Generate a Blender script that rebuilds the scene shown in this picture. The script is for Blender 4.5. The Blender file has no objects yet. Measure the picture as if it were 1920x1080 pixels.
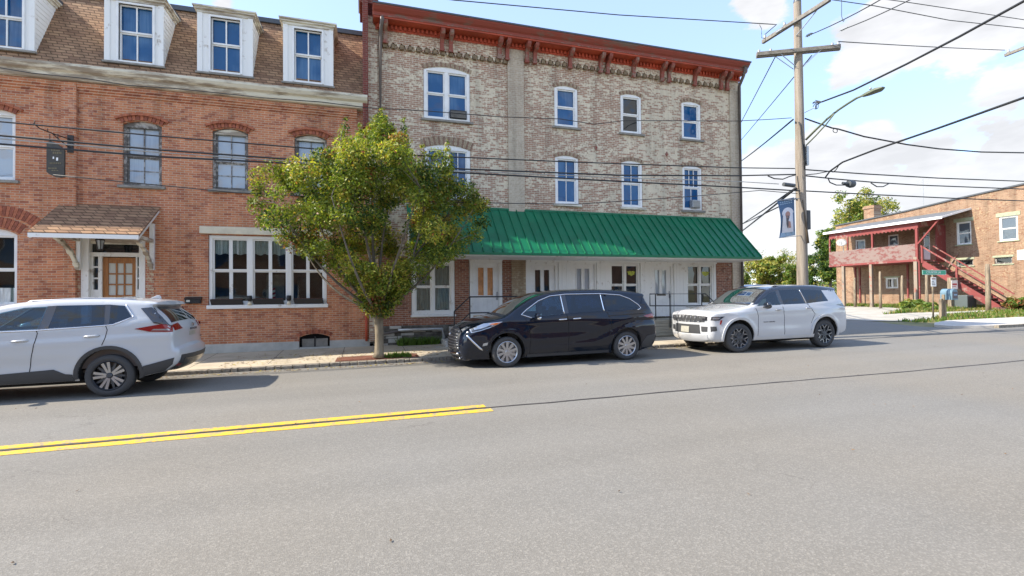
import bpy, math, random
import numpy as np
from math import sin, cos, pi, radians, sqrt, atan2
from mathutils import Vector, Matrix
from mathutils.geometry import delaunay_2d_cdt

SC = bpy.context.scene
COL = SC.collection
random.seed(7)

# ------------------------------------------------------------------ camera
FPX = 915.5                      # focal length in 1920-wide pixels
YAW, PITCH, ROLL = 0.29643, 0.01591, -0.00953
CH = 1.55
_f = np.array([sin(YAW)*cos(PITCH), cos(YAW)*cos(PITCH), sin(PITCH)])
_r0 = np.array([cos(YAW), -sin(YAW), 0.0]); _u0 = np.cross(_r0, _f)
_r = _r0*cos(ROLL)+_u0*sin(ROLL); _u = -_r0*sin(ROLL)+_u0*cos(ROLL)
cam_d = bpy.data.cameras.new('camera')
cam = bpy.data.objects.new('camera', cam_d); COL.objects.link(cam)
cam_d.sensor_width = 36.0; cam_d.lens = FPX/1920*36.0
cam_d.clip_start = 0.05; cam_d.clip_end = 3000
cam.matrix_world = Matrix(((_r[0], _u[0], -_f[0], 0), (_r[1], _u[1], -_f[1], 0), (_r[2], _u[2], -_f[2], CH), (0, 0, 0, 1)))
SC.camera = cam

# ------------------------------------------------------------------ light
SUN = Vector((-1.15, 0.15, 1.0)).normalized()          # towards the sun
EL = math.asin(SUN.z); AZ = atan2(SUN.x, SUN.y)
sl = bpy.data.lights.new('sun', 'SUN'); sl.energy = 3.1; sl.angle = radians(0.53); sl.color = (1.0, 0.91, 0.78)
so = bpy.data.objects.new('sun', sl); COL.objects.link(so)
so.rotation_euler = SUN.to_track_quat('Z', 'Y').to_euler()
SC.view_settings.view_transform = 'Standard'; SC.view_settings.look = 'None'
SC.view_settings.exposure = 1.52; SC.view_settings.gamma = 1.0
SC.cycles.max_bounces = 6; SC.cycles.diffuse_bounces = 3; SC.cycles.glossy_bounces = 3
SC.cycles.transparent_max_bounces = 12; SC.cycles.transmission_bounces = 4
SC.cycles.use_denoising = True
SC.cycles.sample_clamp_indirect = 6

W = bpy.data.worlds.new('World'); SC.world = W; W.use_nodes = True
wn = W.node_tree; wn.nodes.clear()
def N(t, typ, **kw):
    n = t.nodes.new(typ)
    for k, v in kw.items():
        setattr(n, k, v)
    return n
def mth(t, op, a, b=None, c=None, clamp=False):
    n = t.nodes.new('ShaderNodeMath'); n.operation = op; n.use_clamp = clamp
    for i, v in enumerate((a, b, c)):
        if v is None: continue
        if isinstance(v, (int, float)): n.inputs[i].default_value = v
        else: t.links.new(v, n.inputs[i])
    return n.outputs[0]
sky = N(wn, 'ShaderNodeTexSky', sky_type='NISHITA'); sky.sun_disc = False
sky.sun_elevation = EL; sky.sun_rotation = AZ; sky.altitude = 100; sky.air_density = 1.0; sky.dust_density = 0.6; sky.ozone_density = 1.6
geo = N(wn, 'ShaderNodeNewGeometry')
tcw = N(wn, 'ShaderNodeTexCoord')
def cl_noise(scale, detail, rough, w=(1, 1, 2.2)):
    mp = N(wn, 'ShaderNodeMapping'); mp.inputs['Scale'].default_value = w
    wn.links.new(tcw.outputs['Generated'], mp.inputs['Vector'])
    n = N(wn, 'ShaderNodeTexNoise'); n.inputs['Scale'].default_value = scale; n.inputs['Detail'].default_value = detail; n.inputs['Roughness'].default_value = rough
    wn.links.new(mp.outputs[0], n.inputs['Vector']); return n.outputs['Fac']
def pixdir(px, py):
    d = _f*FPX+_r*(px-960)-_u*(py-540); return d/np.linalg.norm(d)
# cumulus banks: direction and angular size (radians), strength
CL = [(1660, 70, .075, 1.0), (1750, 45, .085, 1.0), (1860, 25, .085, 1.0), (1600, 110, .05, .9), (1800, 110, .055, .8), (1425, -8, .05, .8),
      (1540, 285, .07, 1.0), (1640, 275, .06, 1.0), (1745, 300, .06, 1.0), (1890, 300, .06, 1.0), (1440, 350, .09, 1.0), (1500, 330, .09, 1.0),
      (1620, 380, .11, 1.0), (1760, 375, .10, 1.0), (1880, 385, .11, 1.0), (1480, 430, .15, .9), (420, -5, .03, .7), (1250, 480, .2, .8), (2300, 200, .3, .9), (2300, 420, .3, .9),
      (1370, 470, .12, .8)]
field = None
vec = tcw.outputs['Generated']
nmid = cl_noise(7.0, 8, .62)
for (px, py, sz, st) in CL:
    d = pixdir(px, py)
    dp = N(wn, 'ShaderNodeVectorMath', operation='DOT_PRODUCT'); wn.links.new(vec, dp.inputs[0]); dp.inputs[1].default_value = tuple(d)
    a = mth(wn, 'ARCCOSINE', mth(wn, 'MINIMUM', dp.outputs['Value'], 0.99999))
    g = mth(wn, 'MULTIPLY', mth(wn, 'SUBTRACT', 1.0, mth(wn, 'DIVIDE', a, sz*1.25), clamp=True), st)
    field = g if field is None else mth(wn, 'MAXIMUM', field, g)
# unseen clouds behind the camera, coverage widened for a neutral warm-white fill
sep = N(wn, 'ShaderNodeSeparateXYZ'); wn.links.new(vec, sep.inputs[0])
back = mth(wn, 'MULTIPLY', mth(wn, 'SUBTRACT', 0.0, sep.outputs['Y']), 1.5, clamp=True)
nbig = cl_noise(2.6, 6, .6)
fill_cloud = mth(wn, 'MULTIPLY', mth(wn, 'MULTIPLY', mth(wn, 'SUBTRACT', nbig, 0.46), 6.0, clamp=True), back)
field = mth(wn, 'MAXIMUM', field, mth(wn, 'MULTIPLY', fill_cloud, .75))
cf = mth(wn, 'ADD', field, mth(wn, 'MULTIPLY', mth(wn, 'SUBTRACT', nmid, 0.5), 1.5))
cmask = N(wn, 'ShaderNodeMapRange', interpolation_type='SMOOTHSTEP'); wn.links.new(cf, cmask.inputs['Value'])
cmask.inputs['From Min'].default_value = .33; cmask.inputs['From Max'].default_value = .50
# nothing where the field is zero
gate = mth(wn, 'MULTIPLY', field, 6.0, clamp=True)
cm = mth(wn, 'MULTIPLY', mth(wn, 'MULTIPLY', cmask.outputs[0], gate), 0.93)
shade = cl_noise(5.0, 5, .6, (1, 1, 3.2))
crmp = N(wn, 'ShaderNodeMapRange'); wn.links.new(shade, crmp.inputs['Value'])
crmp.inputs['From Min'].default_value = .35; crmp.inputs['From Max'].default_value = .62; crmp.inputs['To Min'].default_value = 2.6; crmp.inputs['To Max'].default_value = 3.4
ccol = N(wn, 'ShaderNodeVectorMath', operation='SCALE'); ccol.inputs[0].default_value = (1.0, .99, .99); wn.links.new(crmp.outputs[0], ccol.inputs['Scale'])
haze = N(wn, 'ShaderNodeMixRGB'); haze.blend_type = 'MIX'     # high thin veil brightens the blue
haze.inputs['Fac'].default_value = .30; haze.inputs['Color2'].default_value = (3.7, 4.75, 7.3, 1)
wn.links.new(sky.outputs[0], haze.inputs['Color1'])
mixc = N(wn, 'ShaderNodeMixRGB'); wn.links.new(cm, mixc.inputs['Fac']); wn.links.new(haze.outputs[0], mixc.inputs['Color1']); wn.links.new(ccol.outputs[0], mixc.inputs['Color2'])
bg = N(wn, 'ShaderNodeBackground'); bg.inputs['Strength'].default_value = 0.112
wn.links.new(mixc.outputs[0], bg.inputs['Color'])
wo = N(wn, 'ShaderNodeOutputWorld'); wn.links.new(bg.outputs[0], wo.inputs['Surface'])

# ------------------------------------------------------------------ helpers
def ray(px, py): return _f*FPX+_r*(px-960)-_u*(py-540)
def onY(px, py, Y):
    d = ray(px, py); p = d*Y/d[1]; return (p[0], Y, p[2]+CH)
def onX(px, py, X):
    d = ray(px, py); p = d*X/d[0]; return (X, p[1], p[2]+CH)
SL = .009
def onG(px, py, dz=0.):
    d = ray(px, py); t = (-CH+dz)/(d[2]-SL*d[0]); p = d*t; return (p[0], p[1], p[2]+CH)

class MB:
    def __init__(s, loc=(0, 0, 0), T=None):
        s.v = []; s.f = []; s.m = []; s.mats = []; s.T = T; s.loc = Vector(loc)
    def mi(s, mat):
        if mat not in s.mats: s.mats.append(mat)
        return s.mats.index(mat)
    def add(s, vs, fs, mat):
        b = len(s.v); i = s.mi(mat)
        if s.T is not None: vs = [tuple(s.T @ Vector(v)) for v in vs]
        s.v.extend([tuple(v) for v in vs]); s.f.extend([tuple(b+k for k in f) for f in fs]); s.m.extend([i]*len(fs))
        return s
    def box(s, x0, y0, z0, x1, y1, z1, mat):
        if x1 < x0: x0, x1 = x1, x0
        if y1 < y0: y0, y1 = y1, y0
        if z1 < z0: z0, z1 = z1, z0
        vs = [(x0, y0, z0), (x1, y0, z0), (x1, y1, z0), (x0, y1, z0), (x0, y0, z1), (x1, y0, z1), (x1, y1, z1), (x0, y1, z1)]
        return s.add(vs, [(0, 3, 2, 1), (4, 5, 6, 7), (0, 1, 5, 4), (1, 2, 6, 5), (2, 3, 7, 6), (3, 0, 4, 7)], mat)
    def poly(s, pts, mat): return s.add(pts, [tuple(range(len(pts)))], mat)
    def obox(s, a, b, w, h, mat, up=(0, 0, 1)):
        """a box running from a to b, w wide and h high"""
        a = Vector(a); b = Vector(b); d = (b-a).normalized(); up = Vector(up)
        sx = d.cross(up)
        if sx.length < 1e-4: sx = d.cross(Vector((1, 0, 0)))
        sx.normalize(); sz = sx.cross(d); vs = []
        for p in (a, b):
            for (i, j) in ((-1, -1), (1, -1), (1, 1), (-1, 1)): vs.append(tuple(p+sx*i*w/2+sz*j*h/2))
        return s.add(vs, [(3, 2, 1, 0), (4, 5, 6, 7), (0, 1, 5, 4), (1, 2, 6, 5), (2, 3, 7, 6), (3, 0, 4, 7)], mat)
    def prism(s, pts, d, mat):
        """closed polygon pts (3D, planar) pushed by vector d"""
        n = len(pts); d = Vector(d); vs = [tuple(p) for p in pts]+[tuple(Vector(p)+d) for p in pts]
        fs = [tuple(range(n)), tuple(range(2*n-1, n-1, -1))]+[(i, i+n, (i+1) % n+n, (i+1) % n) for i in range(n)]
        return s.add(vs, fs, mat)
    def tube(s, pts, r, mat, n=8, cap=True):
        pts = [Vector(p) for p in pts]; rs = r if isinstance(r, (list, tuple)) else [r]*len(pts)
        vs = []; fs = []; ref = Vector((0, 0, 1)) if abs((pts[1]-pts[0]).normalized().z) < .9 else Vector((1, 0, 0))
        for i, p in enumerate(pts):
            d = (pts[min(i+1, len(pts)-1)]-pts[max(i-1, 0)]).normalized()
            a = d.cross(ref)
            if a.length < 1e-4: a = d.orthogonal()
            a.normalize(); b = d.cross(a); ref = -b if False else ref
            for k in range(n):
                t = 2*pi*k/n; vs.append(tuple(p+(a*cos(t)+b*sin(t))*rs[i]))
        for i in range(len(pts)-1):
            for k in range(n): fs.append((i*n+k, i*n+(k+1) % n, (i+1)*n+(k+1) % n, (i+1)*n+k))
        if cap: fs.append(tuple(range(n-1, -1, -1))); fs.append(tuple((len(pts)-1)*n+k for k in range(n)))
        return s.add(vs, fs, mat)
    def lathe(s, prof, c, axis, mat, n=24, a0=0, a1=2*pi):
        """prof [(r, h)] turned round axis through c"""
        c = Vector(c); ax = Vector(axis).normalized(); p = ax.orthogonal().normalized(); q = ax.cross(p)
        full = abs(a1-a0-2*pi) < 1e-6; m = n if full else n+1; vs = []; fs = []
        for (r, h) in prof:
            for k in range(m):
                t = a0+(a1-a0)*k/n; vs.append(tuple(c+ax*h+(p*cos(t)+q*sin(t))*r))
        for i in range(len(prof)-1):
            for k in range(n):
                k2 = (k+1) % m; fs.append((i*m+k, i*m+k2, (i+1)*m+k2, (i+1)*m+k))
        return s.add(vs, fs, mat)
    def ball(s, c, r, mat, n=10, sc=(1, 1, 1)):
        vs = []; fs = []; m = n//2+1
        for i in range(m):
            th = pi*i/(m-1)
            for k in range(n):
                ph = 2*pi*k/n; vs.append((c[0]+r*sc[0]*sin(th)*cos(ph), c[1]+r*sc[1]*sin(th)*sin(ph), c[2]+r*sc[2]*cos(th)))
        for i in range(m-1):
            for k in range(n): fs.append((i*n+k, (i+1)*n+k, (i+1)*n+(k+1) % n, i*n+(k+1) % n))
        return s.add(vs, fs, mat)
    def build(s, name, parent=None, smooth=False, bevel=0, loc=None, autos=None):
        me = bpy.data.meshes.new(name)
        L = Vector(loc) if loc is not None else (root_loc(parent) if parent is not None else Vector((0, 0, 0)))
        me.from_pydata([tuple(Vector(v)-L) for v in s.v], [], s.f)
        for m in s.mats: me.materials.append(m)
        me.polygons.foreach_set('material_index', s.m)
        if smooth: me.polygons.foreach_set('use_smooth', [True]*len(s.f))
        me.update()
        o = bpy.data.objects.new(name, me); COL.objects.link(o)
        if parent is not None: o.parent = parent
        else: o.location = L
        if bevel:
            b = o.modifiers.new('bevel', 'BEVEL'); b.width = bevel; b.segments = 2; b.limit_method = 'ANGLE'; b.angle_limit = radians(40)
        if autos is not None:
            me.polygons.foreach_set('use_smooth', [True]*len(s.f))
            try: me.set_sharp_from_angle(angle=radians(autos))
            except Exception: pass
        return o
def root_loc(o):
    while o.parent is not None: o = o.parent
    return Vector(o.location)
def tag(o, label=None, cat=None, group=None, kind=None):
    if label: o['label'] = label
    if cat: o['category'] = cat
    if group: o['group'] = group
    if kind: o['kind'] = kind
    return o
def thing(name, label, cat, loc=(0, 0, 0), group=None):
    o = bpy.data.objects.new(name, None); COL.objects.link(o); o.location = loc; o.empty_display_size = .2
    return tag(o, label, cat, group)
def top(mb, name, label, cat, loc, group=None, **kw):
    o = mb.build(name, None, loc=loc, **kw); return tag(o, label, cat, group)
def cdt(outer, holes=(), extra=()):
    vs = []; es = []
    for lp in [outer]+list(holes):
        b = len(vs); n = len(lp); vs += [Vector((p[0], p[1])) for p in lp]; es += [(b+i, b+(i+1) % n) for i in range(n)]
    vs += [Vector((p[0], p[1])) for p in extra]
    ov, oe, of, *_ = delaunay_2d_cdt(vs, es, [], 0, 1e-5)
    V = np.array([(v[0], v[1]) for v in ov]); F = []
    if not len(of): return V, F
    C = np.array([V[list(f)].mean(axis=0) for f in of])
    keep = inpoly(C, outer)
    for h in holes: keep &= ~inpoly(C, h)
    for f, k in zip(of, keep):
        if k:
            a, b, c = V[f[0]], V[f[1]], V[f[2]]
            if (b[0]-a[0])*(c[1]-a[1])-(b[1]-a[1])*(c[0]-a[0]) < 0: f = f[::-1]
            F.append(tuple(f))
    return V, F
def inpoly(P, poly):
    P = np.asarray(P, float); x, y = P[:, 0], P[:, 1]; r = np.zeros(len(P), bool); n = len(poly)
    for i in range(n):
        x0, y0 = poly[i][0], poly[i][1]; x1, y1 = poly[(i+1) % n][0], poly[(i+1) % n][1]
        if y0 == y1: continue
        c = ((y0 > y) != (y1 > y)) & (x < (x1-x0)*(y-y0)/(y1-y0)+x0); r ^= c
    return r

# ------------------------------------------------------------------ materials
def mat(name, col=(.5, .5, .5), rough=.6, metal=0., spec=.5, coat=0., noise=0., nscale=8., bump=0., bscale=30., col2=None, emis=None, alpha=None, ior=None, detail=5, stretch=(1, 1, 1)):
    m = bpy.data.materials.new(name); m.use_nodes = True; t = m.node_tree
    p = t.nodes['Principled BSDF']
    p.inputs['Base Color'].default_value = (*col, 1); p.inputs['Roughness'].default_value = rough; p.inputs['Metallic'].default_value = metal
    p.inputs['Specular IOR Level'].default_value = spec; p.inputs['Coat Weight'].default_value = coat; p.inputs['Coat Roughness'].default_value = .04
    if ior: p.inputs['IOR'].default_value = ior
    tc = N(t, 'ShaderNodeTexCoord'); mp = N(t, 'ShaderNodeMapping'); mp.inputs['Scale'].default_value = stretch
    t.links.new(tc.outputs['Object'], mp.inputs['Vector'])
    if noise or col2:
        n = N(t, 'ShaderNodeTexNoise'); n.inputs['Scale'].default_value = nscale; n.inputs['Detail'].default_value = detail; n.inputs['Roughness'].default_value = .65
        t.links.new(mp.outputs[0], n.inputs['Vector'])
        mr = N(t, 'ShaderNodeMapRange'); mr.inputs['From Min'].default_value = .35; mr.inputs['From Max'].default_value = .65; t.links.new(n.outputs['Fac'], mr.inputs['Value'])
        mx = N(t, 'ShaderNodeMixRGB'); t.links.new(mr.outputs[0], mx.inputs['Fac'])
        c2 = col2 if col2 else tuple(min(1, c*(1+noise)) for c in col); c1 = col if col2 else tuple(c*(1-noise) for c in col)
        mx.inputs['Color1'].default_value = (*c1, 1); mx.inputs['Color2'].default_value = (*c2, 1)
        t.links.new(mx.outputs[0], p.inputs['Base Color'])
    if bump:
        n2 = N(t, 'ShaderNodeTexNoise'); n2.inputs['Scale'].default_value = bscale; n2.inputs['Detail'].default_value = 4; t.links.new(mp.outputs[0], n2.inputs['Vector'])
        b = N(t, 'ShaderNodeBump'); b.inputs['Strength'].default_value = bump; b.inputs['Distance'].default_value = .02
        t.links.new(n2.outputs['Fac'], b.inputs['Height']); t.links.new(b.outputs[0], p.inputs['Normal'])
    return m

def brickmat(name, c1, c2, mortar, c3=None, paint=None, paint_amt=.5, paint_scale=.6, bw=.178, bh=.059, ms=.008, axis='X', dirt=.25, bump=.5, grad=None, spread=.35, fsc=9, rw=.55):
    """brick courses in the plane of a wall; paint = a worn coat of another colour brick by brick"""
    m = bpy.data.materials.new(name); m.use_nodes = True; t = m.node_tree; p = t.nodes['Principled BSDF']
    p.inputs['Roughness'].default_value = .88; p.inputs['Specular IOR Level'].default_value = .25
    tc = N(t, 'ShaderNodeTexCoord'); sp = N(t, 'ShaderNodeSeparateXYZ'); t.links.new(tc.outputs['Object'], sp.inputs[0])
    cb = N(t, 'ShaderNodeCombineXYZ')
    t.links.new(mth(t, 'ADD', sp.outputs['X'], sp.outputs['Y']) if axis == 'X' else sp.outputs['Y'], cb.inputs['X']); t.links.new(sp.outputs['Z'], cb.inputs['Y'])
    # slight waviness of the courses
    wv = N(t, 'ShaderNodeTexNoise'); wv.inputs['Scale'].default_value = 1.3; wv.inputs['Detail'].default_value = 3; t.links.new(cb.outputs[0], wv.inputs['Vector'])
    wo_ = N(t, 'ShaderNodeVectorMath', operation='SCALE'); t.links.new(wv.outputs['Color'], wo_.inputs[0]); wo_.inputs['Scale'].default_value = .03
    av = N(t, 'ShaderNodeVectorMath', operation='ADD'); t.links.new(cb.outputs[0], av.inputs[0]); t.links.new(wo_.outputs[0], av.inputs[1])
    def bt(a, b, c, mo=ms):
        n = N(t, 'ShaderNodeTexBrick'); n.inputs['Scale'].default_value = 1; n.inputs['Brick Width'].default_value = bw; n.inputs['Row Height'].default_value = bh
        n.inputs['Mortar Size'].default_value = mo; n.inputs['Mortar Smooth'].default_value = .3; n.inputs['Bias'].default_value = 0
        n.inputs['Color1'].default_value = (*a, 1); n.inputs['Color2'].default_value = (*b, 1); n.inputs['Mortar'].default_value = (*c, 1)
        t.links.new(av.outputs[0], n.inputs['Vector']); return n
    base = bt(c1, c2, mortar); col = base.outputs['Color']
    rnd = bt((0, 0, 0), (1, 1, 1), (.5, .5, .5), 0.0)
    big = N(t, 'ShaderNodeTexNoise'); big.inputs['Scale'].default_value = paint_scale; big.inputs['Detail'].default_value = 6; big.inputs['Roughness'].default_value = .7; t.links.new(cb.outputs[0], big.inputs['Vector'])
    fine = N(t, 'ShaderNodeTexNoise'); fine.inputs['Scale'].default_value = fsc; fine.inputs['Detail'].default_value = 5; t.links.new(cb.outputs[0], fine.inputs['Vector'])
    if c3:   # some darker or odd bricks
        mx = N(t, 'ShaderNodeMixRGB'); mx.inputs['Color2'].default_value = (*c3, 1); t.links.new(col, mx.inputs['Color1'])
        a = mth(t, 'MULTIPLY', mth(t, 'SUBTRACT', mth(t, 'ADD', mth(t, 'MULTIPLY', rnd.outputs['Color'], .5), mth(t, 'MULTIPLY', big.outputs['Fac'], .9)), .78), 3.0, clamp=True)
        t.links.new(a, mx.inputs['Fac']); col = mx.outputs[0]
    if paint:
        mx = N(t, 'ShaderNodeMixRGB'); mx.inputs['Color2'].default_value = (*paint, 1); t.links.new(col, mx.inputs['Color1'])
        s1 = mth(t, 'MULTIPLY', rnd.outputs['Color'], rw); s2 = mth(t, 'MULTIPLY', mth(t, 'SUBTRACT', big.outputs['Fac'], .5), 2.6); s3 = mth(t, 'MULTIPLY', mth(t, 'SUBTRACT', fine.outputs['Fac'], .5), 2.2)
        tot = mth(t, 'ADD', mth(t, 'ADD', s1, s2), s3)
        if grad:
            g = mth(t, 'MULTIPLY', mth(t, 'SUBTRACT', sp.outputs['X'], grad[0]), grad[1]); g = mth(t, 'MINIMUM', mth(t, 'MAXIMUM', g, -.3), .45); tot = mth(t, 'ADD', tot, g)
        a = mth(t, 'MULTIPLY', mth(t, 'SUBTRACT', tot, .6-paint_amt), 1.0/spread, clamp=True)
        t.links.new(mth(t, 'MULTIPLY', a, .93), mx.inputs['Fac']); col = mx.outputs[0]
    # weather: broad tone drift and fine grain
    d1 = N(t, 'ShaderNodeMapRange'); d1.inputs['From Min'].default_value = .3; d1.inputs['From Max'].default_value = .7; d1.inputs['To Min'].default_value = 1-dirt; d1.inputs['To Max'].default_value = 1+dirt*.7
    d1n = N(t, 'ShaderNodeTexNoise'); d1n.inputs['Scale'].default_value = 1.7; d1n.inputs['Detail'].default_value = 8; d1n.inputs['Roughness'].default_value = .75
    sm = N(t, 'ShaderNodeMapping'); sm.inputs['Scale'].default_value = (1, .45, 1); t.links.new(cb.outputs[0], sm.inputs['Vector']); t.links.new(sm.outputs[0], d1n.inputs['Vector'])
    t.links.new(d1n.outputs['Fac'], d1.inputs['Value'])
    stn = N(t, 'ShaderNodeTexNoise'); stn.inputs['Scale'].default_value = 1; stn.inputs['Detail'].default_value = 5; sm2 = N(t, 'ShaderNodeMapping'); sm2.inputs['Scale'].default_value = (3.2, .22, 1); t.links.new(cb.outputs[0], sm2.inputs['Vector']); t.links.new(sm2.outputs[0], stn.inputs['Vector'])
    run = mth(t, 'SUBTRACT', 1.0, mth(t, 'MULTIPLY', mth(t, 'MULTIPLY', mth(t, 'SUBTRACT', stn.outputs['Fac'], .52), 6., clamp=True), .22))
    vm = N(t, 'ShaderNodeVectorMath', operation='SCALE'); t.links.new(col, vm.inputs[0]); t.links.new(mth(t, 'MULTIPLY', d1.outputs[0], run), vm.inputs['Scale'])
    t.links.new(vm.outputs[0], p.inputs['Base Color'])
    b = N(t, 'ShaderNodeBump'); b.inputs['Strength'].default_value = bump; b.inputs['Distance'].default_value = .012
    hh = mth(t, 'ADD', mth(t, 'MULTIPLY', base.outputs['Fac'], -1.0), mth(t, 'MULTIPLY', fine.outputs['Fac'], .8)); t.links.new(hh, b.inputs['Height']); t.links.new(b.outputs[0], p.inputs['Normal'])
    return m

def glassmat(name, col, ior=2.0, see=0., rough=.02, wob=.15, tint=(1, 1, 1), curt=None):
    m = bpy.data.materials.new(name); m.use_nodes = True; t = m.node_tree; p = t.nodes['Principled BSDF']
    p.inputs['Base Color'].default_value = (*col, 1); p.inputs['Roughness'].default_value = rough; p.inputs['IOR'].default_value = ior
    tc = N(t, 'ShaderNodeTexCoord'); n = N(t, 'ShaderNodeTexNoise'); n.inputs['Scale'].default_value = 1.6; n.inputs['Detail'].default_value = 1; t.links.new(tc.outputs['Object'], n.inputs['Vector'])
    b = N(t, 'ShaderNodeBump'); b.inputs['Strength'].default_value = wob; b.inputs['Distance'].default_value = .04; t.links.new(n.outputs['Fac'], b.inputs['Height']); t.links.new(b.outputs[0], p.inputs['Normal'])
    if curt:      # pale curtain folds dimly seen behind parts of the glass
        mp = N(t, 'ShaderNodeMapping'); mp.inputs['Scale'].default_value = (22, 22, 1.2); t.links.new(tc.outputs['Object'], mp.inputs[0])
        c1 = N(t, 'ShaderNodeTexNoise'); c1.inputs['Scale'].default_value = 1; c1.inputs['Detail'].default_value = 3; t.links.new(mp.outputs[0], c1.inputs['Vector'])
        c2 = N(t, 'ShaderNodeTexNoise'); c2.inputs['Scale'].default_value = .9; c2.inputs['Detail'].default_value = 3; t.links.new(tc.outputs['Object'], c2.inputs['Vector'])
        k1 = mth(t, 'MULTIPLY', mth(t, 'SUBTRACT', c2.outputs['Fac'], .47), 7., clamp=True); k2 = mth(t, 'ADD', mth(t, 'MULTIPLY', c1.outputs['Fac'], .9), -.1, clamp=True)
        cx = N(t, 'ShaderNodeMixRGB'); cx.inputs['Color1'].default_value = (*col, 1); cx.inputs['Color2'].default_value = (*curt, 1); t.links.new(mth(t, 'MULTIPLY', k1, k2), cx.inputs['Fac']); t.links.new(cx.outputs[0], p.inputs['Base Color'])
    if see > 0:
        tr = N(t, 'ShaderNodeBsdfTransparent'); tr.inputs['Color'].default_value = (*tint, 1)
        gl = N(t, 'ShaderNodeBsdfGlossy'); gl.inputs['Roughness'].default_value = .01; gl.inputs['Color'].default_value = (.9, .95, 1, 1); t.links.new(b.outputs[0], gl.inputs['Normal'])
        mx = N(t, 'ShaderNodeMixShader'); fr = N(t, 'ShaderNodeFresnel'); fr.inputs['IOR'].default_value = ior; t.links.new(b.outputs[0], fr.inputs['Normal'])
        t.links.new(fr.outputs[0], mx.inputs['Fac']); t.links.new(tr.outputs[0], mx.inputs[1]); t.links.new(gl.outputs[0], mx.inputs[2])
        t.links.new(mx.outputs[0], t.nodes['Material Output'].inputs['Surface'])
    return m

def peelmat(name, col, under, amt=.25, scale=7., rough=.7, stretch=(1, 1, 1)):
    """painted wood with flakes gone"""
    m = mat(name, col, rough); t = m.node_tree; p = t.nodes['Principled BSDF']
    tc = N(t, 'ShaderNodeTexCoord'); mp = N(t, 'ShaderNodeMapping'); mp.inputs['Scale'].default_value = stretch; t.links.new(tc.outputs['Object'], mp.inputs[0])
    n = N(t, 'ShaderNodeTexNoise'); n.inputs['Scale'].default_value = scale; n.inputs['Detail'].default_value = 8; n.inputs['Roughness'].default_value = .7; t.links.new(mp.outputs[0], n.inputs['Vector'])
    n2 = N(t, 'ShaderNodeTexNoise'); n2.inputs['Scale'].default_value = scale*.25; n2.inputs['Detail'].default_value = 3; t.links.new(mp.outputs[0], n2.inputs['Vector'])
    s = mth(t, 'ADD', mth(t, 'MULTIPLY', n.outputs['Fac'], .6), mth(t, 'MULTIPLY', n2.outputs['Fac'], .4))
    a = mth(t, 'MULTIPLY', mth(t, 'SUBTRACT', s, .62-amt*.4), 12., clamp=True)
    mx = N(t, 'ShaderNodeMixRGB'); mx.inputs['Color1'].default_value = (*col, 1); mx.inputs['Color2'].default_value = (*under, 1); t.links.new(a, mx.inputs['Fac']); t.links.new(mx.outputs[0], p.inputs['Base Color'])
    b = N(t, 'ShaderNodeBump'); b.inputs['Strength'].default_value = .3; b.inputs['Distance'].default_value = .005; t.links.new(s, b.inputs['Height']); t.links.new(b.outputs[0], p.inputs['Normal'])
    return m

M = {}
M['white'] = mat('white_paint', (.80, .80, .78), .5, noise=.06, nscale=4)
M['whitew'] = peelmat('worn_white_paint', (.80, .80, .77), (.45, .40, .34), .10, 6)
M['oldwhite'] = peelmat('old_cream_paint', (.70, .67, .56), (.33, .28, .22), .36, 3.5, stretch=(.35, 1, 2.5))
M['cream'] = mat('cream_stone', (.68, .62, .47), .8, noise=.12, nscale=3, bump=.2)
M['sill'] = mat('grey_stone_sill', (.25, .235, .205), .85, noise=.2, nscale=6, bump=.3)
M['conc'] = mat('concrete', (.46, .45, .41), .9, noise=.14, nscale=2.5, bump=.3, bscale=40)
M['dark'] = mat('dark_void', (.012, .012, .013), .9)
M['black'] = mat('black_metal', (.018, .018, .02), .45)
M['glass_skytint'] = glassmat('sky_reflection_tint_glass', (.004, .075, .21), 1.55, wob=.8, curt=(.13, .25, .40))  # blue of the reflected sky put into the base colour, with curtain folds
M['glass_dark'] = glassmat('dark_window_glass', (.012, .016, .018), 1.7, wob=.2)
M['glass_pale'] = glassmat('pale_window_glass', (.36, .41, .46), 1.8, wob=.8, curt=(.14, .19, .26))
M['glass_clear'] = glassmat('clear_window_glass', (.1, .1, .1), 1.45, see=1, tint=(.82, .86, .84))
M['curtain'] = mat('lace_curtain', (.62, .64, .62), .9, noise=.25, nscale=30, stretch=(1, 1, .1))
M['blind'] = mat('window_blind', (.55, .56, .52), .8)
M['copper'] = mat('orange_blind', (.62, .30, .13), .7, noise=.2, nscale=6)
M['wood'] = mat('varnished_oak', (.33, .13, .03), .4, noise=.25, nscale=5, stretch=(6, 6, .6))
M['green'] = mat('green_metal_roof', (.0, .14, .058), .45, noise=.16, nscale=1.3, detail=9)
M['redpaint'] = peelmat('red_cornice_paint', (.27, .055, .035), (.17, .11, .08), .26, 6, stretch=(.3, 1, 1))
M['redsoffit'] = mat('red_soffit_paint', (.42, .07, .03), .6, noise=.25, nscale=2)
M['bracket'] = peelmat('worn_bracket_paint', (.25, .065, .042), (.25, .16, .12), .3, 9)
M['pipe'] = mat('brown_downspout', (.13, .11, .10), .5, noise=.2, nscale=3)
M['wirem'] = mat('cable_rubber', (.02, .022, .025), .6)
M['wireg'] = mat('aluminium_wire', (.42, .42, .40), .45, metal=.5)
M['galv'] = mat('galvanised_steel', (.42, .43, .43), .4, metal=.6, noise=.1)
M['soil'] = mat('red_mulch', (.16, .06, .035), .95, noise=.4, nscale=30, bump=1, bscale=60)
M['slate'] = mat('dark_metal_edge', (.07, .08, .09), .5)
M['tin'] = mat('grey_roofing', (.33, .34, .35), .6, noise=.15)
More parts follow.
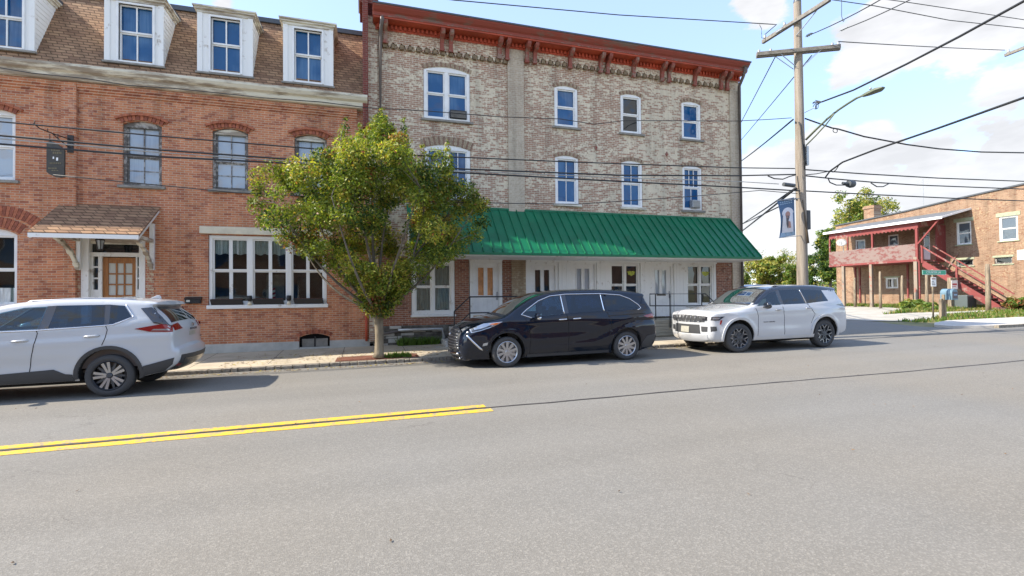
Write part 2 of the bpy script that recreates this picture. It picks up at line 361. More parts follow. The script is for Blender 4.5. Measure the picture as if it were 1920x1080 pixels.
# ------------------------------------------------------------------ ground
def g(x, y):
    """height of the terrain: the street climbs gently to the right; the lot beyond climbs a little more"""
    base = SL*x
    if x > 24 and y > 12.5:
        k = min(1, (y-12.5)/3.0); ex = min(x, 44)-24
        base += k*(.0135*ex)
    if x > 44: base -= 0
    return base

def roadmat():
    m = bpy.data.materials.new('asphalt'); m.use_nodes = True; t = m.node_tree; p = t.nodes['Principled BSDF']
    p.inputs['Roughness'].default_value = .85; p.inputs['Specular IOR Level'].default_value = .3
    tc = N(t, 'ShaderNodeTexCoord')
    def nz(sc, det, rg=.6, st=(1, 1, 1)):
        mp = N(t, 'ShaderNodeMapping'); mp.inputs['Scale'].default_value = st; t.links.new(tc.outputs['Object'], mp.inputs[0])
        n = N(t, 'ShaderNodeTexNoise'); n.inputs['Scale'].default_value = sc; n.inputs['Detail'].default_value = det; n.inputs['Roughness'].default_value = rg; t.links.new(mp.outputs[0], n.inputs['Vector']); return n.outputs['Fac']
    v = N(t, 'ShaderNodeTexVoronoi'); v.inputs['Scale'].default_value = 95; t.links.new(tc.outputs['Object'], v.inputs['Vector'])
    hs = N(t, 'ShaderNodeSeparateXYZ'); t.links.new(v.outputs['Color'], hs.inputs[0])
    stone = mth(t, 'POWER', hs.outputs['X'], 3.0)
    agg = mth(t, 'MULTIPLY', stone, .34)
    pit = mth(t, 'MULTIPLY', mth(t, 'SUBTRACT', nz(110, 3, .7), .5), .6)
    broad = mth(t, 'MULTIPLY', mth(t, 'SUBTRACT', nz(.35, 5, .6), .5), .16)
    lanes = mth(t, 'MULTIPLY', mth(t, 'SUBTRACT', nz(.9, 3, .5, (.05, 1.1, 1)), .5), .30)
    mid = mth(t, 'MULTIPLY', mth(t, 'SUBTRACT', nz(7, 5, .7), .5), .10)
    s = mth(t, 'ADD', mth(t, 'ADD', mth(t, 'ADD', agg, pit), broad), mth(t, 'ADD', lanes, mid))
    vv = mth(t, 'MULTIPLY', mth(t, 'ADD', s, .85), 1.0)
    # warm to cool drift across the street
    mx = N(t, 'ShaderNodeMixRGB'); mx.inputs['Color1'].default_value = (.214, .198, .168, 1); mx.inputs['Color2'].default_value = (.204, .196, .176, 1)
    mr = N(t, 'ShaderNodeMapRange'); mr.inputs['From Min'].default_value = .4; mr.inputs['From Max'].default_value = .6; t.links.new(nz(.16, 2), mr.inputs['Value']); t.links.new(mr.outputs[0], mx.inputs['Fac'])
    sc = N(t, 'ShaderNodeVectorMath', operation='SCALE'); t.links.new(mx.outputs[0], sc.inputs[0]); t.links.new(vv, sc.inputs['Scale'])
    # hairline cracks wandering over the slab, and darker mended patches
    wn_ = N(t, 'ShaderNodeTexNoise'); wn_.inputs['Scale'].default_value = 1.2; wn_.inputs['Detail'].default_value = 6; t.links.new(tc.outputs['Object'], wn_.inputs['Vector'])
    ws_ = N(t, 'ShaderNodeVectorMath', operation='SCALE'); t.links.new(wn_.outputs['Color'], ws_.inputs[0]); ws_.inputs['Scale'].default_value = 1.1
    wa_ = N(t, 'ShaderNodeVectorMath', operation='ADD'); t.links.new(tc.outputs['Object'], wa_.inputs[0]); t.links.new(ws_.outputs[0], wa_.inputs[1])
    vc = N(t, 'ShaderNodeTexVoronoi', feature='DISTANCE_TO_EDGE'); vc.inputs['Scale'].default_value = .28; t.links.new(wa_.outputs[0], vc.inputs['Vector'])
    ck = mth(t, 'MULTIPLY', mth(t, 'MULTIPLY', mth(t, 'SUBTRACT', .0022, vc.outputs['Distance']), 420., clamp=True), mth(t, 'MULTIPLY', mth(t, 'SUBTRACT', nz(.5, 2), .47), 9., clamp=True))
    mk = N(t, 'ShaderNodeMixRGB'); mk.inputs['Color2'].default_value = (.085, .075, .065, 1); t.links.new(sc.outputs[0], mk.inputs['Color1']); t.links.new(mth(t, 'MULTIPLY', ck, .55), mk.inputs['Fac']); sc = mk
    # scattered small dark spots (old gum, tar)
    v2 = N(t, 'ShaderNodeTexVoronoi'); v2.inputs['Scale'].default_value = 1.1; t.links.new(tc.outputs['Object'], v2.inputs['Vector'])
    sp = mth(t, 'MULTIPLY', mth(t, 'SUBTRACT', .022, v2.outputs['Distance']), 120., clamp=True)
    m2 = N(t, 'ShaderNodeMixRGB'); m2.inputs['Color2'].default_value = (.05, .045, .04, 1); t.links.new(sc.outputs[0], m2.inputs['Color1']); t.links.new(mth(t, 'MULTIPLY', sp, .6), m2.inputs['Fac'])
    t.links.new(m2.outputs[0], p.inputs['Base Color'])
    b = N(t, 'ShaderNodeBump'); b.inputs['Strength'].default_value = .22; b.inputs['Distance'].default_value = .010
    hh = mth(t, 'ADD', mth(t, 'MULTIPLY', v.outputs['Distance'], 1.0), mth(t, 'MULTIPLY', nz(40, 4, .7), .8)); t.links.new(hh, b.inputs['Height']); t.links.new(b.outputs[0], p.inputs['Normal'])
    return m
M['road'] = roadmat()
M['sidew'] = mat('sidewalk_concrete', (.44, .375, .275), .9, noise=.16, nscale=1.6, bump=.35, bscale=60, detail=9)
M['sidew2'] = mat('pale_sidewalk', (.50, .47, .42), .9, noise=.1, nscale=1.4, bump=.3, bscale=60, detail=9)
M['kerb'] = mat('stone_kerb', (.25, .22, .175), .9, noise=.35, nscale=14, bump=.6)
M['lot'] = mat('pale_gravel_lot', (.40, .375, .32), .95, noise=.16, nscale=1.1, bump=.6, bscale=60, detail=9)
M['grassy'] = mat('rough_grass_ground', (.13, .15, .045), .95, col2=(.27, .22, .12), nscale=1.3, bump=.6, detail=8)
M['yellow'] = peelmat('yellow_road_paint', (.70, .42, .03), (.30, .25, .15), .31, 30)
M['tar'] = mat('tar_seam', (.045, .04, .038), .7, noise=.3, nscale=9)

def sheet(name, xs, ys, dz, m, kind='structure', zf=None):
    mb = MB(); zf = zf or g
    vs = [(x, y, zf(x, y)+dz) for y in ys for x in xs]; nx = len(xs)
    fs = [(j*nx+i, j*nx+i+1, (j+1)*nx+i+1, (j+1)*nx+i) for j in range(len(ys)-1) for i in range(nx-1)]
    mb.add(vs, fs, m); o = mb.build(name, smooth=True); o['kind'] = kind; return o
def polysheet(name, poly, dz, m, kind='structure', step=1.0, thick=0., zf=None):
    """flat-ish sheet of any outline draped on the terrain, with a real edge when thick"""
    zf = zf or g
    x0 = min(p[0] for p in poly); x1 = max(p[0] for p in poly); y0 = min(p[1] for p in poly); y1 = max(p[1] for p in poly)
    ex = [(x, y) for x in np.arange(x0+step/2, x1, step) for y in np.arange(y0+step/2, y1, step)]
    ex = [e for e, k in zip(ex, inpoly(np.array(ex), poly)) if k] if ex else []
    V, F = cdt(poly, (), ex); mb = MB()
    mb.add([(v[0], v[1], zf(v[0], v[1])+dz) for v in V], F, m)
    if thick:
        n = len(poly)
        for i in range(n):
            a, b = poly[i], poly[(i+1) % n]
            mb.poly([(a[0], a[1], zf(*a)+dz), (a[0], a[1], zf(*a)+dz-thick), (b[0], b[1], zf(*b)+dz-thick), (b[0], b[1], zf(*b)+dz)], m)
    o = mb.build(name); o['kind'] = kind; return o
KERB = 11.72
xs = [-400, -120, -60, -30, -20, -10, 0, 8, 14, 20, 24, 26, 28, 30, 33, 36, 40, 44, 50, 60, 90, 160, 300, 700]
ys = [-300, -80, -30, -10, -4, 0, 6, 12.4, 12.6, 13.5, 14.5, 15.5, 17, 20, 25, 30, 40, 60, 100, 200, 400, 900]
sheet('ground', xs, ys, -.03, M['grassy'])
road = [(-60, -1.2), (90, -1.2), (90, 11.86)]
# the street joins the side street at the right of the buildings
road += [(22.6, 11.9), (21.2, 12.6), (20.9, 13.6), (21.6, 15.2), (22.6, 16.6), (22.9, 20), (23.2, 34), (13.9, 34), (13.7, 15), (13.55, 13.2), (12.9, 12.1), (11.9, KERB), (-60, KERB)]
polysheet('road', road, .0, M['road'], step=2.0)
# pavement before the buildings, raised 15 cm; rounded at the corner
pv = [(-60, KERB+.13), (11.8, KERB+.13)]
for k in range(7):
    a = -pi/2+k*pi/12; pv.append((11.8+1.6*cos(a), KERB+.13+1.6+1.6*sin(a)))
pv += [(13.4, 15.2), (13.4, 40), (13.0, 40), (-60, 40)]
def gp(x, y): return SL*x-.07+.09*max(0, min(1, (y-11.8)/2.6))
sw = polysheet('sidewalk', pv, .15, M['sidew'], thick=.2, zf=gp)
# expansion joints: shallow dark grooves (thin inset strips)
mb = MB()
for k, x in enumerate([-9.6, -8.1, -6.6, -5.1, -3.6, -2.05, -.5, 1.05, 2.6, 4.15, 5.7, 7.25, 8.8, 10.35]):
    z = .154; mb.add([(x, KERB+.2, gp(x, KERB)+z), (x+.014, KERB+.2, gp(x, KERB)+z), (x+.014, 14.38, gp(x, 14.38)+z), (x, 14.38, gp(x, 14.38)+z)], [(0, 1, 2, 3)], M['tar'])
mb.add([(-60, 13.02, gp(-60, 13.02)+.154), (11, 13.02, gp(11, 13.02)+.154), (11, 13.032, gp(11, 13.03)+.154), (-60, 13.032, gp(-60, 13.03)+.154)], [(0, 1, 2, 3)], M['tar'])
o = mb.build('sidewalk_joint'); o['kind'] = 'structure'
# cobbled kerb edging
mb = MB(); x = -30.0; rr = random.Random(3)
while x < 11.8:
    L = rr.uniform(.12, .30) if x > -4.0 else rr.uniform(.9, 1.4); h = .08+rr.uniform(-.010, .008); d = rr.uniform(0, .018)
    x2 = min(x+L-.018, 11.8); z = SL*x
    mb.box(x, KERB+d, z-.05, x2, KERB+.128, z+h, M['kerb']); x += L
for k in range(10):
    a0 = -pi/2+k*pi/20; a1 = a0+pi/20-.012; c = (11.8, KERB+1.73)
    P = [(c[0]+r_*cos(a), c[1]+r_*sin(a)) for r_, a in ((1.73, a0), (1.73, a1), (1.6, a1), (1.6, a0))]
    mb.prism([(p[0], p[1], SL*12-.05) for p in P], (0, 0, .13), M['kerb'])
o = mb.build('kerb', bevel=.012); o['kind'] = 'structure'
# painted centre lines and the tar seam between them
def strip(name, pts, w, dz, m, wob=0):
    mb = MB(); rr = random.Random(5); n = len(pts); vs = []
    for (x, y) in pts:
        e = rr.uniform(-wob, wob); f = rr.uniform(.6, 1.3) if wob else 1
        vs += [(x, y-w/2*f+e, SL*x+dz), (x, y+w/2*f+e, SL*x+dz)]
    mb.add(vs, [(2*i, 2*i+2, 2*i+3, 2*i+1) for i in range(n-1)], m); o = mb.build(name); o['kind'] = 'structure'; return o
YC = 6.53
strip('yellow_line', [(-50, YC+.13), (-20, YC+.13), (1.62, YC+.13)], .155, .004, M['yellow'])
strip('yellow_line', [(-50, YC-.13), (-20, YC-.13), (1.66, YC-.13)], .17, .004, M['yellow'])
strip('road_seam', [(x*.45-15, YC+.0+.012*sin(x*.23)+(.03*sin(x*.31) if x > 38 else 0)) for x in range(0, 150)], .045, .005, M['tar'], wob=.012)
strip('road_seam', [(x*.4-9, 11.28+.03*sin(x*.5)+(.0 if x < 25 else .0)) for x in range(0, 40)], .02, .004, M['tar'], wob=.008)
strip('road_seam', [(x*.4+13.3, 11.2+.02*sin(x*.5)) for x in range(0, 45)], .05, .004, M['tar'], wob=.02)
# far side: pale lot, grass strips, second pavement
polysheet('gravel_lot', [(22.9, 17.2), (23.3, 34), (60, 34), (60, 26), (36, 25.2), (31, 19.5), (28.5, 17.4), (25.6, 16.3), (24, 16.2)], -.004, M['lot'], step=1.5)
polysheet('side_path', [(26.5, 19.2), (31, 19.5), (35.0, 19.0), (34, 18.4), (29, 18.2)], .004, M['lot'], step=1.5)
sw2 = [(20.9, 12.55), (22.3, 12.02), (90, 12.02), (90, 14.7), (30, 14.7), (24.2, 14.75), (22.4, 14.1), (21.1, 13.3)]
polysheet('far_sidewalk', sw2, .09, M['sidew2'], thick=.14, step=1.5, zf=lambda x, y: SL*x)
mb = MB(); x = 22.2
while x < 60:
    mb.box(x, 11.88, SL*x-.05, x+1.38, 12.015, SL*x+.105, M['kerb']); x += 1.4
o = mb.build('far_kerb'); o['kind'] = 'structure'
polysheet('far_shoulder', [(-60, -1.2), (90, -1.2), (90, -5), (-60, -5)], .1, M['sidew'], thick=.14, step=3, zf=lambda x, y: SL*x)
# grass blades: turf on the lot edges
def blades(name, poly, n, h, cols, zf=g, dz=0, seed=1, w=.02, label=None, cat='grass'):
    rg = np.random.default_rng(seed); P = np.array(poly); x0, y0 = P.min(0); x1, y1 = P.max(0)
    pts = np.column_stack([rg.uniform(x0, x1, n*3), rg.uniform(y0, y1, n*3)]); pts = pts[inpoly(pts, poly)][:n]
    mb = MB(); ms = [mb.mi(c) for c in cols]
    for (x, y) in pts:
        a = rg.uniform(0, 2*pi); hh = h*rg.uniform(.4, 1.2); z = zf(x, y)+dz; ww = w*rg.uniform(.7, 1.5); lx, ly = rg.normal(0, hh*.35, 2); b = len(mb.v)
        dx, dy = cos(a)*ww, sin(a)*ww
        mb.v += [(x-dx, y-dy, z), (x+dx, y+dy, z), (x+lx, y+ly, z+hh)]; mb.f.append((b, b+1, b+2)); mb.m.append(ms[int(rg.integers(len(ms)))])
    o = mb.build(name); o['kind'] = 'stuff'
    if label: o['label'] = label; o['category'] = cat
    return o
def leafmat(name, col, var=.35, trans=.35, col2=None, c2amt=.3):
    m = bpy.data.materials.new(name); m.use_nodes = True; t = m.node_tree; p = t.nodes['Principled BSDF']
    p.inputs['Roughness'].default_value = .5; p.inputs['Specular IOR Level'].default_value = .35
    ge = N(t, 'ShaderNodeNewGeometry')
    sc = N(t, 'ShaderNodeMapRange'); t.links.new(ge.outputs['Random Per Island'], sc.inputs['Value']); sc.inputs['To Min'].default_value = 1-var; sc.inputs['To Max'].default_value = 1+var
    base = N(t, 'ShaderNodeMixRGB'); base.inputs['Color1'].default_value = (*col, 1); base.inputs['Color2'].default_value = (*(col2 or col), 1)
    r2 = mth(t, 'FRACT', mth(t, 'MULTIPLY', ge.outputs['Random Per Island'], 17.3))
    t.links.new(mth(t, 'MULTIPLY', mth(t, 'SUBTRACT', r2, 1-c2amt), 1/max(c2amt, .01), clamp=True), base.inputs['Fac'])
    vm = N(t, 'ShaderNodeVectorMath', operation='SCALE'); t.links.new(base.outputs[0], vm.inputs[0]); t.links.new(sc.outputs[0], vm.inputs['Scale']); t.links.new(vm.outputs[0], p.inputs['Base Color'])
    tl = N(t, 'ShaderNodeBsdfTranslucent'); v2 = N(t, 'ShaderNodeVectorMath', operation='MULTIPLY'); t.links.new(vm.outputs[0], v2.inputs[0]); v2.inputs[1].default_value = (1.6, 1.7, .8); t.links.new(v2.outputs[0], tl.inputs['Color'])
    mx = N(t, 'ShaderNodeMixShader'); mx.inputs['Fac'].default_value = trans; t.links.new(p.outputs[0], mx.inputs[1]); t.links.new(tl.outputs[0], mx.inputs[2]); t.links.new(mx.outputs[0], t.nodes['Material Output'].inputs['Surface'])
    return m
M['gr1'] = leafmat('grass_green', (.10, .17, .025)); M['gr2'] = leafmat('grass_dry', (.26, .22, .08))
blades('grass', [(23.0, 15.3), (24.4, 14.9), (60, 14.8), (60, 18.6), (36, 18.2), (29, 17.9), (25.6, 16.2), (23.6, 16.4)], 9000, .16, [M['gr1'], M['gr1'], M['gr2']], seed=2, w=.03, label='rough green and straw grass between the far sidewalk and gravel lot')
blades('grass', [(28, 20.2), (37.6, 20.2), (37.6, 30), (36.2, 30), (35.4, 25), (33.0, 21.8)], 7000, .22, [M['gr1'], M['gr1'], M['gr2']], seed=3, w=.035, label='weedy grass along the foot of the tan brick wall')
blades('grass', [(60, 18), (60, 20.3), (30, 20.2), (31.5, 19.6), (36, 18.6)], 5000, .14, [M['gr1'], M['gr2'], M['gr2']], seed=4, w=.03, label='dry yellowish grass before the tan brick building')
blades('weeds', [(.95, 14.05), (2.1, 14.05), (2.1, 14.36), (.95, 14.36)], 700, .22, [M['gr1']], zf=gp, dz=.15, seed=5, w=.02, label='green weeds growing at the foot of the stone foundation', cat='weeds')

def litter(name, label, n, seed, xr, yr, zf, cols, sz=.03):
    rg = np.random.default_rng(seed); mb = MB(); ms = [mb.mi(c) for c in cols]
    for k in range(n):
        x = rg.uniform(*xr); y = yr[0]+(yr[1]-yr[0])*rg.beta(1.2, 1.6); z = zf(x, y)+.008; a = rg.uniform(0, 2*pi); s_ = sz*rg.uniform(.5, 1.4); b = len(mb.v); c_, d_ = cos(a)*s_, sin(a)*s_
        mb.v += [(x-c_, y-d_, z+rg.uniform(0, .01)), (x-d_*.5, y+c_*.5, z), (x+c_, y+d_, z+rg.uniform(0, .012)), (x+d_*.5, y-c_*.5, z+.004)]; mb.f.append((b, b+1, b+2, b+3)); mb.m.append(ms[int(rg.integers(len(ms)))])
    o = mb.build(name); o['kind'] = 'stuff'; o['label'] = label; o['category'] = 'fallen leaves'
M['dl1'] = mat('dead_leaf', (.20, .11, .04), .8); M['dl2'] = mat('dead_leaf_dark', (.09, .055, .03), .9); M['dl3'] = mat('yellow_leaf', (.38, .30, .06), .8)
litter('fallen_leaves', 'brown and yellow fallen leaves scattered on the gutter along the kerb', 900, 21, (-5, 13), (11.35, 11.70), lambda x, y: SL*x, [M['dl1'], M['dl2'], M['dl3']])
litter('fallen_leaves', 'fallen leaves lying on the sidewalk around the street tree', 650, 22, (-3, 4), (11.9, 13.8), lambda x, y: gp(x, y)+.15, [M['dl1'], M['dl2'], M['dl3']])
litter('fallen_leaves', 'few stray leaves and specks lying on the open street', 60, 23, (-6, 16), (2.5, 11.0), lambda x, y: SL*x, [M['dl2'], M['dl1']], sz=.018)
# ------------------------------------------------------------------ facade toolkit (u along the wall, v into the wall, z up)
FY = 14.4
TF = Matrix.Translation((0, FY, 0))
def arcpts(u0, u1, z, rise, n=10):
    """segmental arch from (u0,z) up to rise and down to (u1,z)"""
    if rise <= 0: return [(u0, z), (u1, z)]
    w = u1-u0; R = (w*w/4+rise*rise)/(2*rise); c = ((u0+u1)/2, z+rise-R); a = math.asin(w/2/R)
    return [(c[0]+R*sin(-a+2*a*i/n), c[1]+R*cos(-a+2*a*i/n)) for i in range(n+1)]
def opening(u0, u1, z0, z1, rise=0.):
    """z1 = height at the crown"""
    return [(u0, z0), (u1, z0)]+arcpts(u0, u1, z1-rise, rise)[::-1]
def wall_mb(T, outer, holes, depth, m, loc):
    V, F = cdt(outer, holes); mb = MB(loc, T); mb.add([(p[0], 0, p[1]) for p in V], F, m)
    for h in holes:
        n = len(h)
        for i in range(n):
            a, b = h[i], h[(i+1) % n]; mb.poly([(a[0], 0, a[1]), (a[0], depth, a[1]), (b[0], depth, b[1]), (b[0], 0, b[1])], m)
    return mb
def hood(mb, u0, u1, z, rise, th, n, m, m2=None, v0=-.03, v1=.02, ext=.0, gap=.1):
    """a ring of voussoirs over a segmental arch"""
    w = u1-u0; rise = max(rise, .03); R = (w*w/4+rise*rise)/(2*rise); c = ((u0+u1)/2, z+rise-R); a = math.asin(w/2/R)+ext
    for i in range(n):
        a0 = -a+2*a*(i+gap*.5)/n; a1 = -a+2*a*(i+1-gap*.5)/n
        P = [(c[0]+r*sin(t), v0, c[1]+r*cos(t)) for r, t in ((R, a0), (R, a1), (R+th, a1), (R+th, a0))]
        mb.prism(P[::-1], (0, v1-v0, 0), m if (i % 2 or m2 is None) else m2)
def bars(mb, u0, u1, z0, z1, cols, rows, bw, v0, v1, m, zsplit=None):
    for i in range(1, cols): u = u0+(u1-u0)*i/cols; mb.box(u-bw/2, v0, z0, u+bw/2, v1, z1, m)
    for j in range(1, rows): z = z0+(z1-z0)*j/rows; mb.box(u0, v0+.002, z-bw/2, u1, v1-.002, z+bw/2, m)
def window(parent, T, u0, u1, z0, z1, rise=0., fw=.09, fm=None, gm=None, v=.07, layout=((2, 1), (2, 1)), split=.5, sill=None, sillw=.09, silld=.07, sillh=.07, curtain=None, label=None, bw=.022, sw=.04, mull=(), brickmould=True, open_=0.):
    """a sash window: one frame (with sashes and glazing bars), a pane behind the bars, and a sill"""
    fm = fm or M['whitew']; gm = gm or M['glass_skytint']; L = root_loc(parent)
    mb = MB(L, T); zt = z1-rise
    mb.box(u0, v-.03, z0, u0+fw, v+.06, zt, fm); mb.box(u1-fw, v-.03, z0, u1, v+.06, zt, fm); mb.box(u0+fw, v-.028, z0, u1-fw, v+.06, z0+fw*.8, fm)
    top_in = z1-rise-fw*.3 if rise else z1-fw
    if rise:
        ar = arcpts(u0, u1, zt, rise); mb.prism([(p[0], v-.031, p[1]) for p in ar[::-1]]+[(u0, v-.031, top_in), (u1, v-.031, top_in)], (0, .09, 0), fm)
    else: mb.box(u0+fw, v-.028, z1-fw, u1-fw, v+.06, z1, fm)
    secs = []; us = [u0+fw]+[x for ml in mull for x in ml]+[u1-fw]
    for k in range(0, len(us), 2): secs.append((us[k], us[k+1]))
    for (a, b) in mull: mb.box(a, v-.026, z0+fw*.8, b, v+.06, top_in, fm)
    for (a, b) in secs:
        za, zb = z0+fw*.8, top_in; zm = za+(zb-za)*split
        for (p, q, (c, r), vv) in ((zm, zb, layout[0], v+.005), (za, zm, layout[1], v+.03)):
            q2 = q
            mb.box(a, vv, p, a+sw, vv+.03, q2, fm); mb.box(b-sw, vv, p, b, vv+.03, q2, fm); mb.box(a+sw, vv+.001, p, b-sw, vv+.029, p+sw, fm); mb.box(a+sw, vv+.001, q2-sw, b-sw, vv+.029, q2, fm)
            bars(mb, a+sw, b-sw, p+sw, q2-sw, c, r, bw, vv+.004, vv+.026, fm)
    o = mb.build('window', parent)
    if label: o['label'] = label
    g2 = MB(L, T); k = 0
    g2.box(u0+fw*.5, v+.048, z0+fw*.5, u1-fw*.5, v+.054, top_in+.01, gm); g2.build('pane', o)
    if curtain:
        c = MB(L, T); cz0, cz1 = curtain[0], curtain[1]; n = int((u1-u0)/.035); vs = []
        for i in range(n+1):
            u = u0+fw*.6+(u1-u0-fw*1.2)*i/n; dv = .13+.018*sin(i*1.7)+.01*sin(i*.61); vs += [(u, dv, cz0+.02*sin(i*.9)), (u, dv, cz1)]
        c.add(vs, [(2*i, 2*i+2, 2*i+3, 2*i+1) for i in range(n)], curtain[2]); c.build('curtain', o)
    if sill:
        s = MB(L, T); s.box(u0-sillw, -silld, z0-sillh, u1+sillw, v-.03, z0-.002, sill); s.build('sill', o, bevel=.008)
    return o

# ------------------------------------------------------------------ red brick building with the mansard roof
M['red'] = brickmat('orange_red_brick', (.60, .245, .12), (.46, .155, .08), (.56, .39, .27), c3=(.24, .08, .055), paint=(.62, .36, .24), paint_amt=-.02, dirt=.3, ms=.009, spread=.6)
M['redlow'] = M['red']
M['pier0'] = brickmat('flaked_cream_brick', (.46, .17, .10), (.34, .11, .07), (.5, .4, .3), paint=(.60, .50, .34), paint_amt=.30, dirt=.2, spread=.4, fsc=12)
M['vouss'] = mat('arch_brick', (.38, .125, .065), .9, noise=.25, nscale=12, bump=.4)
M['vouss2'] = mat('arch_brick_dark', (.27, .085, .05), .9, noise=.25, nscale=12, bump=.4)
def shinglemat(name, c1, c2, bw=.3, bh=.13):
    m = brickmat(name, c1, c2, tuple(c*.30 for c in c1), c3=tuple(c*.7 for c in c2), bw=bw, bh=bh, ms=.011, dirt=.22, bump=.9); return m
M['shingle'] = shinglemat('brown_shingles', (.40, .245, .14), (.28, .16, .095), .22, .085)
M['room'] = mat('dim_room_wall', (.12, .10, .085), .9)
rb = thing('brick_building', 'orange red brick building with brown shingled mansard roof and white dormers', 'building', (-4, FY, .15))
RL = root_loc(rb)
XL, XR = -19.0, 0.165
ZB = .14
holes = []
W2 = [(-5.71, -4.87), (-3.74, -2.90), (-1.77, -.94)]
for (a, b) in W2: holes.append(opening(a, b, 4.38, 6.03, .10))
holes.append(opening(-8.66, -7.84, 4.36, 6.05, .10))
holes.append(opening(-10.6, -9.8, 4.36, 6.05, .10))
holes.append(opening(-8.75, -7.79, 1.42, 3.24, .14))
holes.append([(-6.56, .3), (-5.22, .3), (-5.22, 3.10), (-6.56, 3.10)])       # door recess
holes.append([(-3.83, 1.37), (-.95, 1.37), (-.95, 3.21), (-3.83, 3.21)])      # shop window
holes.append(opening(-1.66, -.88, .20, .56, .09))                            # basement
wmb = wall_mb(TF, [(XL, ZB+.22), (XR, ZB+.22), (XR, 7.0), (XL, 7.0)], [h if h[0][1] > .36 else [(p[0], max(p[1], ZB+.2201)) for p in h] for h in holes[:6]+holes[7:8]]+[], .16, M['red'], RL)
# (door and basement openings reach below the brick: rebuild the outline round them)
def outline_with_notches(x0, x1, z0, z1, notches):
    pts = [(x0, z0)]
    for n in notches: pts += n
    return pts+[(x1, z0), (x1, z1), (x0, z1)]
zb = ZB+.22
doorn = [(-6.56, zb), (-6.56, 3.10), (-5.22, 3.10), (-5.22, zb)]
bas = [(-1.66, zb)]+arcpts(-1.66, -.88, .47, .09, 8)+[(-.88, zb)]
outer = outline_with_notches(XL, XR, zb, 7.0, [doorn, bas])
wmb = wall_mb(TF, outer, [holes[i] for i in (0, 1, 2, 3, 4, 5, 7)], .16, M['red'], RL)
for lp in (doorn, bas):
    for a, b in zip(lp[:-1], lp[1:]): wmb.poly([(a[0], 0, a[1]), (b[0], 0, b[1]), (b[0], .3, b[1]), (a[0], .3, a[1])], M['red'])
# the rest of the shell
wmb.box(XL, .9, 0, XR-.02, 9.0, 7.1, M['red'])
wmb.poly([(XL, 0, zb), (XL, 0, 7.0), (XL, .9, 7.0), (XL, .9, zb)], M['red'])
# corbelled brick courses under the cornice
wmb.box(XL, -.03, 6.60, XR-.3, .0, 6.655, M['red']); wmb.box(XL, -.055, 6.657, XR-.3, .0, 6.72, M['red']); wmb.box(XL, -.085, 6.722, XR-.3, .0, 6.83, M['red'])
x = XL
wall_r = wmb.build('wall', rb)
p_ = MB(RL, TF); p_.box(-6.92, -.10, zb+.001, -6.62, .0, 6.80, M['red']); p_.build('pilaster', rb)
p_ = MB(RL, TF); p_.box(XL, -.03, 0, -6.56, .05, zb-.0, M['conc']); p_.box(-5.22, -.03, 0, -1.66, .05, zb, M['conc']); p_.box(-.88, -.03, 0, XR+.12, .05, zb, M['conc']); p_.box(-1.66, -.028, 0, -.88, .05, .20, M['conc']); p_.build('foundation', rb, bevel=.01)
# arches
def arch_part(L, par, *hoods):
    am = MB(L, TF)
    for h in hoods: hood(am, *h[0], **h[1])
    am.build('brick_arch', par)
for (a, b) in W2+[(-8.66, -7.84), (-10.6, -9.8)]:
    am = MB(RL, TF)
    hood(am, a-.02, b+.02, 5.95, .10, .115, 11, M['vouss'], M['vouss2'], v0=-.035, gap=.16)
    hood(am, a-.14, b+.14, 6.02, .14, .055, 7, M['vouss'], None, v0=-.07, gap=.03)
    am.build('brick_arch', rb)
am = MB(RL, TF)
hood(am, -8.79, -7.75, 3.12, .16, .24, 18, M['vouss2'], M['vouss'], v0=-.012, gap=.14)
hood(am, -8.79, -7.50, 3.30, .24, .24, 22, M['vouss'], M['vouss2'], v0=-.012, gap=.14)
am.build('brick_arch', rb); am = MB(RL, TF)
hood(am, -1.70, -.84, .48, .10, .10, 12, M['vouss2'], M['vouss'], v0=-.015)
am.build('brick_arch', rb)
# upper windows: old dark wood frames, pale reflections and white covering inside
M['oldframe'] = peelmat('weathered_window_wood', (.13, .115, .10), (.42, .40, .36), .3, 9)
for k, (a, b) in enumerate(W2):
    w = window(rb, TF, a, b, 4.40, 6.03, .10, fw=.065, fm=M['oldframe'], gm=M['glass_pale'], v=.09, layout=((2, 1), (2, 2)), split=.47, sill=M['sill'], bw=.02, sw=.035, label=['old window with dark weathered frame, leftmost above the canopy', 'old window with dark weathered frame above the shop window', 'old window half hidden behind the tree crown'][k])
    c = MB(RL, TF); c.prism([(p[0], .055, p[1]) for p in arcpts(a+.04, b-.04, 5.90, .11)[::-1]]+[(a+.04, .055, 5.87), (b-.04, .055, 5.87)], (0, .02, 0), M['oldwhite'] if k else M['oldframe']); c.build('arch_panel', w)
window(rb, TF, -8.66, -7.84, 4.38, 6.05, .10, fw=.07, fm=M['white'], gm=M['glass_pale'], v=.09, layout=((1, 1), (1, 1)), sill=M['sill'], label='white framed upper window at the left edge')
window(rb, TF, -10.6, -9.8, 4.38, 6.05, .10, fw=.07, fm=M['white'], gm=M['glass_pale'], v=.09, layout=((1, 1), (1, 1)), sill=M['sill'])
window(rb, TF, -8.75, -7.79, 1.42, 3.24, .14, fw=.07, fm=M['white'], gm=M['glass_clear'], v=.09, layout=((1, 1), (1, 1)), split=.5, sill=M['white'], curtain=(1.44, 1.85, M['curtain']), label='ground floor arched window at the left edge')
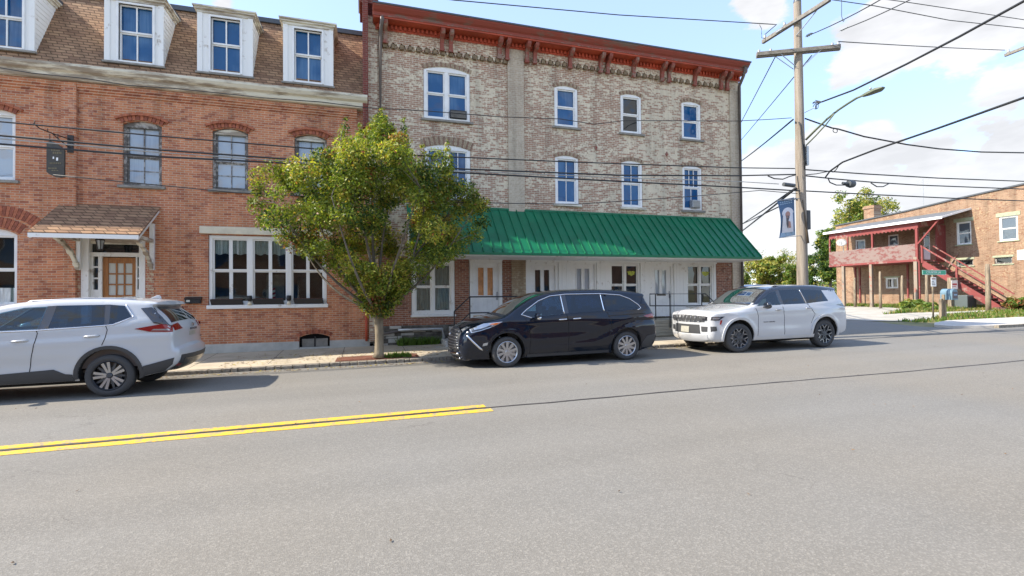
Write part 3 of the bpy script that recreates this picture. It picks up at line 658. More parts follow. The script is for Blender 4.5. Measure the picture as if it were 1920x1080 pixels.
# the big three-part shop window
sw_ = window(rb, TF, -3.82, -.96, 1.38, 3.20, 0, fw=.075, fm=M['whitew'], gm=M['glass_clear'], v=.06, layout=((2, 1), (2, 1)), split=.5, mull=[(-2.91, -2.80), (-1.965, -1.855)], bw=.085, sw=.04, sill=M['whitew'], sillw=.04, silld=.07, sillh=.10, curtain=(2.72, 3.16, M['curtain']), label='wide three part shop window with lace valance')
p_ = MB(RL, TF); p_.box(-4.02, -.07, 3.235, -.80, .04, 3.42, M['cream']); p_.build('lintel', rb, bevel=.01)
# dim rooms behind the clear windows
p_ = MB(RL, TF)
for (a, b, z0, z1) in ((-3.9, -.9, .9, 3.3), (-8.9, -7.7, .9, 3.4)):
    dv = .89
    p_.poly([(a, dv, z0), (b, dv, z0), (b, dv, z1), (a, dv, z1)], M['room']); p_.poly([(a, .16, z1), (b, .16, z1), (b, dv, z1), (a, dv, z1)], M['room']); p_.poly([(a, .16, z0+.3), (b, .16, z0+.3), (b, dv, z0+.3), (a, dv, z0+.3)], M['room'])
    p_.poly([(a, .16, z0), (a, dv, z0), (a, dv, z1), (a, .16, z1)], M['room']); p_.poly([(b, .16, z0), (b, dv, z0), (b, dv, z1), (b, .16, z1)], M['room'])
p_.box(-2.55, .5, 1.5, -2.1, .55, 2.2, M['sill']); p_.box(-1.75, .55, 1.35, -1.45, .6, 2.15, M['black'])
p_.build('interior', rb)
# basement hatch
p_ = MB(RL, TF); p_.box(-1.66, .16, .2, -.88, .2, .57, M['dark']); p_.box(-1.60, .08, .2, -1.29, .13, .42, M['sill']); p_.box(-1.25, .08, .2, -.94, .13, .42, M['sill']); p_.box(-1.29, .07, .2, -1.25, .14, .47, M['black']); p_.build('basement_window', rb)
# door case: side lights, transom, glazed oak door
p_ = MB(RL, TF)
v0, v1 = .12, .22
p_.box(-6.555, .0, .3, -6.40, v1, 3.09, M['whitew']); p_.box(-5.36, .0, .3, -5.225, v1, 3.09, M['whitew'])
p_.box(-6.40, v0-.02, 2.93, -5.36, v1, 3.09, M['oldwhite']); p_.box(-6.40, v0-.04, 2.62, -5.36, v1, 2.72, M['whitew'])
for (a, b) in ((-6.40, -6.36), (-6.26, -6.18), (-5.47, -5.44), (-5.40, -5.36)): p_.box(a, v0, .3, b, v1-.02, 2.62, M['whitew'])
for (a, b) in ((-6.36, -6.26), (-5.44, -5.40)):
    p_.box(a, v0+.005, .3, b, v1-.03, 1.80, M['whitew'])
    for z in (2.08, 2.36): p_.box(a, v0+.01, z-.02, b, v1-.03, z+.02, M['whitew'])
p_.box(-5.225-.3, .3, 3.09, -5.225, .31, 3.1, M['dark'])
case = p_.build('door_case', rb, bevel=.004)
p_ = MB(RL, TF); p_.box(-6.36, v0+.06, 1.78, -6.26, v0+.065, 2.62, M['glass_dark']); p_.box(-5.44, v0+.06, 1.78, -5.40, v0+.065, 2.62, M['glass_dark']); p_.box(-6.40, v0+.06, 2.72, -5.36, v0+.065, 2.93, M['glass_dark']); p_.build('side_light', case)
p_ = MB(RL, TF); a, b = -6.18, -5.47
p_.box(a, .17, .3, a+.115, .215, 2.60, M['wood']); p_.box(b-.095, .17, .3, b, .215, 2.60, M['wood']); p_.box(a+.115, .171, 2.46, b-.095, .214, 2.60, M['wood']); p_.box(a+.115, .171, .3, b-.095, .214, 1.66, M['wood'])
bars(p_, a+.115, b-.095, 1.66, 2.46, 3, 3, .035, .173, .21, M['wood']); dr = p_.build('door', rb, bevel=.003)
p_ = MB(RL, TF); p_.box(a+.1, .196, 1.64, b-.08, .2, 2.48, M['blind']); p_.build('pane', dr)
p_ = MB(RL, TF); p_.ball((b-.045, .15, 1.52), .03, M['galv']); p_.box(b-.03, .16, 1.44, b-.06, .172, 1.6, M['galv']); p_.build('handle', dr, smooth=True)
p_ = MB(RL, TF); p_.box(-6.55, -.35, .12, -5.23, .30, .30, M['conc']); p_.build('step', rb, bevel=.01)
p_ = MB(RL, TF); p_.box(-6.70, -.006, .37, -6.562, .001, 2.75, M['pier0']); p_.build('painted_brick', rb)
p_ = MB(RL, TF); p_.box(-5.218, -.006, .37, -5.04, .001, 2.45, M['pier0']); p_.build('painted_brick', rb)
# canopy over the door
cz0, cz1, cy = 3.00, 3.84, -1.22
p_ = MB(RL, TF); cx0, cx1 = -6.96, -4.90
p_.prism([(cx0, 0, cz1), (cx0, cy, cz0), (cx0, cy, cz0+.045), (cx0, 0, cz1+.045)], (cx1-cx0, 0, 0), M['shingle']); cano = p_.build('canopy', rb)
p_ = MB(RL, TF); p_.box(cx0+.01, cy-.012, cz0-.075, cx1-.01, cy+.02, cz0+.02, M['whitew'])
for x in (cx0+.02, cx1-.06): p_.prism([(x, 0, cz1-.02), (x, cy+.022, cz0-.02), (x, cy+.022, cz0-.09), (x, 0, cz1-.10)], (.04, 0, 0), M['whitew'])
p_.prism([(cx0+.06, -.01, cz1-.06), (cx0+.06, cy+.03, cz0-.02), (cx0+.06, cy+.03, cz0-.04), (cx0+.06, -.01, cz1-.08)], (cx1-cx0-.12, 0, 0), M['oldwhite'])
p_.build('fascia', cano)
for x in (cx0+.38, cx1-.16):
    p_ = MB(RL, TF)
    p_.box(x-.05, -.085, 2.28, x+.05, -.002, 3.45, M['whitew']); p_.box(x-.05, cy+.14, cz0-.03, x+.05, -.087, cz0+.06, M['oldwhite'])
    pts = []; n = 12
    for i in range(n+1):
        t = i/n; yy = -.09+(cy+.22+.09)*(.45*t+.55*(1-cos(t*pi/2))); zz = 2.30+(cz0-.04-2.30)*(.4*t+.6*sin(t*pi/2)); pts.append((x, yy, zz))
    for i in range(n):
        w = .075+.035*(1 if i % 4 == 1 else 0); p_.obox(pts[i], pts[i+1], .08, w, M['oldwhite'], up=(1, 0, 0))
    p_.build('scroll_bracket', cano, bevel=.006)
# cornice: weathered white boards
p_ = MB(RL, TF)
prof = [(0, 6.83), (-.16, 6.85), (-.20, 6.90), (-.22, 6.98), (-.30, 7.02), (-.36, 7.10), (-.37, 7.16), (-.20, 7.19), (.0, 7.19)]
p_.prism([(XL, a, b) for a, b in prof], (XR-.02-XL, 0, 0), M['oldwhite']); p_.build('cornice', rb)
# mansard
p_ = MB(RL, TF); ZT = 9.60; VT = 1.0
p_.prism([(XL, -.22, 7.19), (XL, -.10, 7.42), (XL, .55, 8.65), (XL, VT-.02, ZT-.12), (XL, 1.6, ZT-.1), (XL, 9.0, ZT-.05), (XL, 9.0, 7.1), (XL, 0, 7.1)][::-1], (XR-.02-XL, 0, 0), M['shingle']); rf = p_.build('roof', rb)
p_ = MB(RL, TF); p_.box(XL, VT-.09, ZT-.13, XR-.02, VT+.10, ZT-.0, M['slate']); p_.build('roof_edge', rf)
# dormers
def dormer(u0, u1, z0, z1, wu0, wu1, wz0, wz1, label):
    L = RL; p = MB(L, TF); fv = -.14
    # front boards with an opening for the window
    V, F = cdt([(u0, z0), (u1, z0), (u1, z1), (u0, z1)], [[(wu0, wz0), (wu1, wz0), (wu1, wz1), (wu0, wz1)]])
    p.add([(q[0], fv, q[1]) for q in V], F, M['whitew'])
    for a, b in (((wu0, wz0), (wu0, wz1)), ((wu0, wz1), (wu1, wz1)), ((wu1, wz1), (wu1, wz0)), ((wu1, wz0), (wu0, wz0))):
        p.poly([(a[0], fv, a[1]), (b[0], fv, b[1]), (b[0], fv+.12, b[1]), (a[0], fv+.12, a[1])], M['whitew'])
    # cheeks of lapped boards
    def back(z): return -.12+(z-7.40)/(8.65-7.42)*.66 if z < 8.7 else .55+(z-8.65)*.5
    n = 14
    for (u, sgn) in ((u0, -1), (u1, 1)):
        for i in range(n):
            a = z0+(z1-z0)*i/n; b = z0+(z1-z0)*(i+1)/n; k = .012*sgn
            p.poly([(u+k, fv, a), (u+k, back(a)+.08, a), (u+k*.1, back(b)+.08, b), (u+k*.1, fv, b)][::sgn], M['whitew'])
            p.poly([(u+k, fv, a), (u+k, back(a)+.08, a), (u, back(a)+.08, a), (u, fv, a)], M['whitew'])
    # corner boards and moulded cap
    p.box(u0-.015, fv-.02, z0-.03, u0+.10, fv-.001, z1-.1, M['whitew']); p.box(u1-.10, fv-.02, z0-.03, u1+.015, fv-.001, z1-.1, M['whitew'])
    p.box(u0-.05, fv-.05, z0-.05, u1+.05, fv+.02, z0-.005, M['sill'])
    d = p.build('dormer', rb); d['label'] = label
    c = MB(L, TF)
    for k, (o_, h0, h1) in enumerate(((.03, -.12, -.05), (.07, -.05, .0), (.11, .0, .035))):
        c.box(u0-o_, fv-o_, z1+h0, u1+o_, .75, z1+h1-.0005, M['oldwhite'])
    c.prism([(u0-.1, fv-.1, z1+.035), (u0-.1, .95, z1+.035), (u0-.1, .95, z1+.14)], (u1-u0+.2, 0, 0), M['slate']); c.build('cap', d)
    w = MB(L, TF); v = fv+.045; zm = (wz0+wz1)/2+.02; fm = M['white']
    w.box(wu0-.045, fv-.03, wz0-.03, wu0, fv+.05, wz1+.045, fm); w.box(wu1, fv-.03, wz0-.03, wu1+.045, fv+.05, wz1+.045, fm); w.box(wu0, fv-.03, wz1, wu1, fv+.05, wz1+.045, fm); w.box(wu0, fv-.035, wz0-.05, wu1, fv+.05, wz0, fm)
    for (a, b, vv) in ((zm, wz1, v), (wz0, zm, v+.03)):
        w.box(wu0, vv, a, wu0+.035, vv+.03, b, fm); w.box(wu1-.035, vv, a, wu1, vv+.03, b, fm); w.box(wu0+.035, vv, a, wu1-.035, vv+.029, a+.04, fm); w.box(wu0+.035, vv, b-.035, wu1-.035, vv+.029, b, fm)
        w.box((wu0+wu1)/2-.016, vv+.002, a+.04, (wu0+wu1)/2+.016, vv+.025, b-.035, fm)
    ww = w.build('window', d)
    w = MB(L, TF); w.box(wu0, v+.064, wz0, wu1, v+.07, wz1, M['glass_skytint']); w.build('pane', d)
    return d
dormer(-8.62, -7.42, 7.44, 9.06, -8.32, -7.64, 7.48, 8.88, 'dormer cut off by the left edge')
dormer(-6.02, -4.80, 7.42, 9.06, -5.74, -5.02, 7.46, 8.88, 'white dormer with light curtain, second from left')
dormer(-4.03, -2.77, 7.40, 9.06, -3.74, -3.05, 7.46, 8.86, 'white dormer above the shop window')
dormer(-2.01, -.77, 7.38, 9.06, -1.75, -1.05, 7.44, 8.86, 'white dormer nearest the party wall')
# party wall and chimney between the two houses
p_ = MB(RL, TF); p_.box(-.0, -.20, .36, .165, -.002, 6.2, M['red']) if False else None
p_ = MB(RL, TF); M['darkbrick'] = brickmat('dark_red_brick', (.24, .06, .045), (.17, .045, .035), (.25, .16, .13), dirt=.3)
p_.box(.02, -.22, 6.3, .17, 1.4, 10.2, M['darkbrick']); p_.box(-.05, -.10, 9.9, .42, 1.0, 10.9, M['darkbrick']); p_.box(-.09, -.15, 10.2, .47, 1.05, 10.28, M['conc']); p_.build('party_wall', rb)
p_ = MB(RL, TF); p_.tube([(.09, -.06, 1.14), (.09, -.06, .32)], .033, M['redsoffit'], 8); p_.ball((.03, -.07, 1.18), .045, M['white']); p_.build('standpipe', rb, smooth=True)

# things hanging from or standing on the red building
ml = thing('mailbox', 'black wall mailbox beside the wide shop window', 'mailbox', (-4.16, FY, 1.42))
p_ = MB(T=TF); p_.box(-4.34, -.09, 1.43, -3.98, -.002, 1.55, M['black']); p_.build('box', ml, bevel=.012)
p_ = MB(T=TF); p_.prism([(-4.35, -.002, 1.60), (-4.35, -.11, 1.55), (-4.35, -.11, 1.535), (-4.35, -.002, 1.553)], (.38, 0, 0), M['black']); p_.build('lid', ml)
p_ = MB(T=TF); p_.box(-4.30, -.096, 1.47, -4.22, -.091, 1.52, M['blind']); p_.build('name_plate', ml)
for k, x in enumerate((-3.38, -2.40, -1.40)):
    pl = thing('window_planter', ['leftmost dark planter box on the shop window sill', 'middle dark planter box on the shop window sill', 'rightmost dark planter box on the shop window sill'][k], 'planter', (x, FY, 1.38), 'planter boxes on the shop window sill')
    p_ = MB(T=TF); a, b = x-.37, x+.37
    p_.prism([(a, -.06, 1.385), (a-.03, -.09, 1.53), (a-.03, .022, 1.53), (a, .015, 1.385)], (b-a, 0, 0), M['black']); p_.build('box', pl, bevel=.006)
    p_ = MB(T=TF); p_.box(a, -.075, 1.515, b-.02, .01, 1.54, M['soil']); p_.build('soil', pl)
for k, x in enumerate((-2.86, -1.91)):
    p_ = MB(T=TF); p_.lathe([(.02, 1.47), (.055, 1.48), (.066, 1.54), (.06, 1.60), (.052, 1.62), (.0, 1.62)], (x, -.06, 0), (0, 0, 1), M['black'], 12); p_.lathe([(.0, 1.375), (.05, 1.376), (.045, 1.42), (.03, 1.47), (0, 1.472)], (x, -.06, 0), (0, 0, 1), M['cream'], 12)
    top(p_, 'flower_pot', ['small black pot between the left and middle planters', 'small black pot between the middle and right planters'][k], 'pot', (x, FY, 1.38), 'small pots on the shop window sill', smooth=True)
fl = thing('small_flag', 'small red and white striped flag behind the shop window glass', 'flag', (-2.46, FY+.3, 1.5))
p_ = MB(T=TF); p_.tube([(-2.50, .3, 1.30), (-2.44, .3, 1.92)], .006, M['sill'], 6); p_.build('stick', fl)
p_ = MB(T=TF); M['flagr'] = mat('flag_red', (.5, .05, .06), .8)
for k in range(5):
    z = 1.86-k*.06; u = -2.45+k*.002
    p_.add([(u, .295, z), (u+.08, .28, z-.05), (u+.15, .30, z-.02), (u+.15, .30, z-.08), (u+.08, .28, z-.11), (u, .295, z-.06)], [(0, 5, 4, 1), (1, 4, 3, 2)], M['flagr'] if k % 2 == 0 else M['white'])
p_.build('cloth', fl)
# hanging board sign on a wrought bracket
sg = thing('hanging_sign', 'dark shaped board sign hanging from a wrought iron bracket on the brick pilaster', 'sign', (-6.77, FY-.1, 5.2))
M['signb'] = mat('dark_sign_board', (.035, .028, .018), .5, noise=.35, nscale=4)
M['signl'] = mat('sign_faded_lettering', (.15, .12, .06), .5)
sx0, sx1 = -6.98, -6.60; sy = 13.88
p_ = MB(); dy = -.16
def sgp(a, z): return (sx0+(sx1-sx0)*a, sy+.04-.08*a, z)
ol = [(0, 4.52), (.18, 4.46), (.5, 4.40), (.8, 4.385), (1, 4.40), (1, 5.02), (.82, 5.10), (.5, 5.20), (.2, 5.24), (0, 5.20)]
nrm = Vector((sx1-sx0, -.08, 0)).cross(Vector((0, 0, 1))).normalized()*.035
p_.prism([sgp(a, z) for a, z in ol], nrm, M['signb']); p_.build('board', sg, bevel=.004)
p_ = MB()
def sgq(a0, a1, z0, z1, m):
    off = -nrm*.15 if nrm.y > 0 else nrm*1.12
    P = [Vector(sgp(a, z))+off for a, z in ((a0, z0), (a1, z0), (a1, z1), (a0, z1))]; p_.poly(P, m)
random.seed(4)
for (z, a0, a1, h) in ((5.03, .28, .74, .06), (4.96, .36, .86, .045), (4.72, .2, .8, .03), (4.60, .12, .55, .035), (4.55, .3, .7, .02)):
    a = a0
    while a < a1: w = random.uniform(.04, .09); sgq(a, a+w, z-h/2, z+h/2, M['signl']); a += w+.03
sgq(.36, .44, 4.82, 4.87, M['white']); sgq(.55, .66, 4.78, 4.85, M['white'])
p_.build('lettering', sg)
p_ = MB(); M['iron'] = mat('wrought_iron', (.03, .025, .024), .6)
p_.tube([(-6.72, FY-.1, 5.42), (-6.80, sy+.1, 5.40), (-7.02, sy-.18, 5.46), (-7.10, sy-.25, 5.55)], .013, M['iron'], 6)
p_.tube([(-6.72, FY-.1, 5.20), (-6.78, sy+.2, 5.28), (-6.86, sy+.0, 5.40)], .011, M['iron'], 6); p_.box(-6.78, FY-.125, 5.1, -6.66, FY-.10, 5.52, M['iron'])
for t in (.15, .6): q = Vector(sgp(t, 5.22)); p_.tube([q+nrm*.5, q+nrm*.5+Vector((0, 0, .18))], .008, M['iron'], 5)
for c in ((-6.93, sy-.06, 5.47), (-7.08, sy-.24, 5.58)): p_.lathe([(.035, -.006), (.045, 0), (.035, .006), (.035, -.006)], c, (1, .4, 0), M['iron'], 12)
p_.build('bracket', sg)
ln = thing('hanging_lantern', 'small metal lantern hanging under the door canopy', 'lantern', (-5.95, FY-.6, 2.8))
p_ = MB(); c = (-5.93, FY-.55, 0); p_.tube([(c[0], c[1], 3.28), (c[0], c[1], 3.02)], .008, M['iron'], 6); p_.lathe([(.012, 3.05), (.10, 2.97), (.10, 2.95), (.02, 2.95)], c, (0, 0, 1), M['iron'], 6)
for k in range(6): a = k*pi/3; p_.tube([(c[0]+.09*cos(a), c[1]+.09*sin(a), 2.95), (c[0]+.055*cos(a), c[1]+.055*sin(a), 2.74)], .007, M['iron'], 5)
p_.lathe([(.0, 2.72), (.06, 2.72), (.06, 2.745), (.0, 2.745)], c, (0, 0, 1), M['iron'], 6); p_.build('cage', ln)
p_ = MB(); p_.lathe([(.0, 2.95), (.082, 2.949), (.05, 2.75), (0, 2.749)], c, (0, 0, 1), M['glass_pale'], 6); p_.build('shade', ln)

# ------------------------------------------------------------------ whitewashed three-storey building
M['toothb'] = mat('shadow_tone_corbel_brick', (.21, .155, .095), .9, noise=.3, nscale=14)  # olive brown of the shadow below the scallops, painted into the teeth
M['archb'] = mat('tan_arch_brick', (.36, .28, .19), .9, noise=.25, nscale=12)
M['archb2'] = mat('brown_arch_brick', (.25, .16, .11), .9, noise=.25, nscale=12)
M['beige'] = brickmat('worn_whitewashed_brick', (.42, .25, .17), (.28, .15, .10), (.58, .51, .40), c3=(.20, .11, .08), paint=(.72, .635, .475), paint_amt=.47, paint_scale=.5, grad=(5.0, .06), dirt=.16, ms=.010, spread=.5, fsc=14, rw=1.0)
M['plaster'] = brickmat('limewashed_pilaster', (.46, .37, .27), (.36, .27, .20), (.50, .43, .34), paint=(.57, .50, .385), paint_amt=.7, dirt=.16, ms=.010, spread=.8, fsc=16)
M['beigelow'] = brickmat('ground_floor_brick', (.33, .14, .085), (.25, .10, .065), (.42, .34, .27), c3=(.13, .055, .045), paint=(.55, .47, .35), paint_amt=-.10, dirt=.25)
M['pier'] = brickmat('tan_painted_brick', (.36, .27, .17), (.30, .21, .14), (.38, .31, .22), paint=(.48, .41, .29), paint_amt=.3, dirt=.2)
M['stone'] = mat('foundation_rubble', (.14, .13, .11), .95, noise=.5, nscale=5, bump=1, bscale=9)
bb = thing('brick_building', 'whitewashed three storey brick building with red cornice and green awning', 'building', (6.6, FY, .2))
BL = root_loc(bb); X0, X1 = .17, 13.05
ho = []
T3 = [(5.87, 6.69), (8.24, 9.04), (10.62, 11.42)]
for (a, b) in T3: ho.append(opening(a, b, 6.93, 8.28, .08)); ho.append(opening(a+.0, b, 4.45, 6.03, .08))
ho.append(opening(1.73, 3.13, 6.78, 8.39, .12)); ho.append(opening(1.73, 3.13, 4.45, 6.06, .12))
ho.append(opening(1.34, 2.62, 1.01, 2.63, 0)); ho.append([(3.05, .98), (4.09, .98), (4.09, 2.66), (3.05, 2.66)])
outer = [(X0, .72), (4.84, .72), (4.84, 2.80), (11.94, 2.80), (11.94, .2), (X1, .2), (X1, 9.6), (X0, 9.6)]
hs = []
for h in ho: hs.append(h)
wmb = wall_mb(TF, outer, hs, .16, M['beige'], BL)
# ground-floor brick is less painted: give those faces their own brick
mi2 = wmb.mi(M['beigelow'])
for i, f in enumerate(wmb.f):
    zc = sum(wmb.v[k][2] for k in f)/len(f)
    pass
wmb.box(X0, .9, 0, X1-.17, 13.0, 9.45, M['beige'])
wmb.poly([(X1, 0, .2), (X1, 13.0, .2), (X1, 13.0, 9.6), (X1, 0, 9.6)], M['beige'])
wmb.poly([(X0, 0, 9.6), (X1, 0, 9.6), (X1, 13.0, 9.45), (X0, 13.0, 9.45)], M['tin'])
wmb.poly([(11.94, 0, .2), (11.94, .9, .2), (11.94, .9, 2.8), (11.94, 0, 2.8)], M['beigelow'])
wb = wmb.build('wall', bb)
p_ = MB(BL, TF)      # bare brick facing of the ground floor, 3 cm proud, with its own openings
for (a, b, z0, z1) in ((.30, 1.34, .72, 2.72), (1.34, 2.62, .72, .93), (2.62, 3.05, .72, 2.72), (1.34, 2.62, 2.64, 2.72), (3.05, 4.09, 2.67, 2.72), (3.05, 4.09, .72, .80), (4.09, 4.38, .72, 2.72)): p_.box(a, -.012, z0, b, 0.01, z1, M['beigelow'])
p_.build('ground_floor_brick', bb); p_ = MB(BL, TF)
p_.box(4.38, -.04, .72, 4.84, .3, 2.80, M['pier']); p_.build('brick_pier', bb); p_ = MB(BL, TF); p_.box(11.94, -.012, .2, 12.72, 0, 2.80, M['beigelow']); p_.build('ground_floor_brick', bb)
p_ = MB(BL, TF)
p_.box(X0, -.09, .3, .42, -.001, 8.78, M['beige']); p_.build('pilaster', bb); p_ = MB(BL, TF); p_.box(4.31, -.06, 2.8, 4.83, -.001, 9.38, M['plaster']); p_.build('pilaster', bb); p_ = MB(BL, TF); p_.box(12.62, -.06, .2, X1+.0, -.001, 8.86, M['plaster']); p_.build('pilaster', bb)
# corbel table: a projecting panel with a scalloped lower edge in each bay
def corbel(a, b, z0, z1, step=.245):
    p = MB(BL, TF); pts = [(a, -.065, z1), (a, -.065, z0+.1)]; u = a; n = int(round((b-a)/step)); s = (b-a)/n
    for i in range(n):
        u = a+i*s; pts += [(u+.03*s, -.065, z0+.10), (u+.12*s, -.065, z0), (u+.30*s, -.065, z0), (u+.40*s, -.065, z0+.10), (u+.62*s, -.065, z0+.15), (u+.86*s, -.065, z0+.10)]
    pts += [(b, -.065, z0+.1), (b, -.065, z1)]
    V, F = cdt([(q[0], q[2]) for q in pts]); p.add([(v[0], -.065, v[1]) for v in V], F, M['beige'])
    n = len(pts)
    for i in range(n):
        q, r = pts[i], pts[(i+1) % n]; p.poly([(q[0], -.065, q[2]), (r[0], -.065, r[2]), (r[0], 0, r[2]), (q[0], 0, q[2])], M['beige'])
    for i in range(int((b-a)/s)):
        u = a+i*s; p.box(u+.42*s, -.10, z0-.03, u+.86*s, -.0, z0+.085, M['toothb'])
    p.build('corbel_table', bb)
corbel(.48, 4.305, 8.74, 9.36); corbel(4.835, 12.615, 8.90, 9.38)
# cornice
p_ = MB(BL, TF)
L_ = X1+.02-X0-.13
p_.prism([(X0+.13, a, b) for a, b in ((-.43, 9.435), (-.44, 9.50), (-.50, 9.54), (-.575, 9.62), (-.585, 9.655), (.05, 9.70), (.05, 9.435))], (L_, 0, 0), M['redpaint'])
co = p_.build('cornice', bb)
p_ = MB(BL, TF); p_.box(X0+.12, -.605, 9.655, X1+.04, -.54, 9.70, M['slate']); p_.build('roof_edge', co)
p_ = MB(BL, TF); p_.box(X0+.15, -.425, 9.36, X1, .03, 9.434, M['redsoffit']); p_.box(X0+.14, -.445, 9.405, X1+.01, -.426, 9.436, M['bracket']); p_.build('soffit', co)
p_ = MB(BL, TF); p_.box(X0+.2, -.09, 9.20, X1, -.066, 9.345, M['redsoffit'])
x = X0+.25
while x < X1-.1: p_.box(x, -.15, 9.24, x+.06, -.09, 9.345, M['redsoffit']); x += .125
p_.build('dentil_band', co)
def bracket(x):
    p = MB(BL, TF); w = .115
    prof = [(0, 8.82), (-.09, 8.84), (-.10, 9.02), (-.13, 9.12), (-.20, 9.16), (-.28, 9.20), (-.33, 9.27), (-.34, 9.359), (0, 9.359)]
    p.prism([(x-w/2, a-.066, b) for a, b in prof], (w, 0, 0), M['bracket'])
    p.lathe([(0, -w/2-.012), (.045, -w/2-.012), (.045, w/2+.012), (0, w/2+.012)], (x, -.066-.24, 9.27), (1, 0, 0), M['bracket'], 10)
    p.box(x-w/2-.012, -.10-.066, 8.80, x+w/2+.012, -.066, 8.86, M['bracket'])
    return p.build('bracket', co, bevel=.006)
for x in (.95-.3, 2.27, 2.53, 4.03, 4.28, 4.92, 5.18, 6.38, 7.46, 7.72, 8.68, 9.78, 10.05, 11.10, 12.20, 12.46): bracket(x)
# brick arches
for (a, b) in T3:
    am = MB(BL, TF); hood(am, a-.03, b+.03, 8.20, .09, .11, 14, M['archb'], M['archb2'], v0=-.012, gap=.2); am.build('brick_arch', bb); am = MB(BL, TF); hood(am, a-.03, b+.03, 5.95, .09, .11, 14, M['archb'], M['archb2'], v0=-.012, gap=.2); am.build('brick_arch', bb)
am = MB(BL, TF); hood(am, 1.70, 3.16, 8.27, .13, .12, 22, M['archb'], M['archb2'], v0=-.012, gap=.2); am.build('brick_arch', bb); am = MB(BL, TF); hood(am, 1.70, 3.16, 5.94, .13, .24, 22, M['archb2'], M['archb'], v0=-.012, gap=.2)
am.build('brick_arch', bb)
L3 = ['top floor window left of three with a shallow arch', 'top floor window in the middle, darker glass', 'top floor window nearest the corner, room visible']
for k, (a, b) in enumerate(T3):
    window(bb, TF, a+.01, b-.01, 6.95, 8.28, .08, fw=.085, fm=M['white'], gm=[M['glass_skytint'], M['glass_dark'], M['glass_skytint']][k], v=.05, layout=((1, 1), (1, 1)), split=.5, sill=M['sill'], label=L3[k])
    window(bb, TF, a+.01, b-.01, 4.47, 6.03, .08, fw=.075, fm=M['white'], gm=M['glass_skytint'], v=.05, layout=((2, 1), (2, 1)) if k < 2 else ((3, 1), (2, 1)), split=.53, sill=M['oldwhite'] if k < 2 else M['sill'], sillh=.08, label=['middle floor window with two by two panes, left', 'middle floor window with two by two panes, centre', 'middle floor window holding an air conditioner'][k])
window(bb, TF, 1.74, 3.12, 6.80, 8.39, .12, fw=.09, fm=M['white'], gm=M['glass_skytint'], v=.05, layout=((1, 1), (1, 1)), split=.52, mull=[(2.36, 2.47)], sill=M['sill'], label='wide double window on the top floor')
window(bb, TF, 1.74, 3.12, 4.47, 6.06, .12, fw=.10, fm=M['white'], gm=M['glass_skytint'], v=.05, layout=((2, 1), (2, 1)), split=.55, mull=[(2.37, 2.48)], sill=M['sill'], label='wide double window behind the tree crown')
window(bb, TF, 1.35, 2.61, 1.02, 2.62, 0, fw=.11, fm=M['whitew'], gm=M['glass_clear'], v=.03, layout=((1, 1), (1, 1)), split=.52, mull=[(1.93, 2.00)], sill=M['whitew'], sillw=.03, sillh=.06, curtain=(1.15, 2.55, M['curtain']), label='ground floor double window with net curtains, behind the tree')
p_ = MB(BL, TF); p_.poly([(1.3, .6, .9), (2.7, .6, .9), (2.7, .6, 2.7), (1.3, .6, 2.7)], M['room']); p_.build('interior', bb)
# stars of the wall anchors
for x in (7.31, 9.99):
    p_ = MB(BL, TF); z = 6.36; p_.prism([(x, -.03, z-.09), (x+.055, -.03, z), (x, -.03, z+.09), (x-.055, -.03, z)], (0, .03, 0), M['bracket']); p_.build('wall_anchor', bb)
# foundation of rubble stone
p_ = MB(BL, TF); rr = random.Random(8); z = .15
while z < .72:
    h = rr.uniform(.07, .13); h = min(h, .72-z); x = X0
    while x < 4.0:
        w = rr.uniform(.12, .38); d = rr.uniform(-.03, .025); p_.box(x+.006, -.05-d, z+.004, min(x+w, 4.0)-.004, .05, z+h-.004, M['stone'] if rr.random() < .7 else M['conc']); x += w
    z += h
p_.box(X0, -.03, .15, 4.0, .06, .72, M['stone']); p_.box(2.42, -.10, .15, 2.75, .0, .66, M['conc']); p_.build('foundation', bb, bevel=.01)
p_ = MB(BL, TF); p_.box(4.0, -.03, .15, X1-.01, .3, .2, M['conc']); p_.build('footing', bb)
p_ = MB(BL, TF); p_.tube([(.95, -.13, .60), (2.2, -.13, .61), (2.25, -.13, .35), (2.25, -.1, .2)], .045, M['galv'], 8); p_.tube([(1.0, -.13, .58), (.5, -.1, .50), (.4, -.1, .2)], .035, M['pipe'], 8); p_.build('gas_pipe', bb, smooth=True)
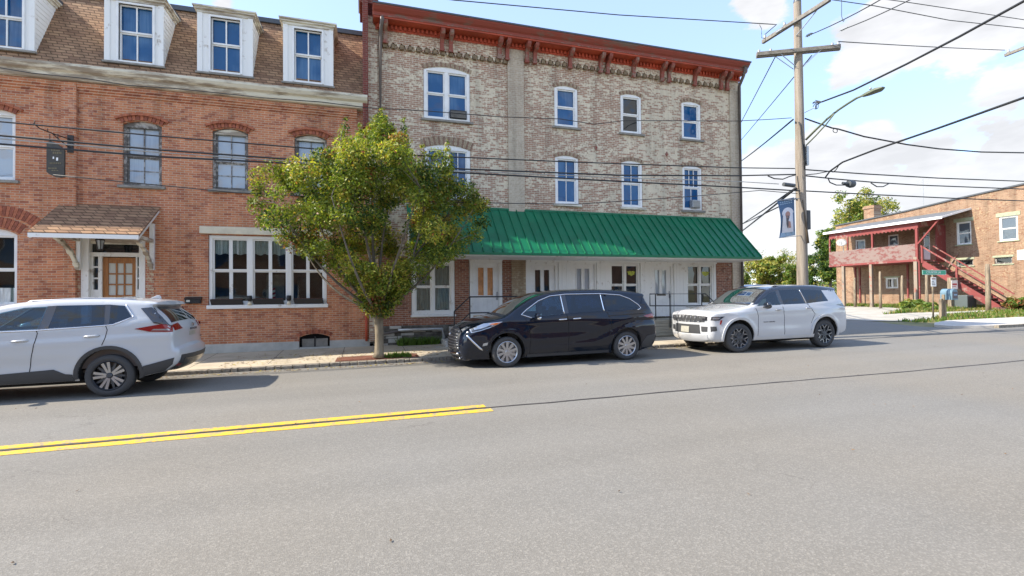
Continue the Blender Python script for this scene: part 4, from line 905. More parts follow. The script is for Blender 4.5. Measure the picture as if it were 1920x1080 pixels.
# doors
def door(x0, x1, z0, z1, panes, label, cm=None, case=.09, v=.03, pm=None, num=False):
    p = MB(BL, TF); cm = cm or M['whitew']
    p.box(x0, v-.05, z0, x0+case, v+.1, z1, cm); p.box(x1-case, v-.05, z0, x1, v+.1, z1, cm); p.box(x0+case, v-.049, z1-case*1.1, x1-case, v+.1, z1, cm); p.box(x0-.02, v-.065, z1-.03, x1+.02, v-.0, z1+.015, cm)
    a, b = x0+case, x1-case; zt = z1-case*1.1; w = b-a
    # slab with two long lights
    l0, l1, r0, r1 = a+w*.20, a+w*.42, a+w*.56, a+w*.78; zl0, zl1 = z0+(zt-z0)*.44, z0+(zt-z0)*.92
    V, F = cdt([(a, z0), (b, z0), (b, zt), (a, zt)], [[(l0, zl0), (l1, zl0), (l1, zl1), (l0, zl1)], [(r0, zl0), (r1, zl0), (r1, zl1), (r0, zl1)]])
    p.add([(q[0], v, q[1]) for q in V], F, M['white'])
    for (c, d) in ((l0, l1), (r0, r1)):
        for (e, f_) in (((c, zl0), (c, zl1)), ((c, zl1), (d, zl1)), ((d, zl1), (d, zl0)), ((d, zl0), (c, zl0))): p.poly([(e[0], v, e[1]), (f_[0], v, f_[1]), (f_[0], v+.04, f_[1]), (e[0], v+.04, e[1])], M['white'])
        p.box(c-.025, v-.012, zl0-.025, d+.025, v-.001, zl0, M['white']); p.box(c-.025, v-.012, zl1, d+.025, v-.001, zl1+.025, M['white'])
        p.box(c-.025, v-.0125, zl0, c, v-.001, zl1, M['white']); p.box(d, v-.0125, zl0, d+.025, v-.001, zl1, M['white'])
        # lower moulded panel
        zq0, zq1 = z0+.12, zl0-.14
        for (e0, g0, e1, g1) in ((c, zq0, d, zq0+.02), (c, zq1-.02, d, zq1), (c, zq0+.02, c+.02, zq1-.02), (d-.02, zq0+.02, d, zq1-.02)): p.box(e0, v-.01, g0, e1, v-.001, g1, M['white'])
    o = p.build('door', bb); o['label'] = label
    q = MB(BL, TF); q.box(l0-.01, v+.04, zl0-.01, l1+.01, v+.045, zl1+.01, pm or M['glass_dark']); q.box(r0-.01, v+.04, zl0-.01, r1+.01, v+.045, zl1+.01, pm or M['glass_dark']); q.build('pane', o)
    q = MB(BL, TF); q.ball((b-.055, v-.05, z0+(zt-z0)*.40), .028, M['galv'], 8); q.box(b-.075, v-.02, z0+(zt-z0)*.36, b-.035, v-.001, z0+(zt-z0)*.50, M['galv']); q.build('handle', o, smooth=True)
    return o
door(3.07, 4.08, .80, 2.66, 2, 'white door with orange blinds behind its two lights', pm=M['copper'], case=.10)
# timber shopfront set between brick pier and corner brick
SF = MB(BL, TF); sv = -.02
SF.box(4.84, sv, 2.66, 11.94, .2, 2.80, M['oldwhite']); SF.box(4.84, sv-.05, 2.60, 11.94, sv, 2.68, M['whitew'])
openings = [(4.90, 5.93), (6.38, 7.26), (7.76, 8.88), (9.26, 10.18), (10.72, 11.84)]
edges = [4.84]+[e for o in openings for e in o]+[11.94]
for i in range(0, len(edges), 2):
    a, b = edges[i], edges[i+1]
    SF.box(a, sv+.01, .62, b, .2, 2.655, M['whitew'])
    n = max(1, int((b-a)/.13))
    for k in range(1, n): u = a+(b-a)*k/n; SF.box(u-.006, sv+.004, .64, u+.006, sv+.011, 2.60, M['white'])
    if b-a > .15: SF.box(a+.01, sv-.03, .62, a+.06, sv+.009, 2.598, M['whitew'])
for (a, b, z) in ((7.76, 8.88, 1.14), (10.72, 11.84, 1.14)): SF.box(a, sv+.01, .62, b, .2, z, M['whitew']); SF.box(a-.02, sv-.04, z-.03, b+.02, sv+.009, z+.02, M['whitew'])
SF.build('shopfront', bb, bevel=.003)
door(4.90, 5.93, .80, 2.60, 2, 'white door beside the tan brick pier', pm=M['copper'] if False else M['glass_dark'], case=.10, v=.04)
door(6.38, 7.26, .80, 2.60, 2, 'white door in the boarded shopfront, third from left', case=.05, v=.04, pm=M['glass_pale'])
d4 = door(9.26, 10.18, .80, 2.60, 2, 'white door with letter slot above the second railing', case=.08, v=.04, pm=M['glass_pale'])
p_ = MB(BL, TF); p_.box(9.55, .028, 1.50, 9.90, .0385, 1.56, M['sill']); p_.build('letter_slot', d4)
for (a, b, lab) in ((7.76, 8.88, 'shopfront window with a yellow leaf decal, left'), (10.72, 11.84, 'shopfront window with a yellow leaf decal, by the corner')):
    w = window(bb, TF, a+.0, b, 1.16, 2.60, 0, fw=.06, fm=M['whitew'], gm=M['glass_dark'], v=.04, layout=((1, 1), (1, 1)), split=.5, mull=[((a+b)/2-.03, (a+b)/2+.04)], label=lab)
    q = MB(BL, TF); M['decal'] = mat('yellow_green_decal', (.42, .46, .06), .6, noise=.3, nscale=20); c = ((a+b)/2+.29, 2.28)
    P = [(c[0]+.15*(cos(t)*(1+.15*sin(5*t))), .084, c[1]+.075*(sin(t)*(1+.2*sin(7*t)))+.02*cos(2*t)) for t in np.linspace(0, 2*pi, 26)[:-1]]
    q.prism(P[::-1], (0, .003, 0), M['decal']); q.build('window_decal', w)
# awning: standing seam green metal, 45 degrees
AW0, AW1 = 1.22, 12.56; az1, az0, ay = 4.17, 2.71, -1.46
p_ = MB(BL, TF)
p_.prism([(AW0, -.01, az1), (AW0, ay, az0), (AW0, ay, az0+.03), (AW0, -.01, az1+.035)], (AW1-AW0, 0, 0), M['green']); aw = p_.build('awning', bb)
p_ = MB(BL, TF); n = 41
for i in range(n+1):
    x = AW0+.01+(AW1-AW0-.02)*i/n; p_.obox((x, -.02, az1+.045), (x, ay+.0, az0+.045), .022, .05, M['green'], up=(0, -1, 1))
p_.box(AW0, ay-.02, az0-.035, AW1, ay-.001, az0+.035, M['green']); p_.box(AW0, -.052, az1+.0, AW1, -.002, az1+.07, M['green'])
p_.build('seam', aw)
p_ = MB(BL, TF)
for x in (AW0+.03, 3.0, 4.6, 7.5, 9.1, 10.5, AW1-.05): p_.prism([(x, -.03, az1-.08), (x, ay+.06, az0-.0), (x, -.03, az0-.0)], (.03, 0, 0), M['whitew'])
p_.box(AW0+.03, ay+.03, az0-.06, AW1-.03, -.03, az0-.02, M['whitew']); p_.build('soffit', aw)
# downspouts
p_ = MB(BL, TF); p_.tube([(12.9, -.55, 9.5), (12.95, -.35, 9.25), (12.97, -.13, 9.0), (12.97, -.13, .25)], .055, M['pipe'], 8); p_.build('downspout', bb, smooth=True); p_ = MB(BL, TF); p_.tube([(13.10, .1, 9.3), (13.12, .1, .2)], .05, M['pipe'], 8); p_.build('downspout', bb, smooth=True)
p_ = MB(BL, TF); p_.tube([(.55, -.5, 9.35), (.53, -.3, 9.2), (.50, -.14, 8.95), (.50, -.14, 4.0)], .05, M['pipe'], 8); p_.build('downspout', bb, smooth=True)
p_ = MB(BL); p_.box(15.6-3.1, 17.5, 9.3, 13.0, 18.2, 12.05-.9, M['beige']); p_.box(12.42, 17.42, 11.15, 13.08, 18.28, 11.28, M['sill']); p_.build('chimney', bb)
# lamp number plate lines above first door etc.
ac = thing('air_conditioner', 'grey window air conditioner in the middle floor window near the corner', 'air conditioner', (11.0, FY, 4.6))
p_ = MB(T=TF); p_.box(10.95, -.10, 4.56, 11.27, .08, 4.82, M['galv']); p_.build('casing', ac, bevel=.015)
p_ = MB(T=TF)
for k in range(8): p_.box(10.98, -.108, 4.585+k*.027, 11.24, -.101, 4.595+k*.027, M['sill'])
p_.build('grille', ac)
ac = thing('air_conditioner', 'dark window air conditioner in the right half of the wide top floor window', 'air conditioner', (2.75, FY, 6.9))
p_ = MB(T=TF); p_.box(2.52, -.03, 6.885, 3.02, .09, 7.13, M['plastic'] if 'plastic' in M else M['black']); p_.build('casing', ac, bevel=.012)
p_ = MB(T=TF)
for k in range(7): p_.box(2.54, -.038, 6.905+k*.028, 2.99, -.031, 6.917+k*.028, M['sill'])
p_.build('grille', ac)

# ------------------------------------------------------------------ stoops and railings
M['rail'] = mat('black_railing', (.02, .022, .025), .4)
st = thing('stoop', 'concrete stoop with steps before the door with orange blinds', 'stoop', (4.5, 13.9, .2))
p_ = MB(); p_.box(2.95, 13.35, .15, 7.6, 14.38, .78, M['conc']); p_.build('platform', st, bevel=.012)
p_ = MB()
for k in range(4): p_.box(2.95-.26*(k+1), 13.40, .15, 2.95-.26*k+.001*0, 14.30, .78-.155*(k+1), M['conc'])
p_.build('steps', st, bevel=.012)
rl = thing('railing', 'black metal handrail sloping down the left stoop steps', 'railing', (4.5, 13.3, .8))
def rod(mb, a, b, r=.018): mb.tube([a, b], r, M['rail'], 8)
p_ = MB(); y = 13.42
for z, zz in ((1.53, 1.13), (1.08, .66)): p_.tube([(6.9, y, z), (2.86, y, z), (2.42, y, zz)], .019, M['rail'], 8)
p_.build('rail', rl)
for x, z0, z1 in ((2.42, .30, 1.13), (2.86, .78, 1.53), (4.3, .78, 1.53), (5.7, .78, 1.53), (6.9, .78, 1.53)):
    p_ = MB(); rod(p_, (x, y, z0), (x, y, z1)); p_.build('post', rl)
st = thing('stoop', 'boarded ramp platform before the door with the letter slot', 'stoop', (9.6, 13.8, .3))
M['board'] = mat('weathered_grey_boards', (.30, .28, .22), .85, noise=.25, nscale=4, stretch=(.4, 1, 6), bump=.4)
p_ = MB(); yr = 13.25
for k in range(5): p_.box(8.35, yr, .26+.098*k, 11.0, yr+.03, .26+.098*k+.092, M['board'])
p_.box(8.36, yr+.03, .2, 10.99, 14.37, .755, M['board']); p_.build('platform', st, bevel=.004)
p_ = MB()
for k in range(4): p_.box(11.0+.27*k, yr+.05, .2, 11.0+.27*(k+1), 14.3, .755-.13*(k+1), M['board'])
p_.build('steps', st, bevel=.006)
rl = thing('railing', 'black metal railing with two bars before the letter slot door', 'railing', (9.5, 13.2, .8)); y = yr-.03
p_ = MB(); p_.tube([(8.50, y, 1.19), (8.50, y, 1.565), (10.55, y, 1.555), (11.15, y, 1.06)], .018, M['rail'], 8); p_.tube([(8.50, y, 1.20), (10.6, y, 1.17), (10.75, y, 1.12), (10.9, y, 1.0)], .018, M['rail'], 8); p_.build('rail', rl)
for x, z0, z1 in ((8.70, .76, 1.565), (9.22, .5, 1.56), (10.40, .76, 1.555)):
    p_ = MB(); rod(p_, (x, y, z0), (x, y, z1)); p_.build('post', rl)
# ------------------------------------------------------------------ cars
def paintmat(name, col, metal=.0, rough=.28, coat=1.0, flake=0.):
    m = mat(name, col, rough, metal=metal, coat=coat); return m
M['tyre'] = mat('tyre_rubber', (.055, .055, .055), .85, bump=.15, bscale=60)
M['plastic'] = mat('dark_trim_plastic', (.045, .047, .05), .55)
M['under'] = mat('underbody', (.012, .012, .012), .9)
M['chrome'] = mat('chrome', (.75, .76, .78), .12, metal=1.)
M['alloy'] = mat('alloy_wheel', (.44, .45, .47), .28, metal=.85)
M['darkalloy'] = mat('dark_alloy', (.085, .095, .11), .35, metal=.6)
M['redlamp'] = mat('red_tail_lamp', (.24, .006, .008), .15, coat=1)
M['lamp'] = mat('headlamp_lens', (.42, .44, .46), .08, coat=1, metal=.6)
M['smoke'] = mat('smoked_lamp', (.03, .03, .035), .1, coat=1)
M['seam'] = mat('door_gap', (.01, .01, .011), .9)
M['plate'] = mat('licence_plate', (.38, .37, .31), .5, noise=.15, nscale=30)
M['amber'] = mat('amber_lens', (.5, .12, .01), .2, coat=1)

def catmull(P, ds):
    P = np.array(P, float); out = []
    for i in range(len(P)-1):
        p0 = P[max(i-1, 0)]; p1 = P[i]; p2 = P[i+1]; p3 = P[min(i+2, len(P)-1)]
        n = max(1, int(np.hypot(*(p2-p1)[:2])/ds))
        d01 = max(np.hypot(*(p1-p0)[:2]), 1e-3); d12 = max(np.hypot(*(p2-p1)[:2]), 1e-3); d23 = max(np.hypot(*(p3-p2)[:2]), 1e-3)
        m1 = (p2-p0)/(d01+d12)*d12 if i > 0 else (p2-p1); m2 = (p3-p1)/(d12+d23)*d12 if i < len(P)-2 else (p2-p1)
        for k in range(n):
            t = k/n; out.append((2*t**3-3*t**2+1)*p1+(t**3-2*t**2+t)*m1+(-2*t**3+3*t**2)*p2+(t**3-t**2)*m2)
    out.append(P[-1]); return np.array(out)

def shrink(P, d):
    P = np.array(P, float); n = len(P); A = sum(P[i][0]*P[(i+1) % n][1]-P[(i+1) % n][0]*P[i][1] for i in range(n)); sg_ = 1 if A > 0 else -1; out = []
    for i in range(n):
        a, b, c_ = P[i-1], P[i], P[(i+1) % n]; u = (b-a)/np.hypot(*(b-a)); v = (c_-b)/np.hypot(*(c_-b)); n1 = np.array([-u[1], u[0]])*sg_; n2 = np.array([-v[1], v[0]])*sg_; q = n1+n2; q /= max(np.hypot(*q), .3)
        out.append(tuple(b+q*d/max(.5, q@n1)))
    return out
def dens(P, st):
    out = []
    for i in range(len(P)):
        a, b = np.array(P[i]), np.array(P[(i+1) % len(P)]); k = max(1, int(np.hypot(*(b-a))/st)); out += [tuple(a+(b-a)*j/k) for j in range(k)]
    return out
def tintglass(name, tint, ior=1.52):
    m = bpy.data.materials.new(name); m.use_nodes = True; t = m.node_tree; t.nodes.clear()
    tr = N(t, 'ShaderNodeBsdfTransparent'); tr.inputs['Color'].default_value = (*tint, 1); gl = N(t, 'ShaderNodeBsdfGlossy'); gl.inputs['Roughness'].default_value = .01; gl.inputs['Color'].default_value = (.85, .93, 1, 1)
    fr = N(t, 'ShaderNodeFresnel'); fr.inputs['IOR'].default_value = ior; mx = N(t, 'ShaderNodeMixShader'); o = N(t, 'ShaderNodeOutputMaterial')
    a = mth(t, 'MULTIPLY', fr.outputs[0], 1.6, clamp=True); t.links.new(a, mx.inputs['Fac']); t.links.new(tr.outputs[0], mx.inputs[1]); t.links.new(gl.outputs[0], mx.inputs[2]); t.links.new(mx.outputs[0], o.inputs['Surface']); return m
M['cabin'] = mat('cabin_fabric', (.05, .05, .055), .8); M['cabin2'] = mat('cabin_leather_tan', (.12, .10, .09), .7)
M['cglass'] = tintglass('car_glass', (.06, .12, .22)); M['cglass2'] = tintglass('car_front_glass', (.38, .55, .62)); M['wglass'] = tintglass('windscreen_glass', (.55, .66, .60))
class Car:
    def __init__(s, name, label, cat, loc, k, top, hw, belt, tumble, wheels, wr, rearx, frontx, archr, sill, paint, crease=None, taper=(.30, 2.4, .22, 2.6), group=None, flare=.012, rz=0., paint2=None, wins=(), ws=None, rws=None):
        s.wins = wins; s.ws = ws; s.rws = rws
        """top: [(x, z, r, c)] from the front bottom over the roof to the rear bottom; r rounding of the side edge, c how far the middle bulges out"""
        s.root = thing(name, label, cat, loc, group); s.L = Vector(loc); s.root.rotation_euler = (0, 0, 0)
        s.k = k; s.T = Matrix.Translation(loc) @ Matrix.Rotation(-math.atan(SL), 4, 'Y') @ Matrix.Rotation(rz, 4, 'Z') @ Matrix.Scale(k, 4)
        s.hw = hw; s.belt = belt; s.tumble = tumble; s.fx = frontx; s.rx = rearx; s.taper = taper; s.crease = crease; s.flare = flare; s.wheels = wheels; s.wr = wr; s.archr = archr
        s.top = catmull(top, .045); s.paint = paint; s.paint2 = paint2
        d = np.hypot(np.diff(s.top[:, 0]), np.diff(s.top[:, 1])); s.S = np.concatenate([[0], np.cumsum(d)])
        # bottom edge from rear to front with wheel arches
        bot = []; za = wr+.02
        def arc(xc):
            a0 = math.asin(max(-1, min(1, (sill-za)/archr))); return [(xc+archr*cos(a), za+archr*sin(a)) for a in np.linspace(a0, pi-a0, 22)]
        bot += arc(wheels[1])+[(wheels[1]-archr-.3, sill), ((wheels[0]+wheels[1])/2, sill), (wheels[0]+archr+.3, sill)]+arc(wheels[0])
        s.bot = np.array(bot)
        s.out = np.vstack([s.top[:, :2], s.bot]); s.rr = np.concatenate([s.top[:, 2], np.full(len(s.bot), .014)])
        n = len(s.out); s.A = s.out; s.B = s.out[(np.arange(n)+1) % n]; s.ra = s.rr; s.rb = s.rr[(np.arange(n)+1) % n]
        s.build_body()
    def W(s, x, z):
        x = np.asarray(x, float); z = np.asarray(z, float); ta, tp, tb, tq = s.taper
        f = np.clip((s.fx+1.15-x)/1.15, 0, 1); r = np.clip((x-(s.rx-1.2))/1.2, 0, 1)
        w = s.hw*(1-ta*f**tp*.5-tb*r**tq*.5)
        zb = np.interp(x, [b[0] for b in s.belt], [b[1] for b in s.belt])
        w = w-.10*np.clip((.62-z)/.4, 0, 1)**2-.035*np.clip((z-.72)/(zb-.72+1e-6), 0, 1)**1.6
        w = w-s.tumble*np.clip(z-zb, 0, 2)-.012*np.clip((z-zb)/.03, 0, 1)
        for xc in s.wheels:      # flared arches
            d = np.hypot(x-xc, z-s.wr-.02); w = w+s.flare*np.exp(-((d-s.archr-.03)/.07)**2)*(z > .2)
        if s.crease: w = w+s.crease(x, z)
        return w
    def Wr(s, x, z):
        """half width with the rounded edge towards the outline"""
        P = np.column_stack([np.atleast_1d(x), np.atleast_1d(z)]); AB = s.B-s.A; L2 = np.maximum((AB**2).sum(1), 1e-12)
        red = np.empty(len(P))
        for i in range(0, len(P), 400):
            Q = P[i:i+400, None, :]; D = Q-s.A[None]; t = np.clip((D*AB[None]).sum(2)/L2[None], 0, 1); R_ = D-t[..., None]*AB[None]; d = np.sqrt((R_**2).sum(2)); r = s.ra[None]+(s.rb-s.ra)[None]*t
            q = np.clip(1-d/r, 0, 1); red[i:i+400] = (r*(1-np.sqrt(np.clip(1-q*q, 0, 1)))).max(1)
        return s.W(P[:, 0], P[:, 1])-red
    def build_body(s):
        out = [tuple(p) for p in s.out]; ex = []
        g_ = np.array([(x, z) for x in np.arange(s.fx, s.rx, .06) for z in np.arange(.15, 1.85, .05)]); g_ = g_[inpoly(g_, out)]
        ctr = s.out
        # rings just inside the outline for the rounded edge
        n = len(ctr); rings = []
        for i in range(len(s.top)):
            a = s.out[i-1] if i else s.out[i]; b = s.out[(i+1) % n]; t = b-a; L = np.hypot(*t)
            if L < 1e-9: continue
            nn = np.array([t[1], -t[0]])/L
            for f in (.06, .2, .42, .7, 1.0): rings.append(s.out[i]+nn*f*s.rr[i])
        rings = np.array(rings); rings = rings[inpoly(rings, out)]
        # keep grid points away from the rings
        if len(rings):
            D = np.min(np.hypot(g_[:, None, 0]-rings[None, :, 0], g_[:, None, 1]-rings[None, :, 1]), axis=1); g_ = g_[D > .022]
        rk = []
        for p in rings:
            if all((p[0]-q[0])**2+(p[1]-q[1])**2 > .010**2 for q in rk[-14:]): rk.append(p)
        hl_ = [shrink(wp, .016) for wp in s.wins]; allp = np.array(list(rk)+[tuple(p) for p in g_])
        for h in hl_: allp = allp[~inpoly(allp, h)]; dd = np.array(dens(h, .05)); allp = allp[np.min(np.hypot(allp[:, None, 0]-dd[None, :, 0], allp[:, None, 1]-dd[None, :, 1]), axis=1) > .008]
        V, F = cdt(out, [dens(h, .05) for h in hl_], [tuple(p) for p in allp])
        w = s.Wr(V[:, 0], V[:, 1]); mb = MB(s.L, s.T)
        C = np.array([V[list(f)].mean(axis=0) for f in F]); k2 = inpoly(C, s.paint2[1]) if s.paint2 else np.zeros(len(F), bool)
        for sel, pm in ((~k2, s.paint), (k2, s.paint2[0] if s.paint2 else None)):
            if pm is None: continue
            Fs = [f for f, q in zip(F, sel) if q]
            mb.add([(v[0], -a, v[1]) for v, a in zip(V, w)], Fs, pm)
            mb.add([(v[0], a, v[1]) for v, a in zip(V, w)], [f[::-1] for f in Fs], pm)
        # bridge over hood, glass, roof and ends
        T = s.top; S = s.S; m = 18; ts = np.sin(np.linspace(-pi/2, pi/2, m+1)); ts = np.linspace(-1, 1, m+1)
        rows = [s.surf(S[i], ts) for i in range(len(T))]; vs = [tuple(p) for r in rows for p in r]
        for pm in (s.paint, s.paint2[0] if s.paint2 else None):
            if pm is None: continue
            mb.add(vs, [(i*(m+1)+j, i*(m+1)+j+1, (i+1)*(m+1)+j+1, (i+1)*(m+1)+j) for i in range(len(T)-1) for j in range(m) if not s.gap(T[i], T[i+1], ts[j], ts[j+1]) and (s.paint2 is not None and s.paint2[2](T[i, 0], T[i, 1])) == (pm is not s.paint)], pm)
        b = [s.top[-1, :2]]+list(s.bot)+[s.top[0, :2]]; vs = []
        for p in b:
            w = float(s.Wr(p[0], p[1])[0]); vs += [(p[0], -w, p[1]), (p[0], w, p[1])]
        mb.add(vs, [(2*i, 2*i+1, 2*i+3, 2*i+2) for i in range(len(b)-1)], M['under'])
        s.body = mb.build('body', s.root, autos=32)
        # closed floor
        f = MB(s.L, s.T); f.box(s.wheels[0]+.3, -s.hw+.2, .24, s.wheels[1]-.3, s.hw-.2, .30, M['under']); f.build('underbody', s.root)
    def gap(s, a, b, t0, t1):
        for g_ in (s.ws, s.rws):
            if g_ and g_[0] <= min(a[g_[4]], b[g_[4]]) and max(a[g_[4]], b[g_[4]]) <= g_[1] and abs(t0) <= g_[2] and abs(t1) <= g_[2] and a[1] > g_[3] and b[1] > g_[3] and (g_[5] is None or (a[0] > g_[5])): return True
        return False
    def seats(s, rows, m, zf=.62, zh=1.16):
        for x in rows:
            for y in ((-.36, .36)):
                mb = MB(s.L, s.T); mb.box(x-.28, y-.25, zf-.14, x+.22, y+.25, zf, m); mb.obox((x+.20, y, zf-.08), (x+.36, y, zh-.05), .48, .13, m, up=(0, 1, 0)) if False else mb.prism([(x+.14, y-.24, zf-.05), (x+.27, y-.24, zf-.08), (x+.42, y-.24, zh-.06), (x+.30, y-.24, zh-.02)], (0, .48, 0), m)
                mb.prism([(x+.31, y-.13, zh+.02), (x+.42, y-.13, zh+.02), (x+.45, y-.13, zh+.20), (x+.35, y-.13, zh+.21)], (0, .26, 0), m); mb.tube([(x+.36, y, zh-.05), (x+.37, y, zh+.03)], .012, M['chrome'], 5); mb.build('seat', s.root, bevel=.03)
        x0 = rows[0]; mb = MB(s.L, s.T); mb.box(s.wheels[0]+.45, -s.hw+.18, .42, s.rx-.55, s.hw-.18, .47, m)
        mb.prism([(x0-.85, -s.hw+.22, .6), (x0-.62, -s.hw+.22, .6), (x0-.70, -s.hw+.22, .98), (x0-.95, -s.hw+.22, 1.02)], (0, 2*s.hw-.44, 0), m); mb.build('dashboard', s.root, bevel=.02)
        mb = MB(s.L, s.T); c_ = Vector((x0-.48, .36, .93)); mb.tube([c_+Vector((.10*cos(a)*.5, .18*sin(a), .17*cos(a))) for a in np.linspace(0, 2*pi, 18)], .014, m, 6, cap=False); mb.tube([c_, c_+Vector((-.2, 0, -.05))], .03, m, 6); mb.build('steering_wheel', s.root, smooth=True)
        for sg_ in (-1, 1):      # dark door linings keep the far side from showing body colour inside
            ol = [p for p in [(s.wheels[0]+.5, .5), (s.rx-.6, .5), (s.rx-.6, 1.10), (s.wheels[0]+.6, 1.08)]]; mb = MB(s.L, s.T); mb.box(ol[0][0], sg_*(s.hw-.13), .5, ol[1][0], sg_*(s.hw-.115), 1.12, m); mb.build('door_lining', s.root)
    def atS(s, sv):
        return np.array([np.interp(sv, s.S, s.top[:, j]) for j in range(4)])
    def surf(s, sv, t, off=0.):
        """point on the over-the-top surface: sv arc length, t in -1..1 across"""
        p = s.atS(sv); q0 = s.atS(max(sv-.02, 0)); q1 = s.atS(min(sv+.02, s.S[-1])); d = (q1-q0)[:2]; d /= max(np.hypot(*d), 1e-9); n = np.array([-d[1], d[0]])
        w = float(s.Wr(p[0], p[1])[0]); t = np.atleast_1d(t); bul = p[3]*(1-np.abs(t)**2.2)+off
        return [(p[0]+n[0]*b, tt*w, p[1]+n[1]*b) for tt, b in zip(t, bul)]
    def keyS(s, key, axis, lo, hi):
        """arc length where coordinate axis (0 x, 1 z) equals key within the index range of the outline by fraction lo..hi"""
        i0, i1 = int(lo*(len(s.S)-1)), int(hi*(len(s.S)-1)); a = s.top[i0:i1+1, axis]; S = s.S[i0:i1+1]
        if a[0] > a[-1]: a = a[::-1]; S = S[::-1]
        return float(np.interp(key, a, S))
    def side(s, name, poly, m, off=.004, label=None, sides=(-1, 1), parent=None, g_=.07, thick=.012):
        poly = [tuple(p) for p in poly]; res = []
        # densify the rim
        den = []
        for i in range(len(poly)):
            a, b = np.array(poly[i]), np.array(poly[(i+1) % len(poly)]); k = max(1, int(np.hypot(*(b-a))/.06)); den += [tuple(a+(b-a)*j/k) for j in range(k)]
        x0, x1 = min(p[0] for p in den), max(p[0] for p in den); z0, z1 = min(p[1] for p in den), max(p[1] for p in den)
        ex = [(x, z) for x in np.arange(x0+g_/2, x1, g_) for z in np.arange(z0+g_/2, z1, g_)]
        if ex: e = np.array(ex); e = e[inpoly(e, den)]; D = np.array([min(np.hypot(p[0]-q[0], p[1]-q[1]) for q in den) for p in e]) if len(e) else []; ex = [tuple(p) for p, d in zip(e, D) if d > .02]
        V, F = cdt(den, (), ex); w = s.Wr(V[:, 0], V[:, 1]); dn = np.array(den); wd = s.Wr(dn[:, 0], dn[:, 1])
        for sg_ in sides:
            mb = MB(s.L, s.T); mb.add([(v[0], sg_*(a+off), v[1]) for v, a in zip(V, w)], F if sg_ < 0 else [f[::-1] for f in F], m)
            n = len(den); vs = [(p[0], sg_*(a+off), p[1]) for p, a in zip(den, wd)]+[(p[0], sg_*(a+off-thick), p[1]) for p, a in zip(den, wd)]
            mb.add(vs, [(i, (i+1) % n, n+(i+1) % n, n+i) for i in range(n)], m)
            o = mb.build(name, parent or s.root, autos=40)
            if label: o['label'] = label
            res.append(o)
        return res
    def over(s, name, poly, m, axis, lo, hi, off=.004, parent=None, label=None, yabs=True, g_=.07, thick=.012, halves=False):
        """patch on the over-the-top surface; poly [(y, key)]; y absolute metres"""
        den = []
        for i in range(len(poly)):
            a, b = np.array(poly[i], float), np.array(poly[(i+1) % len(poly)], float); k = max(1, int(np.hypot(*(b-a))/.06)); den += [tuple(a+(b-a)*j/k) for j in range(k)]
        y0, y1 = min(p[0] for p in den), max(p[0] for p in den); z0, z1 = min(p[1] for p in den), max(p[1] for p in den)
        ex = [(y, z) for y in np.arange(y0+g_/2, y1, g_) for z in np.arange(z0+g_/2, z1, g_)]
        if ex: e = np.array(ex); e = e[inpoly(e, den)]; ex = [tuple(p) for p in e if min(np.hypot(p[0]-q[0], p[1]-q[1]) for q in den) > .02]
        V, F = cdt(den, (), ex)
        def P(y, key, o):
            sv = s.keyS(key, axis, lo, hi); p = s.atS(sv); w = float(s.Wr(p[0], p[1])[0]); t = max(-1, min(1, y/w)); return s.surf(sv, t, o)[0]
        mb = MB(s.L, s.T); mb.add([P(v[0], v[1], off) for v in V], F, m); n = len(den)
        mb.add([P(p[0], p[1], off) for p in den]+[P(p[0], p[1], off-thick) for p in den], [(i, (i+1) % n, n+(i+1) % n, n+i) for i in range(n)], m)
        o = mb.build(name, parent or s.root, autos=40)
        if label: o['label'] = label
        return o
    def line(s, name, pts, r, m, off=0., parent=None, sides=(-1, 1), n=6, ds=.05):
        den = []
        for a, b in zip(pts[:-1], pts[1:]):
            a, b = np.array(a, float), np.array(b, float); k = max(1, int(np.hypot(*(b-a))/ds)); den += [a+(b-a)*j/k for j in range(k)]
        den.append(np.array(pts[-1], float)); dn = np.array(den); w = s.Wr(dn[:, 0], dn[:, 1])
        for sg_ in sides:
            mb = MB(s.L, s.T); mb.tube([(p[0], sg_*(a+off), p[1]) for p, a in zip(den, w)], r, m, n); mb.build(name, parent or s.body, smooth=True)
    def wheel(s, x, side, style, steer=0.):
        wr = s.wr; tw = .225; y = side*(s.hw-.02); mb = MB(s.L, s.T)
        R = Matrix.Translation((x, 0, wr)) @ Matrix.Rotation(steer, 4, 'Z') @ Matrix.Translation((-x, 0, -wr)) if steer else Matrix.Identity(4)
        if steer: R = Matrix.Translation((x, y, wr)) @ Matrix.Rotation(steer, 4, 'Z') @ Matrix.Translation((-x, -y, -wr))
        mb.T = s.T @ R; ax = (0, -side, 0) # height grows inwards
        rim = wr*.70
        mb.lathe([(rim-.01, .02), (rim+.012, .004), (wr*.80, -.006), (wr*.93, .004), (wr*.985, .022), (wr, .05), (wr, tw-.05), (wr*.975, tw-.015), (wr*.9, tw), (rim, tw)], (x, y, wr), ax, M['tyre'], 40)
        for q in range(3): mb.lathe([(wr+.001, .075+.035*q), (wr-.006, .08+.035*q), (wr-.006, .088+.035*q), (wr+.001, .093+.035*q)], (x, y, wr), ax, M['seam'], 40)
        wo_ = mb.build('wheel', s.root, autos=40)
        rb_ = MB(s.L, s.T @ R); rb_.lathe([(rim+.004, .006), (rim-.006, .0), (rim-.02, .012), (rim-.028, .10), (.05, .11), (0, .11)], (x, y, wr), ax, style['lip'], 40)
        rb_.lathe([(0, .095), (rim*.62, .095), (rim*.62, .103)], (x, y, wr), ax, M['galv'], 24)   # brake disc
        rb_.lathe([(0, .012), (.032, .012), (.04, .02), (.04, .05), (0, .05)], (x, y, wr), ax, style['hub'], 16)
